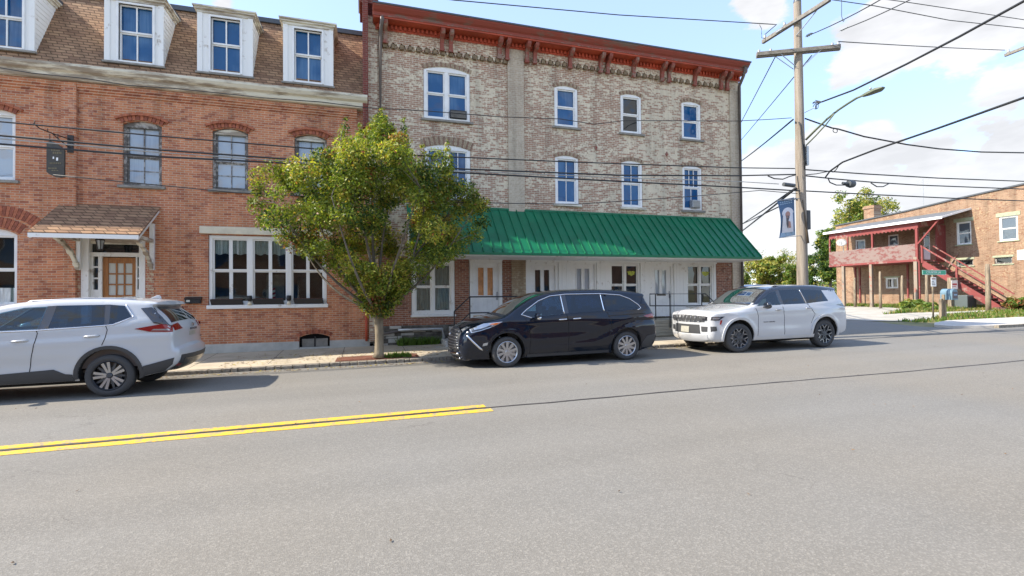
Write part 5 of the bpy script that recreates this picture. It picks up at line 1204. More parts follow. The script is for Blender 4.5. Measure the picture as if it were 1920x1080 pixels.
        def spoke(a, a2, r0, r1, w0, w1, m, d0=.03, d1=.012, th=.03):
            ca, sa = cos(a), sin(a); cb, sb = cos(a2), sin(a2); pa = Vector((ca*r0, sa*r0)); pb = Vector((cb*r1, sb*r1)); t = (pb-pa).normalized(); q = Vector((-t.y, t.x))
            P = [(pa+q*w0/2, d0), (pa-q*w0/2, d0), (pb-q*w1/2, d1), (pb+q*w1/2, d1)]
            vs = [(x+p.x, y-side*d, wr+p.y) for p, d in P]+[(x+p.x, y-side*(d+th), wr+p.y) for p, d in P]
            rb_.add(vs, [(0, 1, 2, 3), (7, 6, 5, 4), (0, 4, 5, 1), (1, 5, 6, 2), (2, 6, 7, 3), (3, 7, 4, 0)], m)
        style['spokes'](spoke, rim)
        rb_.build('rim', wo_, autos=35)
        return wo_

def sp_suv(spoke, rim):      # five split machined spokes on black
    for i in range(5):
        a = pi/2+i*2*pi/5+.25
        for sg_ in (-1, 1): spoke(a+sg_*.26, a+sg_*.19, .05, rim-.008, .034, .046, M['alloy'])
        spoke(a+pi/5, a+pi/5, .03, rim-.01, .05, .03, M['darkalloy'], .05, .05)
        spoke(a, a, .03, rim-.01, .06, .03, M['darkalloy'], .045, .04)
def sp_van(spoke, rim):      # ten paired slim silver spokes
    spoke(0, 0, -.07, .07, .13, .13, M['alloy'], .02, .02)
    for i in range(10):
        a = pi/2+i*2*pi/10; spoke(a-.08, a-.03, .05, rim-.01, .05, .055, M['alloy'], .024, .012)
def sp_jeep(spoke, rim):     # dark mesh of crossing Y spokes
    spoke(0, 0, -.06, .06, .12, .12, M['darkalloy'], .02, .02)
    for i in range(7):
        a = pi/2+i*2*pi/7; spoke(a, a, .04, rim*.60, .05, .04, M['darkalloy'], .022, .02)
        for sg_ in (-1, 1): spoke(a, a+sg_*.27, rim*.52, rim-.01, .038, .03, M['darkalloy'], .02, .012); spoke(a+.05*sg_, a+sg_*.30, rim*.62, rim-.012, .013, .013, M['alloy'], .0165, .009, .01)
M['blackrim'] = mat('black_rim', (.012, .012, .014), .3, metal=.3)
ST_S = dict(lip=M['blackrim'], hub=M['darkalloy'], spokes=sp_suv); ST_V = dict(lip=M['alloy'], hub=M['alloy'], spokes=sp_van); ST_J = dict(lip=M['darkalloy'], hub=M['darkalloy'], spokes=sp_jeep)

def text3d(s, txt, size, parent, m, pos, rot, name='lettering', ext=.002, sx=1.0):
    """raised letters as real mesh"""
    cu = bpy.data.curves.new('txt', 'FONT'); cu.body = txt; cu.size = size; cu.extrude = ext; cu.align_x = 'CENTER'; cu.align_y = 'CENTER'; cu.resolution_u = 2
    ob = bpy.data.objects.new('txt', cu); COL.objects.link(ob)
    dg = bpy.context.evaluated_depsgraph_get(); me = bpy.data.meshes.new_from_object(ob.evaluated_get(dg)); COL.objects.unlink(ob); bpy.data.objects.remove(ob); bpy.data.curves.remove(cu)
    Mx = (s.T if s is not None else Matrix.Identity(4)) @ Matrix.Translation(pos) @ rot @ Matrix.Diagonal((sx, 1, 1, 1))
    L = root_loc(parent); me.transform(Matrix.Translation(-L) @ Mx); me.materials.clear(); me.materials.append(m)
    o = bpy.data.objects.new(name, me); COL.objects.link(o); o.parent = parent; return o
RZ90 = lambda a: Matrix.Rotation(a, 4, 'Z')
FACE_NEAR = Matrix.Rotation(pi/2, 4, 'X')                                # reads from the street side
FACE_REAR = Matrix.Rotation(pi/2, 4, 'Z') @ Matrix.Rotation(pi/2, 4, 'X')  # reads from behind the car (+x)
FACE_FRONT = Matrix.Rotation(-pi/2, 4, 'Z') @ Matrix.Rotation(pi/2, 4, 'X')

def seats(c, xs, y=.38):
    pass
def mirror(c, x, z, m, cover=None, chrome=False):
    for sg_ in (-1, 1):
        w = float(c.W(x, z)); mb = MB(c.L, c.T); mb.obox((x+.03, sg_*(w-.02), z-.03), (x-.0, sg_*(w+.10), z-.0), .06, .03, M['plastic'])
        mb.ball((x-.02, sg_*(w+.17), z+.04), .1, cover or m, 14, (.75, 1.25, .78)); mb.ball((x-.005, sg_*(w+.17), z+.0), .1, M['chrome'] if chrome else M['plastic'], 14, (.72, 1.22, .62))
        mb.build('wing_mirror', c.root, smooth=True)
def handles(c, xs, m, z_):
    for x in xs:
        for sg_ in (-1, 1):
            z = z_(x) if callable(z_) else z_; w = float(c.W(x, z)); mb = MB(c.L, c.T)
            pts = [(x-.115, sg_*(w-.005), z-.004), (x-.09, sg_*(w+.03), z), (x+.06, sg_*(w+.033), z+.006), (x+.115, sg_*(w-.002), z+.008)]
            mb.tube(pts, [.012, .015, .016, .012], m, 8); mb.ball((x-.01, sg_*(w-.006), z-.012), .05, c.paint, 10, (1.3, .3, .55)); mb.build('door_handle', c.root, smooth=True)

def suncar_extras(c, antenna=None):
    pass

# ---- white crossover, at the left edge
M['pw'] = paintmat('white_pearl_paint', (.50, .515, .525), rough=.3, coat=.8)
def cr_r(x, z):   # shoulder line and door hollow
    return .016*np.exp(-((z-(.98+.03*x))/.05)**2)-.028*np.exp(-((z-.60)/.13)**2)*np.exp(-((x+1.35)/1.1)**2)
W0 = -2.705
rogue = Car('parked_suv', 'white crossover car cut off by the left edge, parked before the brown canopied door', 'car', (-3.97, 10.40, -.036), .94,
    [(-3.58, .30, .05, .04), (-3.64, .45, .10, .12), (-3.62, .75, .13, .14), (-3.50, .95, .12, .10), (-3.0, 1.04, .10, .05), (-2.45, 1.13, .08, .03), (-2.1, 1.33, .07, .05), (-1.72, 1.57, .08, .05), (-1.35, 1.66, .09, .035), (-.7, 1.71, .09, .03), (.0, 1.695, .09, .03),
     (.45, 1.655, .08, .03), (.66, 1.625, .05, .03), (.69, 1.585, .04, .03), (.60, 1.545, .05, .04), (.78, 1.36, .06, .06), (.90, 1.20, .07, .07), (.945, 1.10, .07, .07), (.94, .98, .08, .07), (.965, .80, .08, .08), (1.03, .76, .09, .08), (1.035, .62, .09, .08), (.98, .50, .08, .07), (.80, .38, .05, .04)],
    .905, [(-3.6, 1.0), (-2.4, 1.15), (-1.0, 1.20), (0, 1.25), (.5, 1.31), (1.1, 1.35)], .34, (W0, 0.), .365, 1.05, -3.66, .445, .30, M['pw'], crease=cr_r, taper=(.36, 2.4, .26, 2.4),
    wins=([(-2.38, 1.185), (-1.0, 1.205), (-.93, 1.59), (-1.25, 1.575), (-1.55, 1.50), (-2.0, 1.30)], [(-.86, 1.215), (-.075, 1.245), (-.10, 1.600), (-.80, 1.600)], [(.0, 1.255), (.06, 1.262), (.32, 1.375), (.19, 1.575), (-.02, 1.598)]), ws=(-2.40, -1.72, .78, 1.1, 0, None), rws=(1.23, 1.53, .8, 1.2, 1, .3))
c = rogue
c.side('window', [(-2.38, 1.185), (-1.0, 1.205), (-.93, 1.59), (-1.25, 1.575), (-1.55, 1.50), (-2.0, 1.30)], M['cglass2'], label='front door window')
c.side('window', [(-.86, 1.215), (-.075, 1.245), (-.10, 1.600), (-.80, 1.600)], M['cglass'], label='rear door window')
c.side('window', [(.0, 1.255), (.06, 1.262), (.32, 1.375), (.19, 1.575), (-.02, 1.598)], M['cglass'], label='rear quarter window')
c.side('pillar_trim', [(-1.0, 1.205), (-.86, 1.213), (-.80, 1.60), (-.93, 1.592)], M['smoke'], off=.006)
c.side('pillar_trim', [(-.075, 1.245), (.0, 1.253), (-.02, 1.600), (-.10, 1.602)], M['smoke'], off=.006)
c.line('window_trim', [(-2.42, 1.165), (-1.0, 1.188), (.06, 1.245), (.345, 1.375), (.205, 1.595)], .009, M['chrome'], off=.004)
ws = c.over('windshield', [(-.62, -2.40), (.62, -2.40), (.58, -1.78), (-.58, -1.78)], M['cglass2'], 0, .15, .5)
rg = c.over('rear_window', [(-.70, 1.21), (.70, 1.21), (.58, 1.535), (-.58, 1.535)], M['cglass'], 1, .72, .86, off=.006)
c.side('rear_pillar_glass', [(.44, 1.525), (.590, 1.538), (.765, 1.36), (.880, 1.215), (.66, 1.25)], M['smoke'], off=.014)
sp = c.over('spoiler', [(-.60, .30), (.60, .30), (.57, .66), (-.57, .66)], M['pw'], 0, .3, .68, off=.018, thick=.03)
# cladding
c.side('wheel_arch_trim', [(.0+.445*cos(a), .385+.445*sin(a)) for a in np.linspace(-.25, pi+.12, 22)]+[(.0+.503*cos(a), .385+.503*sin(a)) for a in np.linspace(pi+.12, -.16, 22)], M['plastic'], off=.016, thick=.03)
c.side('wheel_arch_trim', [(W0+.445*cos(a), .385+.445*sin(a)) for a in np.linspace(-.12, pi+.2, 22)]+[(W0+.503*cos(a), .385+.503*sin(a)) for a in np.linspace(pi+.15, -.12, 22)], M['plastic'], off=.016, thick=.03)
c.side('sill_trim', [(-2.2, .305), (-.5, .305), (-.52, .42), (-.62, .43), (-.78, .52), (-1.45, .485), (-2.2, .46)], M['plastic'], off=.012, thick=.03)
c.side('bumper_trim', [(.50, .32), (.80, .385), (.93, .50), (.96, .62), (.50, .50)], M['plastic'], off=.016, thick=.03)
c.over('rear_bumper', [(-.80, .42), (.80, .42), (.80, .655), (.62, .66), (-.62, .66), (-.80, .655)], M['plastic'], 1, .84, 1.0, off=.010)
c.over('bumper_garnish', [(-.52, .40), (.52, .40), (.60, .60), (-.60, .60)], M['chrome'] if False else mat('satin_bumper_garnish', (.16, .15, .13), .25, metal=.7), 1, .84, 1.0, off=.016)
for sg_ in (-1, 1): c.over('rear_reflector', [(sg_*.60, .475), (sg_*.76, .475), (sg_*.74, .51), (sg_*.62, .51)][::sg_], M['redlamp'], 1, .84, 1.0, off=.018)
for sg_ in (-1, 1):
    t = c.side('tail_light', [(.38, 1.165), (.60, 1.105), (.93, 1.085), (.935, 1.20), (.78, 1.235)], M['redlamp'], off=.012, sides=(sg_,))[0]
    c.over('inner_lamp', [(sg_*.46, 1.115), (sg_*.80, 1.105), (sg_*.80, 1.20), (sg_*.52, 1.215)][::sg_], M['redlamp'], 1, .76, .9, off=.012, parent=t)
    c.side('lamp_lens', [(.62, 1.125), (.92, 1.11), (.925, 1.145), (.66, 1.15)], M['lamp'], off=.015, sides=(sg_,), parent=t)
c.over('licence_plate', [(-.17, .90), (.17, .90), (.17, 1.06), (-.17, 1.06)], M['plate'], 1, .76, .9, off=.006)
c.line('door_seam', [(-1.02, 1.19), (-1.0, 1.14), (-1.08, .72), (-1.11, .48)], .006, M['seam'])
c.line('door_seam', [(-.05, 1.24), (-.02, 1.16), (-.05, 1.0), (-.09, .90)], .006, M['seam'])
c.line('door_seam', [(-2.30, 1.14), (-2.28, .95), (-2.22, .5)], .006, M['seam'])
c.line('tailgate_seam', [(.62, 1.53), (.78, 1.28), (.80, 1.22)], .006, M['seam'], off=.0)
handles(c, (-1.23, -.24), M['pw'], lambda x: 1.06+.04*(x+.24))
mirror(c, -2.15, 1.16, M['pw'])
for sg_ in (-1, 1): mb = MB(c.L, c.T); mb.tube([(-1.35, sg_*.60, 1.63), (-1.2, sg_*.62, 1.685), (-.4, sg_*.62, 1.715), (.25, sg_*.61, 1.685), (.38, sg_*.60, 1.64)], .016, M['alloy'], 8); mb.build('roof_rail', c.root, smooth=True)
mb = MB(c.L, c.T); mb.prism([(.30, 0, 1.70), (.50, 0, 1.69), (.47, 0, 1.755), (.42, 0, 1.76)], (0, .03, 0), M['pw']); mb.build('antenna', c.root, bevel=.01)
text3d(c, 'ROGUE', .062, c.body, M['plastic'], (1.035, .0, 1.105), FACE_REAR, ext=.003, sx=1.9); text3d(c, 'AWD', .03, c.body, M['plastic'], (1.03, .46, .93), FACE_REAR, ext=.003, sx=1.4)
mb = MB(c.L, c.T); mb.lathe([(.036, -.004), (.048, .0), (.036, .006)], (1.02, .0, 1.185), (1, 0, .2), M['chrome'], 20); mb.box(1.015, -.06, 1.178, 1.03, .06, 1.192, M['chrome']); mb.build('badge', c.root)
for x, sd in ((0., -1), (0., 1), (W0, -1), (W0, 1)): c.wheel(x, sd, ST_S)
for sg_ in (-1, 1): c.side('headlight', [(-3.55, .86), (-3.1, .98), (-3.12, .90), (-3.56, .78)], M['lamp'], off=.006, sides=(sg_,))
c.over('grille', [(-.5, .55), (.5, .55), (.45, .88), (-.45, .88)], M['plastic'], 1, .0, .15, off=.006)

rogue.seats((-1.45, -.45), M['cabin2'], zf=.68, zh=1.14)
# ---- dark minivan
M['pv'] = mat('midnight_blue_paint', (.002, .006, .016), .08, coat=.6, spec=.3)
def cr_v(x, z):
    sweep = np.interp(x, [-1, .3, 1.4, 2.2, 2.6, 3.3, 4], [.62, .47, .52, .60, .78, .97, .98])
    hip = .045*np.exp(-((x-3.1)/.75)**2)*np.exp(-((z-.86)/.22)**2)
    return hip-.030*np.exp(-((z-sweep+.02)/.06)**2)*np.clip((x-.2)/.4, 0, 1)+.012*np.exp(-((z-1.02)/.05)**2)-.02*np.exp(-((z-.74)/.12)**2)*np.clip((2.5-x)/.6, 0, 1)*np.clip((x-.4)/.4, 0, 1)
WV = 3.03
van = Car('parked_minivan', 'glossy dark blue-black minivan parked at the kerb in the middle of the picture', 'car', (2.93, 10.86, .028), .945,
    [(-.93, .17, .05, .04), (-1.0, .30, .12, .10), (-1.03, .52, .16, .12), (-.98, .76, .18, .11), (-.82, .91, .16, .09), (-.46, 1.035, .12, .07), (-.02, 1.145, .09, .04), (.34, 1.36, .07, .05), (.76, 1.57, .08, .05), (1.15, 1.665, .10, .04), (1.97, 1.72, .10, .03), (2.8, 1.70, .10, .03),
     (3.35, 1.655, .09, .03), (3.62, 1.60, .05, .03), (3.66, 1.565, .04, .03), (3.63, 1.51, .05, .04), (3.77, 1.25, .07, .06), (3.86, 1.07, .08, .08), (3.89, .93, .09, .09), (3.93, .74, .10, .10), (3.93, .48, .10, .10), (3.82, .27, .06, .05)],
    .975, [(-1, 1.0), (0, 1.10), (.4, 1.08), (1.4, 1.15), (2.5, 1.19), (3.4, 1.23), (4, 1.25)], .33, (0., WV), .345, 3.97, -1.02, .415, .19, M['pv'], crease=cr_v, taper=(.42, 2.2, .24, 2.4),
    wins=([(.50, 1.135), (.60, 1.10), (1.38, 1.165), (1.335, 1.595), (1.10, 1.565), (.80, 1.455), (.50, 1.27), (.38, 1.185)], [(1.52, 1.175), (2.42, 1.20), (2.38, 1.605), (1.50, 1.605)], [(2.52, 1.205), (3.30, 1.215), (3.43, 1.255), (3.36, 1.33), (3.15, 1.47), (2.92, 1.56), (2.46, 1.600)]), ws=(.0, .84, .8, 1.1, 0, None), rws=(1.20, 1.50, .8, 1.1, 1, 3.))
c = van
c.side('window', [(.50, 1.135), (.60, 1.10), (1.38, 1.165), (1.335, 1.595), (1.10, 1.565), (.80, 1.455), (.50, 1.27), (.38, 1.185)], M['cglass2'], label='front door window')
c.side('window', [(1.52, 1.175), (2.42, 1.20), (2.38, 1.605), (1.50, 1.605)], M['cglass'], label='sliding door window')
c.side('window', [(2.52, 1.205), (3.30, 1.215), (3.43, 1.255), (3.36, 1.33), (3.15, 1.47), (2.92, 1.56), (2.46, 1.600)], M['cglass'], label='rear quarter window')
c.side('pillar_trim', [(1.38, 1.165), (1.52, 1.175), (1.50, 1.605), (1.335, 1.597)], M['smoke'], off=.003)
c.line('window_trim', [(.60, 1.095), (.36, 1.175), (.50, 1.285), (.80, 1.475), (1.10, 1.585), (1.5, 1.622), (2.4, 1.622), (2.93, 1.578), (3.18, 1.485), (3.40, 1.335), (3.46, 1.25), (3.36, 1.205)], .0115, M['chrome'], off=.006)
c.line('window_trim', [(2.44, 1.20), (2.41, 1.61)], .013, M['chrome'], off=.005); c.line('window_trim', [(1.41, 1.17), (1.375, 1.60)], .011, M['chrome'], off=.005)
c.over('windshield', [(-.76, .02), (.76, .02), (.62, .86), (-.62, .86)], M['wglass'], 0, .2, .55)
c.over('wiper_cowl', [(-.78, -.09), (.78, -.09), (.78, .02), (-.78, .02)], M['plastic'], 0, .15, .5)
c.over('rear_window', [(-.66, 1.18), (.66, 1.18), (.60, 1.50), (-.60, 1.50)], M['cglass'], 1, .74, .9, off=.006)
for sg_ in (-1, 1):
    h = c.side('headlight', [(-.82, .88), (-.52, 1.00), (-.10, 1.035), (-.30, .93), (-.60, .84), (-.80, .80)], M['lamp'], off=.008, sides=(sg_,))[0]
    c.over('inner_lamp', [(sg_*.50, .83), (sg_*.80, .80), (sg_*.80, .925), (sg_*.56, .90)][::sg_], M['lamp'], 1, .02, .3, off=.008, parent=h)
    c.side('lamp_band', [(-.78, .82), (-.58, .86), (-.34, .94), (-.36, .965), (-.60, .89), (-.80, .85)], M['smoke'], off=.011, sides=(sg_,), parent=h)
    c.side('amber_marker', [(-.25, .965), (-.14, 1.02), (-.34, 1.0), (-.40, .975)], M['amber'], off=.012, sides=(sg_,), parent=h)
    t = c.side('tail_light', [(3.50, 1.06), (3.60, 1.02), (3.86, 1.0), (3.85, 1.10), (3.72, 1.10)], M['redlamp'], off=.010, sides=(sg_,))[0]
    c.over('lamp_lens', [(sg_*.55, 1.0), (sg_*.86, .98), (sg_*.86, 1.09), (sg_*.60, 1.09)][::sg_], M['lamp'], 1, .74, .95, off=.010, parent=t)
    c.line('bumper_strip', [(-.90, .76), (-.78, .62), (-.62, .46), (-.55, .41)], [.026]*0 or .024, M['chrome'], off=.006, sides=(sg_,))
    c.side('fog_lamp', [(-.56, .50), (-.46, .52), (-.44, .58), (-.54, .56)], M['lamp'], off=.006, sides=(sg_,))
gr = c.over('grille', [(-.66, .42), (.66, .42), (.58, .80), (.30, .84), (-.30, .84), (-.58, .80)], M['plastic'], 1, .02, .3, off=.008)
for k in range(7):
    z = .46+k*.055; yv = .62-.02*k; mb = MB(c.L, c.T); pts = []
    for t in np.linspace(-1, 1, 13): sv = c.keyS(z, 1, .02, .3); p = c.atS(sv); w = float(c.Wr(p[0], p[1])[0]); pts.append(c.surf(sv, t*yv/w, .014)[0])
    mb.tube(pts, .0065, M['alloy'], 6); mb.build('grille_bar', gr, smooth=True)
mb = MB(c.L, c.T); pts = []
for t in np.linspace(-1, 1, 15): sv = c.keyS(.33, 1, .0, .2); p = c.atS(sv); w = float(c.Wr(p[0], p[1])[0]); pts.append(c.surf(sv, t*.95, .02)[0])
mb.tube(pts, .030, M['chrome'], 8); mb.build('bumper_chrome', c.root, smooth=True)
mb = MB(c.L, c.T); pts = [c.surf(c.keyS(.23, 1, 0, .2), t*.9, .02)[0] for t in np.linspace(-1, 1, 15)]; mb.tube(pts, .018, M['chrome'], 8); mb.build('bumper_chrome', c.root, smooth=True)
sv = c.keyS(.70, 1, .02, .3); mb = MB(c.L, c.T); p0 = c.surf(sv, 0, .02)[0]
for (ra_, rb2, ph) in ((.075, .05, 0), (.045, .03, 1)):
    mb.tube([(p0[0]-.002, ra_*cos(a), p0[2]+rb2*sin(a)) for a in np.linspace(0, 2*pi, 22)], .007, M['chrome'], 6, cap=False)
mb.tube([(p0[0]-.002, .026*cos(a), p0[2]+.05*sin(a)) for a in np.linspace(0, 2*pi, 18)], .006, M['chrome'], 6, cap=False); mb.build('badge', c.root, smooth=True)
c.line('door_seam', [(1.46, 1.16), (1.50, 1.0), (1.50, .30)], .006, M['seam']); c.line('door_seam', [(.44, 1.12), (.50, .95), (.56, .70), (.54, .27)], .006, M['seam'])
c.line('door_seam', [(2.50, 1.19), (2.58, 1.0), (2.62, .80), (2.55, .60)], .006, M['seam']); c.line('slide_rail', [(2.52, 1.085), (3.55, 1.115)], .007, M['seam'])
c.line('sill_strip', [(.50, .255), (2.56, .245)], .016, M['plastic'], off=-.01)
c.side('rocker_trim', [(.48, .20), (2.56, .20), (2.56, .27), (.48, .27)], M['plastic'], off=.006)
c.side('bumper_corner', [(3.46, .28), (3.80, .28), (3.90, .45), (3.92, .62), (3.60, .56), (3.47, .42)], M['plastic'], off=.005)
for sg_ in (-1, 1): c.side('arch_lip', [(xc+.42*cos(a), .365+.42*sin(a)) for xc in (0.,) for a in np.linspace(-.4, pi+.3, 20)]+[(.0+.445*cos(a), .365+.445*sin(a)) for a in np.linspace(pi+.3, -.4, 20)], M['pv'], off=.01, sides=(sg_,))
handles(c, (1.36, 1.72), M['chrome'], lambda x: 1.035+.03*(x-1.36))
mirror(c, .70, 1.10, M['pv'], chrome=True)
for x, sd in ((0., -1), (0., 1), (WV, -1), (WV, 1)): c.wheel(x, sd, ST_V)

van.seats((.95, 1.85, 2.75), M['cabin'], zf=.64, zh=1.12)
# ---- white large SUV with a black roof
M['pj'] = paintmat('bright_white_paint', (.52, .535, .55), rough=.25, coat=.9); M['roofblk'] = mat('gloss_black_roof', (.008, .012, .022), .12, coat=1)
def cr_j(x, z):
    return .018*np.exp(-((z-(1.06+.012*x))/.035)**2)-.022*np.exp(-((z-.70)/.16)**2)*np.exp(-((x-1.5)/.9)**2)+.03*np.exp(-((z-.98)/.10)**2)*(np.exp(-(x/.5)**2)+np.exp(-((x-3.03)/.55)**2))
WJ = 2.93
jeep = Car('parked_suv', 'white large SUV with a gloss black roof parked at the kerb near the utility pole', 'car', (8.95, 10.87, .080), .945,
    [(-.70, .30, .05, .05), (-.80, .38, .10, .12), (-.83, .52, .12, .13), (-.82, .74, .12, .12), (-.83, .94, .10, .11), (-.76, 1.035, .07, .09), (-.45, 1.105, .09, .05), (.1, 1.175, .09, .04), (.52, 1.25, .06, .03), (.80, 1.44, .07, .05), (1.12, 1.63, .08, .05), (1.4, 1.71, .09, .03), (2.0, 1.755, .09, .025), (2.8, 1.745, .09, .025),
     (3.3, 1.695, .08, .025), (3.55, 1.655, .05, .03), (3.58, 1.61, .04, .03), (3.53, 1.56, .05, .04), (3.70, 1.28, .07, .06), (3.80, 1.13, .07, .07), (3.86, .95, .08, .08), (3.86, .62, .09, .09), (3.80, .42, .07, .06), (3.62, .34, .04, .03)],
    .965, [(-1, 1.08), (.5, 1.18), (1.5, 1.20), (2.4, 1.22), (3.6, 1.29)], .30, (0., WJ), .385, 3.88, -.86, .465, .30, M['pj'], crease=cr_j, taper=(.24, 2.8, .20, 2.8), flare=.02,
    paint2=(M['roofblk'], [(.50, 1.24), (.75, 1.26), (1.0, 1.42), (1.40, 1.50), (2.2, 1.52), (2.94, 1.52), (3.0, 1.60), (3.52, 1.585), (3.7, 1.7), (3.2, 1.9), (1.0, 1.9), (.5, 1.4)], lambda x, z: .55 < x < 3.6 and z > 1.57 or (.6 < x < 1.2 and z > 1.26)),
    wins=([(.62, 1.215), (1.42, 1.225), (1.36, 1.60), (1.12, 1.555), (.86, 1.40)], [(1.53, 1.23), (2.27, 1.245), (2.15, 1.640), (1.47, 1.630)], [(2.36, 1.25), (3.12, 1.30), (2.98, 1.595), (2.25, 1.640)]), ws=(.58, 1.08, .8, 1.2, 0, None), rws=(1.32, 1.54, .8, 1.2, 1, 3.))
c = jeep
c.side('window', [(.62, 1.215), (1.42, 1.225), (1.36, 1.60), (1.12, 1.555), (.86, 1.40)], M['cglass2'], label='front door window')
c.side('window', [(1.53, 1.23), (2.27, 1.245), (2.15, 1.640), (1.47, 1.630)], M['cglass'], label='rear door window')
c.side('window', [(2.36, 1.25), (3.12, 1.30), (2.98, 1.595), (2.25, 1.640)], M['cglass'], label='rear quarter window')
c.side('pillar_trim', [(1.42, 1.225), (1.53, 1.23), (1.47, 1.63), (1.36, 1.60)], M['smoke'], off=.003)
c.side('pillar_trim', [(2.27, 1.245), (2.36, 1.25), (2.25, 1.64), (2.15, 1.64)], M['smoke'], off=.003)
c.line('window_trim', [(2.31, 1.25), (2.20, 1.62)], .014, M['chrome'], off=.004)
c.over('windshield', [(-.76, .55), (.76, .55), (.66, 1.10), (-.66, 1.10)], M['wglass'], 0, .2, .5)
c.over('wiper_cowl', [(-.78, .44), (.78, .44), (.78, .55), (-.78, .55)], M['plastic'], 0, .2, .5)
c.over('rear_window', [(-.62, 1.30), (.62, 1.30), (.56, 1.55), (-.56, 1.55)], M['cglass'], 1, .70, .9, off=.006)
F0, F1 = .04, .30
gr = c.over('grille', [(-.66, .835), (.66, .835), (.70, .955), (-.70, .955)], M['plastic'], 1, F0, F1, off=.016)
for k in range(7):
    y = -.48+k*.16; mb = MB(c.L, c.T); pr = []
    sv0, sv1 = c.keyS(.845, 1, F0, F1), c.keyS(.945, 1, F0, F1)
    def gpnt(yy, sv, o): p = c.atS(sv); w = float(c.Wr(p[0], p[1])[0]); return c.surf(sv, yy/w, o)[0]
    mb.tube([gpnt(y-.055, sv0, .022), gpnt(y+.055, sv0, .022), gpnt(y+.06, sv1, .022), gpnt(y-.06, sv1, .022), gpnt(y-.055, sv0, .022)], .007, M['alloy'], 6); mb.build('grille_ring', gr, smooth=True)
for sg_ in (-1, 1):
    h = c.side('headlight', [(-.80, .87), (-.60, .865), (-.44, .965), (-.78, .965)], M['smoke'], off=.008, sides=(sg_,))[0]
    c.over('inner_lamp', [(sg_*.60, .865), (sg_*.86, .865), (sg_*.86, .96), (sg_*.62, .96)][::sg_], M['smoke'], 1, F0, F1, off=.016, parent=h)
    c.side('lamp_lens', [(-.77, .895), (-.62, .895), (-.54, .94), (-.76, .945)], M['lamp'], off=.011, sides=(sg_,), parent=h)
    c.over('fog_recess', [(sg_*.58, .57), (sg_*.80, .58), (sg_*.82, .70), (sg_*.56, .70)][::sg_], M['plastic'], 1, F0, F1, off=.016)
    c.side('fog_recess', [(-.80, .57), (-.66, .60), (-.68, .71), (-.80, .71)], M['plastic'], off=.006, sides=(sg_,))
    c.side('side_marker', [(-.585, .76), (-.55, .76), (-.51, .87), (-.56, .87)], M['redlamp'], off=.010, sides=(sg_,))
    t = c.side('tail_light', [(3.40, 1.19), (3.62, 1.15), (3.80, 1.11), (3.76, 1.18), (3.66, 1.22)], M['smoke'], off=.012, sides=(sg_,))[0]
    c.over('inner_lamp', [(sg_*.45, 1.10), (sg_*.86, 1.09), (sg_*.86, 1.17), (sg_*.5, 1.17)][::sg_], M['redlamp'], 1, .7, .92, off=.012, parent=t)
c.over('lower_intake', [(-.54, .51), (.54, .51), (.50, .75), (-.50, .75)], M['plastic'], 1, F0, F1, off=.014)
c.over('licence_plate', [(-.17, .53), (.17, .53), (.17, .68), (-.17, .68)], M['plate'], 1, F0, F1, off=.03, label='front licence plate')
c.over('bumper_lip', [(-.86, .37), (.86, .37), (.86, .49), (-.86, .49)], M['alloy'] if False else M['pj'], 1, 0, F1, off=.02, thick=.03)
c.side('wheel_arch_trim', [(.0+.467*cos(a), .405+.467*sin(a)) for a in np.linspace(-.2, pi+.2, 22)]+[(.0+.53*cos(a), .405+.53*sin(a)) for a in np.linspace(pi+.15, -.15, 22)], M['pj'], off=.022, thick=.03)
c.side('wheel_arch_trim', [(WJ+.467*cos(a), .405+.467*sin(a)) for a in np.linspace(-.2, pi+.2, 22)]+[(WJ+.53*cos(a), .405+.53*sin(a)) for a in np.linspace(pi+.15, -.15, 22)], M['pj'], off=.022, thick=.03)
c.side('sill_trim', [(.46, .305), (2.54, .305), (2.54, .40), (.46, .40)], M['pj'], off=.015, thick=.02)
c.line('door_seam', [(.56, 1.16), (.62, .95), (.60, .42)], .006, M['seam']); c.line('door_seam', [(1.47, 1.22), (1.50, .90), (1.50, .42)], .006, M['seam']); c.line('door_seam', [(2.34, 1.24), (2.56, .95), (2.42, .70)], .006, M['seam'])
text3d(c, 'GRAND CHEROKEE', .036, c.body, M['plastic'], (.98, -float(c.W(.98, .78))-.004, .78), FACE_NEAR, ext=.002, sx=1.25)
mb = MB(c.L, c.T); mb.ball((-.79, 0, 1.035), .05, M['plastic'], 10, (.3, 1.0, .45)); mb.build('badge', c.root, smooth=True)
handles(c, (1.32, 2.36), M['alloy'], lambda x: 1.10+.02*(x-1.32))
mirror(c, .82, 1.20, M['roofblk'], cover=M['roofblk'])
for sg_ in (-1, 1): mb = MB(c.L, c.T); mb.tube([(1.35, sg_*.62, 1.68), (1.5, sg_*.63, 1.745), (3.0, sg_*.61, 1.735), (3.15, sg_*.60, 1.68)], .016, M['roofblk'], 8); mb.build('roof_rail', c.root, smooth=True)
for x, sd in ((0., -1), (0., 1)): c.wheel(x, sd, ST_J, steer=-.12)
for x, sd in ((WJ, -1), (WJ, 1)): c.wheel(x, sd, ST_J)

jeep.seats((1.0, 1.95, 2.7), M['cabin'], zf=.74, zh=1.18)
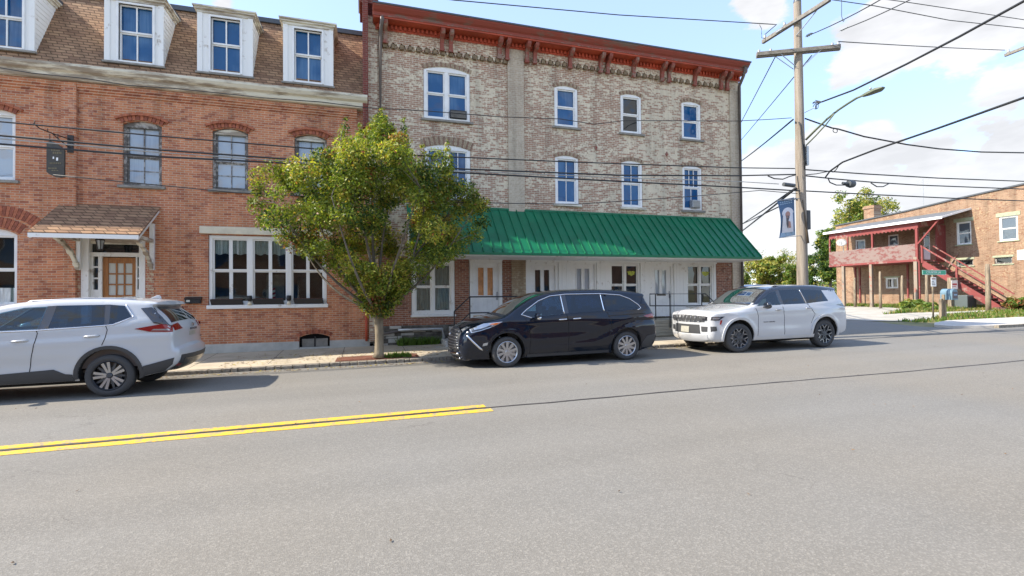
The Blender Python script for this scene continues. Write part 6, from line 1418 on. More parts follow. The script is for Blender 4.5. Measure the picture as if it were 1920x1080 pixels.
# ---- far blue pickup behind the corner of the building: only its cab shows
M['pb'] = paintmat('blue_paint', (.02, .07, .22), rough=.3)
truck = Car('parked_pickup', 'blue vehicle mostly hidden behind the corner of the whitewashed building', 'car', (19.35, 22.6, .2), .98,
    [(-.9, .35, .05, .05), (-.95, .6, .1, .1), (-.9, 1.0, .1, .08), (-.4, 1.15, .08, .04), (.5, 1.25, .07, .03), (.9, 1.6, .08, .04), (1.3, 1.82, .09, .03), (2.3, 1.84, .09, .03), (2.6, 1.8, .05, .03), (2.7, 1.3, .05, .03), (4.3, 1.28, .05, .02), (4.4, .9, .05, .02), (4.38, .5, .05, .02)],
    .97, [(-1, 1.1), (.5, 1.2), (4.4, 1.3)], .28, (0., 3.3), .38, 4.4, -.95, .46, .35, M['pb'])
c = truck
c.side('window', [(.75, 1.28), (1.55, 1.28), (1.5, 1.72), (1.2, 1.70)], M['cglass']); c.side('window', [(1.65, 1.28), (2.5, 1.28), (2.45, 1.72), (1.6, 1.72)], M['cglass'])
for x, sd in ((0., -1), (0., 1), (3.3, -1), (3.3, 1)): c.wheel(x, sd, ST_V)
from mathutils import noise as mnoise
# ------------------------------------------------------------------ trees
def leafmesh(clumps, n_per, size, mats, wts, seed, loc, name, parent, spread=1., flat=.5, up=.3):
    rg = np.random.default_rng(seed); n = len(clumps); C = np.array([c[:3] for c in clumps]); R = np.array([c[3] for c in clumps])
    idx = np.repeat(np.arange(n), [max(1, int(n_per*(r/R.mean())**2)) for r in R]); N_ = len(idx)
    d = rg.normal(0, 1, (N_, 3)); d /= np.linalg.norm(d, axis=1)[:, None]; rad = rg.uniform(0, 1, N_)**.45*spread
    P = C[idx]+d*(R[idx]*rad)[:, None]*np.array([1, 1, .8])
    # leaf frames
    nrm = d*.5+rg.normal(0, .6, (N_, 3))+np.array([0, 0, up]); nrm /= np.linalg.norm(nrm, axis=1)[:, None]
    a = np.cross(nrm, rg.normal(0, 1, (N_, 3))); a /= np.linalg.norm(a, axis=1)[:, None]; b = np.cross(nrm, a)
    s = size*rg.uniform(.6, 1.35, N_)[:, None]
    v0 = P-a*s; v1 = P+b*s*.42+nrm*s*.14; v2 = P+a*s; v3 = P-b*s*.42+nrm*s*.14
    V = np.stack([v0, v1, v2, v3], axis=1).reshape(-1, 3)-np.array(loc)
    me = bpy.data.meshes.new(name); me.vertices.add(len(V)); me.vertices.foreach_set('co', V.ravel())
    me.loops.add(N_*4); me.loops.foreach_set('vertex_index', np.arange(N_*4)); me.polygons.add(N_); me.polygons.foreach_set('loop_start', np.arange(N_)*4); me.polygons.foreach_set('loop_total', np.full(N_, 4))
    cm = rg.choice(len(mats), n, p=wts)[idx]; alt = rg.choice(len(mats), N_, p=wts); mi = np.where(rg.uniform(0, 1, N_) < .55, cm, alt)
    for m in mats: me.materials.append(m)
    me.polygons.foreach_set('material_index', mi.astype(np.int32)); me.update(calc_edges=True)
    o = bpy.data.objects.new(name, me); COL.objects.link(o); o.parent = parent; return o
def limb(mb, a, b, r0, r1, m, rg, n=6, wob=.06, sag=.0):
    a = np.array(a, float); b = np.array(b, float); L = np.linalg.norm(b-a); pts = []; w = rg.normal(0, wob*L, 3)
    for i in range(n+1):
        t = i/n; p = a+(b-a)*t+w*sin(pi*t)+np.array([0, 0, -sag*L*sin(pi*t)]); pts.append(tuple(p))
    mb.tube(pts, [r0+(r1-r0)*i/n for i in range(n+1)], m, 7); return pts

def barkmat(name, c1, c2):
    return mat(name, c1, .95, col2=c2, nscale=6, bump=1., bscale=14, stretch=(1, 1, .25))
M['bark'] = barkmat('grey_bark', (.15, .12, .08), (.28, .235, .16))
M['barkd'] = barkmat('dark_bark', (.09, .075, .055), (.17, .15, .12))
M['lf1'] = leafmat('pear_leaf', (.14, .19, .025), col2=(.24, .27, .04), c2amt=.4)
M['lf2'] = leafmat('yellowing_leaf', (.33, .33, .045), col2=(.40, .25, .06), c2amt=.3)
M['lf3'] = leafmat('russet_leaf', (.26, .13, .05), col2=(.30, .07, .05), c2amt=.35)
M['lf4'] = leafmat('dark_leaf', (.035, .075, .014))
tx, ty = .36, 12.03
tr = thing('street_tree', 'round crowned street tree with green and yellowing leaves at the kerb between the two buildings', 'tree', (tx, ty, .15))
env = [(5.98, .28, .50), (5.8, .2, .60), (5.5, .0, .85), (5.2, -.40, 1.25), (4.9, -.95, 2.0), (4.55, -1.6, 2.4), (4.25, -2.25, 2.7), (3.95, -2.42, 2.95), (3.65, -2.45, 3.1), (3.35, -2.35, 3.2), (3.0, -2.1, 3.0), (2.7, -1.5, 2.55), (2.4, -1.05, 2.05), (2.1, -.75, 1.75), (1.8, -.45, 1.35), (1.55, -.25, 1.05), (1.3, -.02, .75), (1.05, .12, .62)]
ez = [e[0] for e in env][::-1]; e0 = [e[1] for e in env][::-1]; e1 = [e[2] for e in env][::-1]
rg = np.random.default_rng(11); clumps = []
while len(clumps) < 350:
    z = rg.uniform(1.15, 5.9); a, b = np.interp(z, ez, e0), np.interp(z, ez, e1); cx, hw_ = (a+b)/2, (b-a)/2
    r = sqrt(rg.uniform(.02, 1.0)); th = rg.uniform(0, 2*pi); wy = min(hw_, 2.05)
    if rg.uniform() > (hw_/2.9)**1.0+.32: continue
    cr = rg.uniform(.17, .36)*(.7 if hw_ < .9 else 1)*(.8 if z > 4.6 else 1)
    x = cx+cos(th)*r*max(hw_-cr*.75, .03); y = ty+sin(th)*r*max(wy-cr*.75, .03)+.05
    q_ = mnoise.noise(Vector((x*.85, y*.85, z*.85+3.1)))
    if q_ < -.10 and hw_ > .9: continue
    clumps.append((x, y, z, cr))
# upright leaders at the top and lobes at the sides
for (x, z, r) in ((.26, 5.5, .2), (.55, 5.5, .2), (.46, 5.45, .3), (.9, 5.35, .2), (1.75, 5.0, .2), (1.9, 4.8, .3), (-1.9, 4.5, .25), (-2.15, 4.2, .25), (2.5, 4.35, .25), (2.85, 3.85, .26), (2.9, 3.45, .26), (-2.15, 3.6, .28), (-2.1, 3.3, .24)):
    clumps.append((x, ty+rg.uniform(-.35, .35), z, r))
for (x, zt, kk) in ((-.40, 5.72, 6), (.45, 6.02, 7), (.9, 5.80, 6), (1.95, 5.36, 6), (1.42, 5.25, 4), (-1.6, 4.68, 4), (2.6, 4.35, 4), (-.05, 5.75, 5), (-1.05, 4.95, 4), (-2.25, 4.15, 3)):
    yy = ty+rg.uniform(-.5, .3)
    for k in range(kk): clumps.append((x+rg.normal(0, .03), yy, zt-.10-k*.17, .07+.035*k))
mb = MB((tx, ty, .15))
mb.tube([(tx-.01, ty, .12), (tx, ty, .22), (tx+.01, ty, .6), (tx-.005, ty, 1.0), (tx-.03, ty, 1.3)], [.15, .112, .098, .102, .135], M['bark'], 14)
tops = [(-1.8, 3.6, -.5), (-1.2, 4.3, .5), (-.5, 4.9, -.6), (.3, 5.6, .0), (.9, 5.1, .6), (1.6, 4.8, -.3), (2.3, 3.9, .4), (1.2, 3.9, -1.4), (-.6, 3.6, -1.5), (.2, 3.8, 1.5), (-1.5, 3.0, .9), (2.2, 3.1, -.8)]
lp = []
for (x, z, y) in tops: lp += limb(mb, (tx-.02+x*.03, ty+y*.03, 1.15+.1*abs(x)*.3), (x, ty+y, z), (.042), .009, M['barkd'], rg, 8, .05, .06)
lp = np.array(lp)
for cpt in clumps[::3]:
    p = np.array(cpt[:3]); q = lp[np.argmin(np.linalg.norm(lp-p, axis=1)+np.maximum(0, lp[:, 2]-p[2]+.2)*2)]
    limb(mb, q, p, .010, .003, M['barkd'], rg, 3, .05)
mb.build('trunk', tr, smooth=True)
leafmesh(clumps, 205, .039, [M['lf1'], M['lf2'], M['lf3'], M['lf4']], [.57, .23, .06, .14], 5, (tx, ty, .15), 'crown', tr, spread=1.15)
mb = MB(); P = [(-.62, 11.87), (1.30, 11.87), (1.28, 12.5), (-.60, 12.5)]; V, F = cdt(P, (), [(x, y) for x in np.arange(-.5, 1.2, .12) for y in np.arange(11.95, 12.45, .12)])
mb.add([(v[0], v[1], gp(v[0], v[1])+.156+.03*rg.uniform()*(abs(v[0]-.35) < .85 and 11.9 < v[1] < 12.45)) for v in V], F, M['soil']); o = mb.build('tree_pit'); o['kind'] = 'structure'
blades('weeds', [(.5, 11.9), (1.1, 11.9), (1.1, 12.2), (.5, 12.2)], 260, .12, [M['gr1']], zf=gp, dz=.16, seed=9, w=.02, label='small weeds beside the foot of the street tree', cat='weeds')

def tree(name, label, base, h, w, seed, mats, wts, lsize, ncl, nper, cat='tree', z0=.25, dens=1., trunk=None, group=None, cr=(.10, .17), bark=None, flat=1.):
    rg = np.random.default_rng(seed); x0, y0, zb_ = base; t = thing(name, label, cat, base, group); bark = bark or M['barkd']; cl = []
    # several big lobes, then clumps on them: an uneven outline with gaps
    lobes = [(rg.normal(0, w*.20), rg.normal(0, w*.16), h*rg.uniform(z0+.12, .86), w*rg.uniform(.16, .30)) for _ in range(9)]+[(0, 0, h*.84, w*.17), (0, 0, h*.6, w*.3)]
    while len(cl) < ncl:
        l = lobes[rg.integers(len(lobes))]; d = rg.normal(0, 1, 3); d /= np.linalg.norm(d); r = l[3]*rg.uniform(.35, 1.05)
        p = (x0+l[0]+d[0]*r, y0+l[1]+d[1]*r, zb_+l[2]+d[2]*r*flat); 
        if p[2] < zb_+h*z0 or p[2] > zb_+h*1.02: continue
        cl.append((*p, w*rg.uniform(*cr)*.5))
    mb = MB(base); tr_ = trunk or h*.022
    top_ = (x0+rg.normal(0, w*.04), y0, zb_+h*.72); pts = limb(mb, (x0, y0, zb_-.2), top_, tr_, tr_*.3, bark, rg, 8, .03)
    for l in lobes:
        q = pts[int(rg.integers(3, 7))]; b2 = limb(mb, q, (x0+l[0], y0+l[1], zb_+l[2]), tr_*.4, tr_*.12, bark, rg, 5, .06)
    lp = np.array(pts[3:]+b2)
    for c_ in cl[::6]:
        l = min(lobes, key=lambda l: (x0+l[0]-c_[0])**2+(y0+l[1]-c_[1])**2+(zb_+l[2]-c_[2])**2); limb(mb, (x0+l[0], y0+l[1], zb_+l[2]), c_[:3], tr_*.12, tr_*.04, bark, rg, 3, .08)
    mb.build('trunk', t, smooth=True); leafmesh(cl, nper*dens, lsize, mats, wts, seed+1, base, 'crown', t, spread=1.2); return t
M['tf1'] = leafmat('far_leaf_green', (.10, .165, .03), col2=(.18, .22, .045), c2amt=.4, var=.45)
M['tf2'] = leafmat('far_leaf_yellow', (.36, .34, .08), col2=(.20, .14, .04), c2amt=.3, var=.4)
M['tf3'] = leafmat('far_leaf_dark', (.03, .07, .014), var=.4)
M['tf4'] = leafmat('far_leaf_olive', (.30, .28, .14), col2=(.40, .34, .22), c2amt=.4, var=.4)
def at(px, py_base, Y, zg): p = onY(px, py_base, Y); return (p[0], Y, zg)
def spot(px, Y, zg=.5): p = onY(px, 552, Y); return (p[0], Y, zg)
# ------------------------------------------------------------------ utility pole, lamp, banner, wires
M['polew'] = mat('weathered_pole_wood', (.34, .295, .24), .9, col2=(.20, .165, .13), nscale=2.5, bump=.8, bscale=10, stretch=(4, 4, .25), detail=8)
M['arm'] = mat('grey_crossarm_wood', (.19, .175, .15), .9, noise=.3, nscale=3, stretch=(.4, 4, 4))
M['porcel'] = mat('grey_insulator', (.32, .34, .36), .3)
M['lampgreen'] = mat('lamp_head_paint', (.12, .14, .09), .5)
PX, PY = 13.21, 12.0
pole = thing('utility_pole', 'tall weathered wooden utility pole at the street corner with two crossarms', 'utility pole', (PX, PY, .12))
mb = MB(); n = 14; pts = [(PX+.0*k, PY, .1+(10.75-.1)*k/n) for k in range(n+1)]; mb.tube(pts, [.172-.062*k/n for k in range(n+1)], M['polew'], 18); mb.tube([(PX, PY, 10.75), (PX, PY, 10.85)], [.115, .10], M['slate'], 14)
mb.build('pole', pole, autos=40)
def onP(px, py, Y=PY): return Vector(onY(px, py, Y))
# lower double crossarm square to the main street, upper one along the side street
def dirarm(name, a, b, w=.10, h=.12): mb = MB(); mb.obox(a, b, w, h, M['arm']); return mb.build(name, pole, bevel=.008)
A0 = onP(1427, 86); A1 = onP(1560, 72)
zc = 9.25
DA = Vector((.885, -.466, 0)); PA = Vector((-.466, -.885, 0)); PC = Vector((PX, PY, zc))
a0 = PC-DA*1.27+PA*.17+Vector((0, 0, -.10)); a1 = PC+DA*1.13+PA*.17+Vector((0, 0, -.10)); dirarm('crossarm', a0, a1)
a0b = PC-DA*1.18-PA*.17+Vector((0, 0, .0)); a1b = PC+DA*1.27-PA*.17+Vector((0, 0, .0)); dirarm('crossarm', a0b, a1b)
for sg_ in (-1, 1):
    mb = MB(); mb.obox(PC+DA*.62*sg_+PA*.19+Vector((0, 0, -.12)), PC+DA*.10*sg_+PA*.13+Vector((0, 0, -.60)), .03, .012, M['galv']); mb.build('brace', pole)
    mb = MB(); mb.obox(PC+DA*.62*sg_-PA*.19+Vector((0, 0, -.05)), PC+DA*.10*sg_-PA*.13+Vector((0, 0, -.55)), .03, .012, M['galv']); mb.build('brace', pole)
u0 = Vector((PX-.12, PY+1.35, 10.05)); u1 = Vector((PX+.08, PY-1.35, 10.05))
u0 = onY(1455, 62, PY+1.1); u1 = onY(1556, -8, PY-1.1); u0 = Vector((PX-.16, PY+1.25, 10.1)); u1 = Vector((PX-.16, PY-1.25, 10.1)); dirarm('crossarm', u0, u1)
mb = MB(); mb.obox((PX-.12, PY-.8, 10.05), (PX-.12, PY-.05, 9.65), .03, .012, M['galv']); mb.build('brace', pole)
def insul(p, r=.055, h=.15, up=(0, 0, 1)):
    mb = MB(); mb.lathe([(.012, -.06), (.012, 0), (r*.6, .0), (r, h*.3), (r*.55, h*.45), (r*.8, h*.65), (r*.4, h*.85), (0, h)], p, up, M['porcel'], 10); mb.build('insulator', pole, smooth=True)
for x in (-1.1, -.75, 1.05, 1.22): insul(tuple(PC+DA*x-PA*.17+Vector((0, 0, .07))))
for y in (-1.15, .35, 1.15): insul((PX-.16, PY+y, 10.16))
def strain(a, b):
    a = Vector(a); b = Vector(b); d = (b-a); mb = MB(); mb.lathe([(.01, 0), (.01, d.length*.25), (.045, d.length*.3), (.02, d.length*.45), (.045, d.length*.55), (.02, d.length*.7), (.04, d.length*.8), (.01, d.length)], a, d, M['porcel'], 8); mb.build('insulator', pole, smooth=True)
# conduit and cable riser on the pole
mb = MB(); mb.tube([(PX-.14, PY-.10, 6.9), (PX-.10, PY-.14, 6.75), (PX-.05, PY-.155, 6.0), (PX-.03, PY-.158, 5.75), (PX+.06, PY-.155, 5.6)], .022, M['wirem'], 6); mb.tube([(PX-.0, PY-.16, 6.2), (PX-.0, PY-.165, 5.4)], .02, M['wirem'], 6); mb.build('riser_cable', pole, smooth=True)
mb = MB(); mb.tube([(PX+.07, PY-.15, 3.1), (PX+.0, PY-.165, 3.7), (PX-.09, PY-.14, 4.45)], [.05, .03, .012], mat('dark_split', (.12, .09, .06), .95), 6); mb.build('wood_split', pole, smooth=True)
mb = MB(); mb.box(PX+.13, PY-.10, 3.55, PX+.27, PY+.14, 4.15, M['plastic']); mb.build('meter_box', pole, bevel=.01)

def wire(name, label, pts, r, m, cat='cable', sag=0., n=16, group=None):
    P = [Vector(p) for p in pts]; den = []
    for a, b in zip(P[:-1], P[1:]):
        k = max(2, int(n*min(1, (b-a).length/8)))
        for i in range(k): t = i/k; q = a+(b-a)*t; den.append(Vector((q.x, q.y, q.z-sag*4*t*(1-t))))
    den.append(P[-1]); mb = MB(tuple(P[0])); mb.tube(den, r, m, 6); return top(mb, name, label, cat, tuple(P[0]), group, smooth=True)
def pl(Y, *pp): return [onY(x, y, Y) for x, y in pp]
YW = PY
GRP = 'cables strung along the main street'
wire('overhead_cable', 'thin cable, highest of those running level past the building fronts to the pole', pl(YW-.1, (-420, 192), (0, 228), (320, 257), (700, 288), (1080, 304), (1380, 314.5), (1490, 316)), .016, M['wirem'], group=GRP)
wire('overhead_cable', 'thick black cable with a pale edge, crossing the tree crown to the pole', pl(YW-.15, (-420, 222), (0, 254), (300, 281), (620, 304), (870, 317), (1160, 328.5), (1380, 329.5), (1492, 327)), .020, M['wirem'], group=GRP)
wire('overhead_cable', 'bare grey messenger wire just under the thick black cable', pl(YW-.13, (-420, 229), (0, 260), (300, 286), (620, 308), (870, 321), (1160, 333), (1380, 340), (1460, 345)), .012, M['wireg'], group=GRP)
wire('overhead_cable', 'lowest thick black cable running past the fronts to the pole', pl(YW-.17, (-420, 237), (0, 270), (300, 294), (640, 311), (870, 324), (1160, 340), (1380, 351), (1500, 358)), .020, M['wirem'], group=GRP)
wire('overhead_cable', 'thin slack wire low across the whitewashed brick', pl(YW-.1, (100, 328), (440, 361), (760, 378), (1080, 383), (1300, 368), (1380, 361), (1425, 357), (1495, 363)), .011, M['wirem'], group=GRP)
wire('service_drop', 'dark service wire looping along the white cornice and dipping on the whitewashed front', pl(13.6, (-60, 117), (0, 127), (60, 137), (160, 147), (240, 160), (330, 166), (500, 184), (600, 191), (690, 202), (800, 208), (940, 219), (1050, 223), (1115, 233))+pl(13.0, (1170, 226))+pl(12.3, (1380, 227), (1440, 224), (1484, 221)), .011, M['wirem'])
wire('power_line', 'high wire over the red cornice to the upper crossarm', pl(PY+1.15, (700, -22), (850, 0), (1160, 28), (1440, 45), (1456, 46))+[(PX-.16, PY+1.15, 10.31)], .014, M['wirem'], 'power line')
wire('power_line', 'high wire from the crossarm tip to the distant crossarm at the right edge', [tuple(PC+DA*1.22-PA*.17+Vector((0, 0, .22))), onY(1884, 94, 13.6)], .014, M['wirem'], 'power line', sag=.02)
wire('power_line', 'wire from behind the pole running on to the right through the lower cloud', pl(PY+.2, (1495, 317), (1620, 326), (1760, 334), (1920, 340), (2200, 345)), .020, M['wirem'])
wire('overhead_cable', 'thick black cable with a splice box, right of the pole', pl(PY+.1, (1495, 328), (1560, 335), (1640, 342), (1720, 347), (1890, 353.5), (1960, 356), (2200, 362)), .020, M['wirem'])
wire('overhead_cable', 'lowest thick cable right of the pole, sloping down over the tan brick wall', pl(PY+.1, (1500, 357.5), (1640, 365), (1780, 371.5), (1925, 377), (2200, 386)), .020, M['wirem'])
def loop(label, pts, r=.018, Y=PY): return wire('cable_loop', label, pl(Y, *pts), r, M['wirem'], cat='cable')
loop('slack loop hanging from the thick cable left of the pole', [(1440, 330), (1452, 335), (1468, 336), (1480, 331), (1492, 328)])
loop('slack loop hanging from the thick cable right of the splice box', [(1633, 343), (1644, 350), (1656, 350), (1668, 343.5)])
loop('short jumper below the cable crossing', [(1552, 333), (1556, 342), (1568, 347), (1588, 347)])
for (a, b, lab) in (((1464, 344.5), (1484, 350.5), 'long dark splice case on the cable just left of the pole'),):
    p0 = onP(*a); p1 = onP(*b); mb = MB(tuple(p0)); mb.tube([(p0.x, PY-.1, (p0.z+p1.z)/2), (p1.x, PY-.1, (p0.z+p1.z)/2-.02)], .06, M['slate'], 10); top(mb, 'splice_case', lab, 'splice case', tuple(p0), autos=40)
p0 = onP(1595, 345); mb = MB(tuple(p0)); mb.lathe([(0, -.12), (.11, -.11), (.13, 0), (.11, .11), (0, .12)], (p0.x, p0.y, p0.z), (1, 0, 0), M['slate'], 12); mb.tube([(p0.x-.35, p0.y, p0.z+.01), (p0.x-.12, p0.y, p0.z)], .045, M['slate'], 8); top(mb, 'splice_case', 'round grey splice drum hanging on the cable right of the pole', 'splice case', tuple(p0), autos=40)
# lines crossing the street over the camera's right
GC = 'heavy cables crossing the street overhead'
e1 = onP(1531, 193, PY-.8); c1 = [tuple(onP(1507, 212, PY)), tuple(e1)]
wire('tie_wire', 'thin tail wire tying the upper street cable to the pole', [onP(1509, 211, PY-.15), onP(1531, 200, PY-.8)], .011, M['galv'], 'wire')
def heavy(label, pts, r=.035): return wire('street_cable', label, pts, r, M['wirem'], 'cable', group=GC)
heavy('upper heavy cable rising from a frayed end by the pole to the top right corner', [onP(1541, 191, PY-1.0), onP(1600, 169, PY-2.4), onP(1700, 120, PY-4.2), onP(1800, 68, PY-5.6), onP(1920, 2, PY-6.8), onP(2150, -130, PY-8.2)], .023)
mb = MB(tuple(e1)); rgp = np.random.default_rng(3)
for k in range(9):
    a = rgp.uniform(0, 2*pi); q = e1+Vector((cos(a)*.10-.05, 0, sin(a)*.14-.06)); mb.tube([onP(1541, 191, PY-1.0), (e1+q)/2+Vector((0, .0, .03)), q], .012, M['wirem'], 5)
mb.tube([(e1.x+.02+.045*cos(t), e1.y, e1.z-.06+.11*sin(t)) for t in np.linspace(0, 2*pi, 14)], .009, M['wirem'], 5, cap=False)
top(mb, 'frayed_cable_end', 'frayed curled cable end floating right of the pole, above the street lamp', 'cable', tuple(e1))
heavy('lower heavy cable swooping from the cable crossing up to the right edge', [onP(1548, 332, PY-.1), onP(1556, 321, PY-.5), onP(1580, 304, PY-1.0), onP(1640, 281, PY-2.3), onP(1760, 240, PY-4.2), onP(1920, 183, PY-6.0), onP(2200, 80, PY-8.0)], .025)
wire('street_cable', 'loose jumper beside the foot of the lower heavy cable', [onP(1575, 306, PY-.9), onP(1568, 318, PY-.6), onP(1562, 323, PY-.5), onP(1556, 320, PY-.5)], .014, M['wirem'])
wire('overhead_cable', 'crossing drop cable from the pole face to the cable junction', [onP(1497, 329), onP(1530, 326, PY-.2), onP(1560, 320, PY-.4)], .014, M['wirem'])
wire('service_drop', 'drop wire with a small coil, running right from the pole and ending in the cloud', [onP(1509, 222, PY), onP(1560, 240, PY-.4), onP(1572, 242, PY-.4), onP(1620, 256, PY-.6), onP(1700, 271, PY-.8), onP(1760, 279, PY-.9), onP(1840, 285, PY-1), onP(1950, 287, PY-1.1)], .022, M['wirem'])
q = onP(1566, 245, PY-.4); mb = MB(tuple(q)); mb.tube([(q.x+.09*cos(t), q.y, q.z+.065*sin(t)) for t in np.linspace(0, 2*pi, 14)], .012, M['wirem'], 5, cap=False); top(mb, 'cable_coil', 'small coil of cable hanging on the drop wire right of the pole', 'cable', tuple(q), smooth=True)
# lines running back along the side street behind the buildings
GB = 'wires running back along the side street'
def backw(label, a, b, r=.012): return wire('power_line', label, [a, b], r*1.7, M['wirem'], 'power line', sag=.25, group=GB, n=20)
backw('steep thin wire from the left crossarm end down behind the building corner', onP(1458, 98, PY+.2), onY(1300, 390, 60), .010)
backw('steep thin wire crossing the pole and falling behind the building corner', onP(1522, 104, PY-.2), onY(1300, 360, 60), .010)
backw('insulated line with two dark joints falling from the pole to the building corner', onP(1487, 224, PY), onY(1340, 330, 40), .016)
backw('lowest fan wire, upper strand left of the banner', onP(1492, 352), onY(1330, 452, 60), .016)
backw('lowest fan wire, middle strand left of the banner', onP(1492, 353), onY(1320, 480, 60), .020)
backw('lowest fan wire, lower strand behind the banner', onP(1492, 372), onY(1330, 440, 60), .014)
# primaries going up and toward the right, over the street
for (a, b, lab) in (((1455, 62), (1640, -60), 'primary wire rising right from the upper crossarm end'), ((1512, 68), (1700, -30), 'primary wire rising right from beside the pole'), ((1576, 57), (1780, -40), 'primary wire rising right from the crossarm tip')):
    wire('power_line', lab, [onP(*a), onP(b[0], b[1], PY-3.5)], .014, M['wirem'], 'power line', sag=.08, group='primary wires over the street')
    A = onP(*a); B = onP(b[0], b[1], PY-3.5); d = (B-A).normalized(); strain(A-d*.05, A+d*.28)
wire('power_line', 'upper of two wires crossing the cloud at the top right', pl(PY+.6, (1480, -12), (1640, 11), (1780, 38), (1920, 53), (2100, 72)), .014, M['wirem'], 'power line', group='wires across the top right cloud')
wire('power_line', 'lower of two wires crossing the cloud at the top right', pl(PY+1.3, (1610, -8), (1700, 4), (1920, 37), (2100, 60)), .014, M['wirem'], 'power line', group='wires across the top right cloud')
wire('wire_tail', 'short wire tail with a hook hanging by the left crossarm end', pl(PY, (1424, 46), (1428, 54), (1428, 71), (1434, 72)), .008, M['wirem'], 'wire')
wire('wire_tail', 'short wire tail hanging down from the top edge above the street lamp', pl(PY-1, (1578, -10), (1578, 30), (1581, 41), (1583, 38)), .008, M['wirem'], 'wire')
# the next pole stands outside the frame; its crossarm tip shows
p2 = thing('utility_pole', 'distant crossarm tip with one insulator at the upper right edge', 'utility pole', (24.6, 12.4, .2))
tip = Vector(onY(1884, 104, 13.8)); far = Vector(onY(1990, 62, 12.0)); mb = MB(); mb.obox(tip, far+(far-tip)*.5, .10, .12, M['arm']); mb.build('crossarm', p2, bevel=.008)
base2 = Vector((far.x, far.y+.1, .2)); mb = MB(); mb.tube([base2, Vector((far.x, far.y+.1, far.z+1))], [.17, .12], M['polew'], 14); mb.build('pole', p2, smooth=True); p2.location = tuple(base2)
for o_ in p2.children: o_.data.transform(Matrix.Translation(-(base2-Vector((24.6, 12.4, .2)))))
d = (far-tip).normalized(); q = tip+d*.12+Vector((0, 0, .06)); mb = MB(tuple(base2)); mb.lathe([(.012, -.03), (.05, .0), (.06, .05), (.03, .08), (.045, .12), (0, .16)], q, (0, 0, 1), M['porcel'], 10); o_ = mb.build('insulator', p2, smooth=True)

# street lamp on its curved arm
la = thing('street_lamp', 'street lamp with flat greenish head on a long curved arm', 'street lamp', (PX+.15, PY-.1, 5.9))
def lp_(px, py, t): return onY(px, py, PY-.15-t*1.9)
mb = MB(); up_ = [(1511, 262, 0), (1530, 243, .18), (1552, 222, .38), (1572, 206, .56), (1590, 194, .72), (1606, 184, .88), (1620, 178, 1.)]
mb.tube([lp_(*q) for q in up_], .032, M['lampgreen'], 8); mb.tube([lp_(1511, 273, 0), lp_(1530, 254, .17), lp_(1550, 232, .36), lp_(1566, 211, .52)], .020, M['lampgreen'], 8); mb.build('arm', la, smooth=True)
mb = MB(); a = Vector(lp_(1617, 180, 1.)); b = Vector(lp_(1657, 163.5, 1.3)); d = (b-a).normalized()
for k, (t0, t1, w0, w1, h0, h1) in enumerate(((0, .3, .05, .10, .06, .08), (.3, .75, .10, .14, .08, .075), (.75, 1., .14, .06, .075, .035))):
    L = (b-a).length; c0 = a+d*L*t0; c1 = a+d*L*t1; sx = d.cross(Vector((0, 0, 1))).normalized(); sz = sx.cross(d); vs = []
    for c_, w, h in ((c0, w0, h0), (c1, w1, h1)):
        for (i, j) in ((-1, -.5), (1, -.5), (.8, .5), (-.8, .5)): vs.append(tuple(c_+sx*i*w+sz*j*h))
    mb.add(vs, [(3, 2, 1, 0), (4, 5, 6, 7), (0, 1, 5, 4), (1, 2, 6, 5), (2, 3, 7, 6), (3, 0, 4, 7)], M['lampgreen'])
mb.build('lamp_head', la, bevel=.01)
mb = MB(); q = Vector(lp_(1632, 166, 1.1)); mb.ball(tuple(q), .035, M['galv'], 8); mb.build('photocell', la, smooth=True)
mb = MB(); mb.box(PX+.08, PY-.17, 5.55, PX+.17, PY-.06, 6.15, M['galv']); mb.build('mount', la, bevel=.006)

# banner hanging from two short rods
bn = thing('street_banner', 'dark blue fabric banner with an arched white portrait panel on the pole', 'banner', (12.6, PY-.12, 4.0))
M['bnavy'] = mat('banner_navy', (.065, .13, .23), .8); M['bwhite'] = mat('banner_white', (.66, .66, .70), .8, noise=.05); M['bface'] = mat('banner_print_skin', (.40, .22, .18), .8); M['bblue'] = mat('banner_light_blue', (.28, .40, .52), .8); M['bgrey'] = mat('banner_print_dark', (.11, .10, .11), .8)
def bp(u, v, o=0.):     # u 0..1 left to right, v 0..1 bottom to top; cloth waves
    top_l, top_r = (1457, 376), (1489, 370); bot_l, bot_r = (1461, 446), (1491, 441)
    wv = (-3.5*sin(pi*v)*(1-u) + 0)*-1.3
    x = (bot_l[0]+(bot_r[0]-bot_l[0])*u)*(1-v)+(top_l[0]+(top_r[0]-top_l[0])*u)*v+wv; y = (bot_l[1]+(bot_r[1]-bot_l[1])*u)*(1-v)+(top_l[1]+(top_r[1]-top_l[1])*u)*v
    Y = PY-.12-(1-u)*.16+.05*sin(v*7+u*3)-o; return onY(x, y, Y)
mb = MB(); nu, nv = 8, 14
vs = [bp(i/nu, j/nv) for j in range(nv+1) for i in range(nu+1)]+[bp(i/nu, j/nv, -.004) for j in range(nv+1) for i in range(nu+1)]; q = (nu+1)*(nv+1)
fs = [(j*(nu+1)+i, j*(nu+1)+i+1, (j+1)*(nu+1)+i+1, (j+1)*(nu+1)+i) for j in range(nv) for i in range(nu)]; mb.add(vs, fs+[tuple(k+q for k in f[::-1]) for f in fs], M['bnavy']); mb.build('cloth', bn, smooth=True)
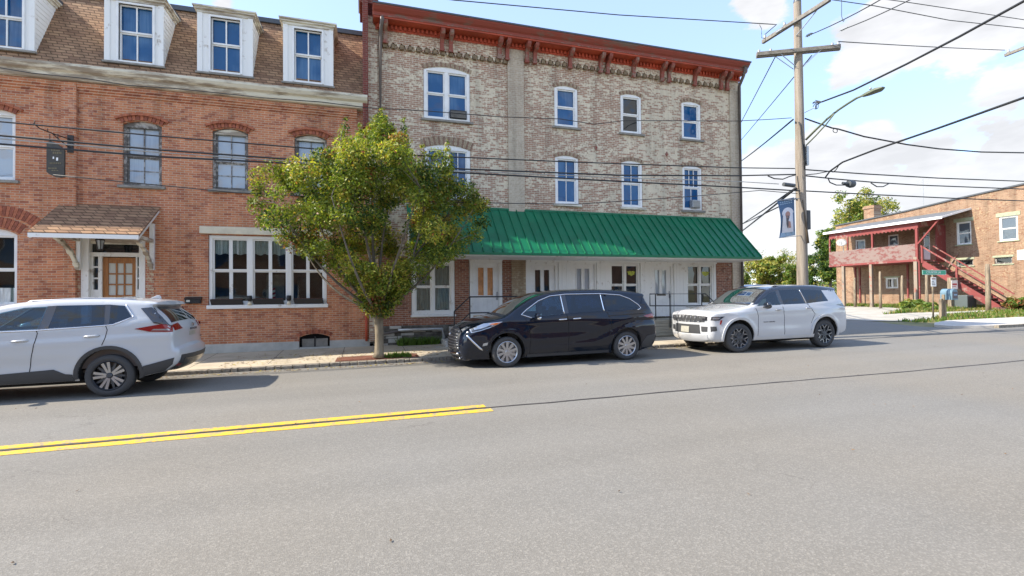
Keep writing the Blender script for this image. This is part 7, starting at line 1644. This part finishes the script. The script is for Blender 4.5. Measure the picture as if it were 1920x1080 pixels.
def bpatch(name, poly, m, o):
    den = []
    for i in range(len(poly)):
        a, b = np.array(poly[i]), np.array(poly[(i+1) % len(poly)]); k = max(1, int(np.hypot(*(b-a))/.08)); den += [tuple(a+(b-a)*j/k) for j in range(k)]
    V, F = cdt(den, (), [(x, y) for x in np.arange(.1, 1, .12) for y in np.arange(.05, 1, .1) if inpoly([(x, y)], den)[0]]); mb = MB(); mb.add([bp(v[0], v[1], o) for v in V], F, m); mb.build(name, bn, smooth=True)
arch = [(.14, .10), (.90, .10), (.88, .55)]+[(.53+.35*cos(t), .55+.15*sin(t)) for t in np.linspace(0, pi, 12)][1:]
bpatch('portrait_panel', arch, M['bwhite'], .004)
bpatch('arch_band', [(.53+.40*cos(t), .60+.17*sin(t)) for t in np.linspace(.15, pi-.15, 12)]+[(.53+.36*cos(t), .56+.12*sin(t)) for t in np.linspace(pi-.15, .15, 12)], M['bwhite'], .006)
bpatch('printed_figure', [(.53+.17*cos(t), .585+.085*sin(t)) for t in np.linspace(0, 2*pi, 14)[:-1]], M['bface'], .008)
bpatch('printed_figure', [(.40, .56), (.62, .55), (.64, .50), (.56, .42), (.58, .30), (.50, .22), (.42, .34)], M['bgrey'], .010)
bpatch('printed_figure', [(.56, .42), (.70, .38), (.74, .22), (.56, .22)], M['bface'], .0105)
bpatch('lettering_band', [(.04, .01), (.96, .01), (.96, .10), (.08, .12)], M['bblue'], .006)
for k, v in enumerate((.93, .88)):
    for j in range(6): a = .12+.13*j; bpatch('lettering', [(a, v-.012), (a+.09, v-.012), (a+.09, v+.012), (a, v+.012)], M['bblue'], .006)
for v in (.0, 1.):
    mb = MB(); mb.tube([bp(-.03, v), (PX-.10, PY-.08, bp(1, v)[2])], .012, M['galv'], 6); mb.build('rod', bn)
# ------------------------------------------------------------------ tan brick building with the red porch (wall faces the side street)
XW = 38.0
TR = Matrix(((0, 1, 0, XW), (-1, 0, 0, 0), (0, 0, 1, 0), (0, 0, 0, 1)))     # u = -Y, v into the wall (+X)
M['tan'] = brickmat('tan_orange_brick', (.33, .21, .135), (.235, .14, .09), (.36, .29, .21), c3=(.24, .10, .06), paint=(.44, .34, .21), paint_amt=.1, paint_scale=.5, axis='Y', dirt=.3, bw=.22, bh=.075, spread=.5)
M['redwood'] = peelmat('faded_red_paint', (.21, .042, .038), (.27, .18, .15), .2, 4)
M['pinkpanel'] = peelmat('flaking_parapet_board', (.215, .155, .135), (.17, .055, .048), .36, 4, stretch=(1, .8, 1.4))
M['oldpost'] = peelmat('bare_grey_post', (.26, .21, .16), (.32, .10, .07), .2, 5)
M['greenst'] = mat('green_stone_lintel', (.34, .36, .24), .85, noise=.15)
M['porchroof'] = mat('grey_porch_roofing', (.13, .135, .14), .8, noise=.2)
M['glass_grey'] = glassmat('grey_window_glass', (.10, .125, .15), 1.6, wob=.6)
M['tread'] = mat('dark_wood_tread', (.12, .075, .055), .9, noise=.3, nscale=5)
tb = thing('brick_building', 'tan brick building across the side street with a red wooden porch and outside stair', 'building', (XW, 24, .5))
TL = root_loc(tb)
def zg(y): return g(XW, y)
hl = []
for (a, b) in ((-22.49, -21.66), (-20.2, -19.29)): hl.append([(a, 4.66), (b, 4.66), (b, 6.16), (a, 6.16)])
for (a, b) in ((-22.55, -21.6), (-20.48, -19.6)): hl.append([(a, 3.24), (b, 3.24), (b, 3.65), (a, 3.65)])
hl.append([(-27.17, 1.84), (-26.29, 1.84), (-26.29, 2.63), (-27.17, 2.63)])
hl += [[(-29.5, 4.3), (-28.7, 4.3), (-28.7, 5.75), (-29.5, 5.75)], [(-26.95, 4.3), (-26.2, 4.3), (-26.2, 5.85), (-26.95, 5.85)], [(-24.55, 3.7), (-24.1, 3.7), (-24.1, 5.76), (-24.55, 5.76)]]
outer = [(-31.2, .2), (-12.6, .2), (-12.6, 8.45), (-18.9, 7.95), (-22.5, 7.72), (-25.5, 7.45), (-28.8, 7.25), (-31.2, 7.15)]
wmb = wall_mb(TR, outer, hl, .18, M['tan'], TL)
wmb.add([(-31.2, 0, .2), (-31.2, 0, 7.15), (-31.2, 14, 7.15), (-31.2, 14, .2)], [(0, 1, 2, 3)], M['tan']); wmb.add([(-12.6, 0, .2), (-12.6, 14, .2), (-12.6, 14, 8.45), (-12.6, 0, 8.45)], [(0, 1, 2, 3)], M['tan'])
wmb.box(-31.1, .9, .2, -12.7, 14, 7.0, M['tan']); wmb.build('wall', tb)
p_ = MB(TL, TR); edge = outer[2:]
for a, b in zip(edge[:-1], edge[1:]): p_.obox((a[0], .1, a[1]+.03), (b[0], .1, b[1]+.03), .36, .09, M['slate'])
p_.prism([(-12.6, .9, 7.0), (-31.2, .9, 7.0), (-31.2, .9, 7.1), (-12.6, .9, 8.2)], (0, 13, 0), M['tin']); p_.build('roof', tb)
for (a, b, z0, z1, lay, lab) in ((-22.49, -21.66, 4.66, 6.16, 1, 'upper sash window beside the porch roof'), (-20.2, -19.29, 4.66, 6.16, 1, 'upper sash window near the right edge')):
    w = window(tb, TR, a, b, z0, z1, 0, fw=.07, fm=M['white'], gm=M['glass_grey'], v=.06, layout=((1, 1), (1, 1)), sill=M['greenst'], silld=.06, label=lab)
    q = MB(TL, TR); q.box(a-.14, -.03, z1+.003, b+.14, .05, z1+.24, M['greenst']); q.build('lintel', w)
for (a, b) in ((-22.55, -21.6), (-20.48, -19.6)):
    w = window(tb, TR, a, b, 3.24, 3.65, 0, fw=.04, fm=M['oldframe'], gm=M['glass_dark'], v=.08, layout=((1, 1), (1, 1)), split=.02, sill=M['greenst'], silld=.05, label='narrow basement style light between floors')
    q = MB(TL, TR); q.box(a-.08, -.03, 3.653, b+.08, .05, 3.78, M['greenst']); q.build('lintel', w)
w = window(tb, TR, -27.17, -26.29, 1.84, 2.63, 0, fw=.06, fm=M['white'], gm=M['glass_dark'], v=.03, layout=((1, 1), (1, 1)), split=.03, mull=[(-26.75, -26.69)], label='small white slider window under the porch')
q = MB(TL, TR); q.box(-27.3, -.03, 2.633, -26.15, .05, 2.74, M['greenst']); q.build('lintel', w)
for (a, b, z0, z1, lab) in ((-29.5, -28.7, 4.3, 5.75, 'porch window, left'), (-26.95, -26.2, 4.3, 5.85, 'porch window, middle')): window(tb, TR, a, b, z0, z1, 0, fw=.05, fm=M['white'], gm=M['glass_grey'], v=.05, layout=((1, 1), (1, 1)), label=lab)
p_ = MB(TL, TR); p_.box(-24.55, .05, 3.7, -24.1, .1, 5.76, M['white']); d_ = p_.build('door', tb); p_ = MB(TL, TR); p_.box(-24.47, .042, 4.55, -24.18, .049, 5.55, M['glass_dark']); p_.build('pane', d_)
p_ = MB(TL, TR); p_.box(-19.35, -.035, 3.42, -18.4, -.003, 4.02, M['white']); bo = p_.build('wall_board', tb, bevel=.01)
p_ = MB(TL, TR); p_.box(-19.2, -.04, 3.62, -18.5, -.036, 3.66, M['bgrey']); p_.box(-19.2, -.04, 3.80, -18.7, -.036, 3.86, M['bblue']); p_.build('lettering', bo)
p_ = MB((XW, 24, .5)); cxy = onX(1634, 400, 40.5); p_.box(40.2, cxy[1]-.42, 6.9, 41.0, cxy[1]+.42, 8.75, M['tan']); p_.box(40.14, cxy[1]-.48, 8.5, 41.06, cxy[1]+.48, 8.66, M['tan']); p_.build('chimney', tb)
p_ = MB((XW, 24, .5)); ax = onX(1732, 405, 38.6); p_.tube([(38.6, ax[1], 7.3), (38.6, ax[1], 9.7)], .018, M['galv'], 6)
for k, z in enumerate((9.6, 9.45, 9.3, 9.0)): p_.tube([(38.6, ax[1]-.45+.05*k, z), (38.6, ax[1]+.45-.05*k, z)], .009, M['galv'], 5)
p_.build('antenna', tb)
# porch on posts
XP = 35.5; pw_ = XW-XP
po = 'porch'
p_ = MB(TL, TR)
p_.box(-29.75, -pw_, 3.58, -23.2, -.002, 3.72, M['redwood']); pd = p_.build('porch_deck', tb)
p_ = MB(TL, TR); p_.box(-29.72, -pw_-.03, 3.74, -23.4, -pw_+.0, 4.78, M['pinkpanel']); p_.box(-29.75, -pw_-.05, 3.60, -23.3, -pw_-.0, 3.74, M['redwood']); p_.box(-29.75, -pw_, 3.74, -29.71, 0, 4.75, M['pinkpanel']); p_.build('parapet', pd)
p_ = MB(TL, TR); p_.box(-29.7, -pw_-.02, 5.83, -23.2, -pw_+.04, 6.28, M['redwood']); p_.prism([(-23.24, -pw_, 5.85), (-23.24, 0, 6.2), (-23.24, 0, 6.6), (-23.24, -pw_, 6.3)], (.04, 0, 0), M['redwood']); p_.build('fascia', pd)
n = 24
p_ = MB(TL, TR)
for k in range(n): u = -29.6+6.3*k/n; p_.prism([(u, -pw_-.03, 5.84), (u+.12, -pw_-.03, 5.74), (u+.24, -pw_-.03, 5.84)], (0, .02, 0), M['redwood'])
p_.build('valance', pd)
p_ = MB(TL, TR); p_.prism([(-30.0, -pw_-.25, 6.32), (-30.0, .0, 7.0), (-30.0, .0, 6.92), (-30.0, -pw_-.25, 6.24)][::-1], (8.35, 0, 0), M['porchroof'])
p_.box(-30.02, -pw_-.28, 6.20, -21.63, -pw_-.24, 6.36, M['white']); p_.prism([(-21.66, -pw_-.25, 6.36), (-21.66, 0, 7.02), (-21.66, 0, 6.9), (-21.66, -pw_-.25, 6.24)], (.04, 0, 0), M['white'])
p_.build('porch_roof', tb)
for (u, z0, z1, m, w) in ((-29.68, 3.7, 5.85, 'redwood', .11), (-28.2, 4.7, 5.85, 'redwood', .10), (-26.3, 4.7, 5.85, 'redwood', .12), (-23.32, 3.55, 6.3, 'redwood', .15), (-28.6, .35, 3.62, 'oldpost', .19), (-26.45, .35, 3.62, 'oldpost', .19), (-23.42, .35, 3.9, 'oldpost', .22), (-23.2, .35, 3.6, 'redwood', .08)):
    p_ = MB(TL, TR); p_.box(u-w/2, -pw_-.0-w*.2, z0, u+w/2, -pw_+w*.8, z1, M[m]); p_.build('porch_post', pd, bevel=.01)
for (u, z0) in ((-29.2, .3), (-28.85, .3), (-25.3, .3)):
    p_ = MB(TL, TR); p_.box(u-.05, -.5, z0, u+.05, -.4, 3.6, M['redwood']); p_.build('porch_post', pd)
p_ = MB(TL, TR); p_.obox((-23.25, -pw_, 4.75), (-21.9, -pw_-.1, 6.2), .07, .09, M['redwood']); p_.build('brace', pd); p_ = MB(TL, TR); p_.obox((-23.1, -.1, 3.0), (-22.4, -.05, 4.1), .05, .06, M['oldpost']); p_.build('brace', pd)
# enclosed landing end
p_ = MB(TL, TR); p_.box(-23.2, -.9, 3.72, -23.12, -.002, 6.1, M['redwood']); p_.build('landing_screen', pd)
# stair descending toward the street
p_ = MB(TL, TR); ua, ub = -23.0, -19.1; za, zb_ = 3.62, .62; v0, v1 = -pw_-.0, -pw_+1.05
for v in (v0, v1): p_.prism([(ua, v, za+.05), (ua, v, za-.38), (ub, v, zb_-.25), (ub+.25, v, zb_-.05), (ub+.1, v, zb_+.15)], (0, .05, 0), M['redwood'])
stn = p_.build('stair_stringer', tb)
n = 16
for k in range(n):
    u = ua+(ub-ua)*(k+.5)/n; z = za-(za-zb_)*(k+.5)/n+.02; p_ = MB(TL, TR); p_.box(u-.13, v0+.051, z-.02, u+.13, v1-.001, z+.025, M['tread']); p_.build('stair_tread', stn)
p_ = MB(TL, TR); p_.obox((ua-.1, v0+.02, za+1.0), (ub+.35, v0+.02, zb_+.75), .04, .09, M['redwood']); p_.obox((ua, v1, za+1.0), (ub+.3, v1, zb_+.75), .04, .07, M['redwood'])
for t in (.0, .5): u = ua+(ub-ua)*t; z = za-(za-zb_)*t; p_.box(u-.05, v0-.04, z-.15, u+.05, v0+.05, z+.98, M['redwood'])
p_.build('stair_rail', tb)
p_ = MB(TL, TR)
for k in range(4): p_.box(ub-.05+.28*k, v0-.1, .42, ub+.2+.28*k, v1+.1, .62-.05*k, M['tread'])
p_.build('stair_base', tb)
# satellite dish on the porch parapet
ds = thing('satellite_dish', 'grey satellite dish clamped to the porch parapet', 'satellite dish', (XP, 29.0, 4.8)); dc = Vector(onX(1578, 455, XP-.2))
p_ = MB(); p_.lathe([(0, -.06), (.18, -.045), (.34, .02), (.34, .035), (.18, -.03), (0, -.045)], dc, (-.6, -.5, .5), M['tin'], 20); p_.build('dish', ds, smooth=True)
p_ = MB(); p_.tube([dc, dc+Vector((.15, 0, -.25)), dc+Vector((.18, 0, -.75))], .025, M['galv'], 6); p_.tube([dc+Vector((0, 0, -.3)), dc+Vector((-.3, -.25, .05))], .014, M['galv'], 5); p_.build('mount', ds)

# ---- things on the lot
def postm(name, label, x, y, h, w, m, cat='post', lean=0, group=None):
    z = g(x, y); mb = MB((x, y, z)); hh = [0, h*.3, h*.6, h*.85, h]; rgx = random.Random(int(x*100)); pts = [(x+lean*t/h+rgx.uniform(-.012, .012), y, z+t) for t in hh]
    mb.tube(pts, [w, w*.95, w*.9, w*.88, w*.6], m, 9); return top(mb, name, label, cat, (x, y, z), group, smooth=True)
M['stump'] = mat('weathered_post', (.25, .20, .14), .95, noise=.35, nscale=5, bump=.8, stretch=(3, 3, .4))
def gx(px, Y): return onY(px, 560, Y)[0]
G1 = 'old wooden posts in the lot before the tan brick wall'
for (px, Y, h, lab) in ((1603, 27.5, 2.2, 'left leaning grey post in front of the tan brick wall, leftmost of the row'), (1651, 25.0, 2.55, 'tall grey post standing left of the small white window'), (1692, 23.5, 2.2, 'grey post standing right of the small white window'), (1738, 21.5, 2.3, 'grey post behind the street name sign')):
    postm('wooden_post', lab, gx(px, Y), Y, h, .09, M['stump'], group=G1)
x_, y_ = gx(1853, 18.4), 18.4; postm('wooden_post', 'tall pale weathered post at the foot of the red stair', x_, y_, 2.65, .13, M['stump'])
z_ = g(x_, y_); 
# street-name post
sx, sy, sz = onG(1750, 600); sy0 = sy; sz = g(sx, sy)
ss = thing('street_sign', 'green street name sign and small white sign on a thin post at the far corner', 'street sign', (sx, sy, sz))
p_ = MB(); p_.tube([(sx, sy, sz), (sx, sy, sz+2.35)], .035, M['stump'], 8); p_.build('post', ss, smooth=True)
M['sgreen'] = mat('sign_green', (.0, .30, .17), .4); k_ = 1.0
zt = onY(1747, 511, sy)[2]; w2 = (onY(1771, 511, sy)[0]-onY(1727, 511, sy)[0])/2; cx_ = (onY(1771, 511, sy)[0]+onY(1727, 511, sy)[0])/2
p_ = MB(); p_.box(cx_-w2, sy-.06, zt-.11, cx_+w2, sy-.045, zt+.11, M['sgreen']); bl = p_.build('name_blade', ss)
p_ = MB()
for a in ((cx_-w2, zt-.11, cx_+w2, zt-.098), (cx_-w2, zt+.098, cx_+w2, zt+.11), (cx_-w2, zt-.098, cx_-w2+.012, zt+.098), (cx_+w2-.012, zt-.098, cx_+w2, zt+.098)): p_.box(a[0], sy-.064, a[1], a[2], sy-.0605, a[3], M['white'])
p_.build('border', bl)
text3d(None, 'COURTER LN', .15, bl, M['white'], (cx_-.06, sy-.062, zt), FACE_NEAR, ext=.002, sx=1.05)
zt2 = onY(1750, 528, sy)[2]; p_ = MB(); p_.box(sx-.17, sy-.055, zt2-.23, sx+.17, sy-.04, zt2+.20, M['white']); wp = p_.build('notice_plate', ss, bevel=.004)
p_ = MB(); p_.box(sx-.13, sy-.059, zt2+.10, sx+.13, sy-.056, zt2+.16, M['bface'])
for k in range(3): p_.box(sx-.12, sy-.059, zt2-.15+.07*k, sx+.10-.04*k, sy-.056, zt2-.125+.07*k, M['bgrey'])
p_.build('lettering', wp)
# twin timber post with a blue-grey mailbox
mx_, my_, _ = onG(1768, 599); mz = g(mx_, my_)
mb_ = thing('post_mailbox', 'blue-grey mailbox on a pair of wooden posts beside the street name sign', 'mailbox', (mx_, my_, mz))
for dx in (-.10, .10): p_ = MB(); p_.box(mx_+dx-.07, my_-.06, mz-.05, mx_+dx+.07, my_+.06, mz+(1.15 if dx > 0 else .95), M['stump']); p_.build('post', mb_, bevel=.01)
M['mbox'] = mat('mailbox_blue', (.13, .22, .28), .5, noise=.15)
p_ = MB(); c0 = (mx_+.28, my_-.05, mz+1.22); a = [(c0[0]+.20*cos(t), c0[2]+.2*sin(t)) for t in np.linspace(0, pi, 9)]; p_.prism([(x, my_-.35, z) for x, z in [(c0[0]-.2, c0[2]-.32), (c0[0]+.2, c0[2]-.32)]+a], (0, .5, 0), M['mbox']); p_.build('box', mb_, bevel=.01)
p_ = MB(); p_.box(c0[0]-.16, my_-.362, c0[2]-.26, c0[0]+.16, my_-.351, c0[2]+.05, M['bgrey']); p_.box(c0[0]-.1, my_-.37, c0[2]-.12, c0[0]+.1, my_-.363, c0[2]-.06, M['bblue']); p_.build('door', mb_)
# thick posts with small notice, utility box
bx, by = gx(1786, 21.0), 21.0; bz = g(bx, by)
th = thing('notice_post', 'thick pair of grey timber posts carrying a small white and red notice', 'notice post', (bx, by, bz))
for dx in (-.16, .16): p_ = MB(); p_.box(bx+dx-.13, by-.1, bz-.05, bx+dx+.13, by+.1, bz+1.95, M['stump']); p_.build('post', th, bevel=.015)
p_ = MB(); zt = onY(1787, 534, by)[2]; p_.box(bx-.28, by-.13, zt-.27, bx+.28, by-.11, zt+.27, M['white']); nt = p_.build('notice', th, bevel=.004)
p_ = MB(); p_.box(bx-.20, by-.135, zt-.02, bx+.20, by-.131, zt+.08, M['flagr']); p_.box(bx-.20, by-.135, zt-.12, bx+.12, by-.131, zt-.09, M['flagr']); p_.build('lettering', nt)
ux, uy = gx(1808, 20.6), 20.6; uz = g(ux, uy)
ub_ = thing('heat_pump', 'dark grey outdoor condenser unit standing under the red stair', 'condenser', (ux, uy, uz)); M['dkgreen'] = mat('grey_green_cabinet', (.09, .11, .11), .5)
p_ = MB(); p_.box(ux-.42, uy-.4, uz-.05, ux+.42, uy+.4, uz+.85, M['dkgreen']); p_.build('cabinet', ub_, bevel=.03)
p_ = MB()
for k in range(9): p_.box(ux-.36+.085*k, uy-.412, uz+.1, ux-.33+.085*k, uy-.401, uz+.75, M['black'])
p_.build('grille', ub_)
# bush and planting
def bush(name, label, x, y, w, h, seed, mats, wts, n=30, ls=.09):
    rgx = np.random.default_rng(seed); z = g(x, y); t = thing(name, label, 'bush', (x, y, z)); cl = []
    for k in range(n): a = rgx.uniform(0, 2*pi); r = sqrt(rgx.uniform())*w/2; cl.append((x+cos(a)*r, y+sin(a)*r*.7, z+h*rgx.uniform(.15, .85)*(1-.5*(r/(w/2))**2), .16+.1*rgx.uniform()))
    mb = MB((x, y, z))
    for c_ in cl[::4]: limb(mb, (x, y, z), c_[:3], .02, .006, M['barkd'], rgx, 3)
    mb.build('stem', t); leafmesh(cl, 60, ls, mats, wts, seed, (x, y, z), 'foliage', t)
bush('bush', 'bright green bush at the foot of the right porch post', gx(1712, 22.5), 22.5, 1.5, .75, 41, [M['tf1'], M['tf2']], [.8, .2], 40)
bush('bush', 'low green bush behind the street name sign post', gx(1740, 21.0), 21.0, 1.2, .5, 42, [M['tf1'], M['tf2']], [.85, .15], 30)
bush('bush', 'reddish leaved bush at the right edge before the tan wall', gx(1915, 17.9), 17.9, 1.6, .9, 43, [M['tf1'], M['lf3']], [.6, .4], 40)
# chain-link fence behind the lot
fn = thing('mesh_fence', 'dark wire mesh fence on posts in front of the trees beyond the lot', 'fence', (28, 33.5, .5))
fx0, fx1, fy = 22.0, 45.0, 33.5; nfp = 9
for k in range(nfp):
    x = fx0+(fx1-fx0)*k/(nfp-1); p_ = MB(); z = g(x, fy); p_.tube([(x, fy, z-.1), (x, fy, z+1.75)], .04, M['stump'] if k % 3 == 0 else M['black'], 8); p_.build('post', fn)
p_ = MB()
for z in (.1, .9, 1.7): p_.tube([(fx0, fy, g(fx0, fy)+z), (24, fy, g(24, fy)+z), (fx1, fy, g(fx1, fy)+z)], .02, M['black'], 5)
for k in range(150): x = fx0+(fx1-fx0)*k/149; p_.tube([(x, fy, g(x, fy)+.1), (x, fy, g(x, fy)+1.7)], .006, M['black'], 3)
p_.build('mesh', fn)
# trees beyond
GT = 'trees beyond the side street lot'
tree('tree', 'tall dense dark green tree directly right of the utility pole', spot(1552, 48), 9.6, 6.6, 51, [M['tf1'], M['tf3'], M['tf2']], [.5, .42, .08], .17, 210, 70, group=GT, z0=.08)
tree('tree', 'loose yellow-green tree low behind the black roofed SUV', spot(1442, 44), 5.4, 5.2, 52, [M['tf2'], M['tf1']], [.6, .4], .15, 150, 60, group=GT, z0=.05)
tree('tree', 'thin brownish tree with bare twigs beside the building corner', spot(1418, 52), 7.6, 6.4, 53, [M['tf4'], M['tf2'], M['tf1']], [.55, .3, .15], .13, 120, 18, group=GT, z0=.15)
tree('tree', 'sparse olive tree between the banner and the utility pole', spot(1478, 58), 8.0, 6.5, 54, [M['tf4'], M['tf2'], M['tf1']], [.6, .2, .2], .13, 110, 16, group=GT, z0=.1)
tree('tree', 'bright green rounded tree low behind the fence at the porch', spot(1592, 56), 6.4, 7.0, 55, [M['tf1'], M['tf2']], [.7, .3], .17, 170, 60, group=GT, z0=.05)
tree('tree', 'broad yellow-green tree crown rising above the porch roof and chimney', spot(1622, 54), 16.2, 11.0, 56, [M['tf2'], M['tf1'], M['tf3']], [.45, .45, .1], .22, 330, 60, group=GT, z0=.3)
tree('tree', 'small bright shrubby tree filling the gap left of the pole foot', spot(1485, 40), 4.2, 3.6, 57, [M['tf1'], M['tf2']], [.7, .3], .13, 110, 60, group=GT, z0=.03)
tree('tree', 'green tree at the left end of the far fence, half hidden by the corner', spot(1385, 46), 5.0, 5.0, 58, [M['tf2'], M['tf1']], [.5, .5], .15, 120, 50, group=GT, z0=.04)
tree('tree', 'green tree behind the end of the porch', spot(1628, 50), 6.0, 5.5, 59, [M['tf1'], M['tf3']], [.7, .3], .16, 150, 60, group=GT, z0=.05)
# a low wood on the horizon
rg = np.random.default_rng(77); cl = []
for k in range(520):
    a = rg.uniform(.25, 1.35); d_ = rg.uniform(120, 170); cl.append((d_*sin(a), d_*cos(a), rg.uniform(.5, 6.5)*rg.uniform(.5, 1), rg.uniform(1.6, 2.8)))
wd = leafmesh(cl, 40, .55, [M['tf1'], M['tf2'], M['tf3']], [.5, .25, .25], 78, (0, 0, 0), 'distant_wood', None); wd['kind'] = 'stuff'; wd['label'] = 'far wood along the horizon behind the side street'; wd['category'] = 'wood'

# ------------------------------------------------------------------ brick row added behind the camera so glass and paint reflect something dark
ab = thing('brick_building', 'low brick row across the street, added out of view to give dark reflections in car paint and glass', 'building', (0, -13, 0))
AL = root_loc(ab); TA = Matrix(((-1, 0, 0, 0), (0, -1, 0, -13), (0, 0, 1, 0), (0, 0, 0, 1)))
holes = []
for k in range(12): u = -26+4.4*k; holes.append([(u, .9), (u+2.2, .9), (u+2.2, 2.6), (u, 2.6)]); holes.append([(u+.4, 4.1), (u+1.5, 4.1), (u+1.5, 5.8), (u+.4, 5.8)])
wm_ = wall_mb(TA, [(-28, -.2), (28, -.2), (28, 7.2), (-28, 7.2)], holes, .2, M['beigelow'], AL)
wm_.box(-28, .3, -.2, 28, 9, 7.1, M['beigelow']); wm_.build('wall', ab)
for h in holes:
    q = MB(AL, TA); q.box(h[0][0], .1, h[0][1], h[1][0], .14, h[2][1], M['glass_skytint']); q.box(h[0][0], .05, h[0][1], h[0][0]+.08, .1, h[2][1], M['white']); q.box(h[1][0]-.08, .05, h[0][1], h[1][0], .1, h[2][1], M['white']); q.build('window', ab)
q = MB(AL, TA); q.box(-28, -.35, 6.9, 28, -.01, 7.2, M['oldwhite']); q.build('cornice', ab)
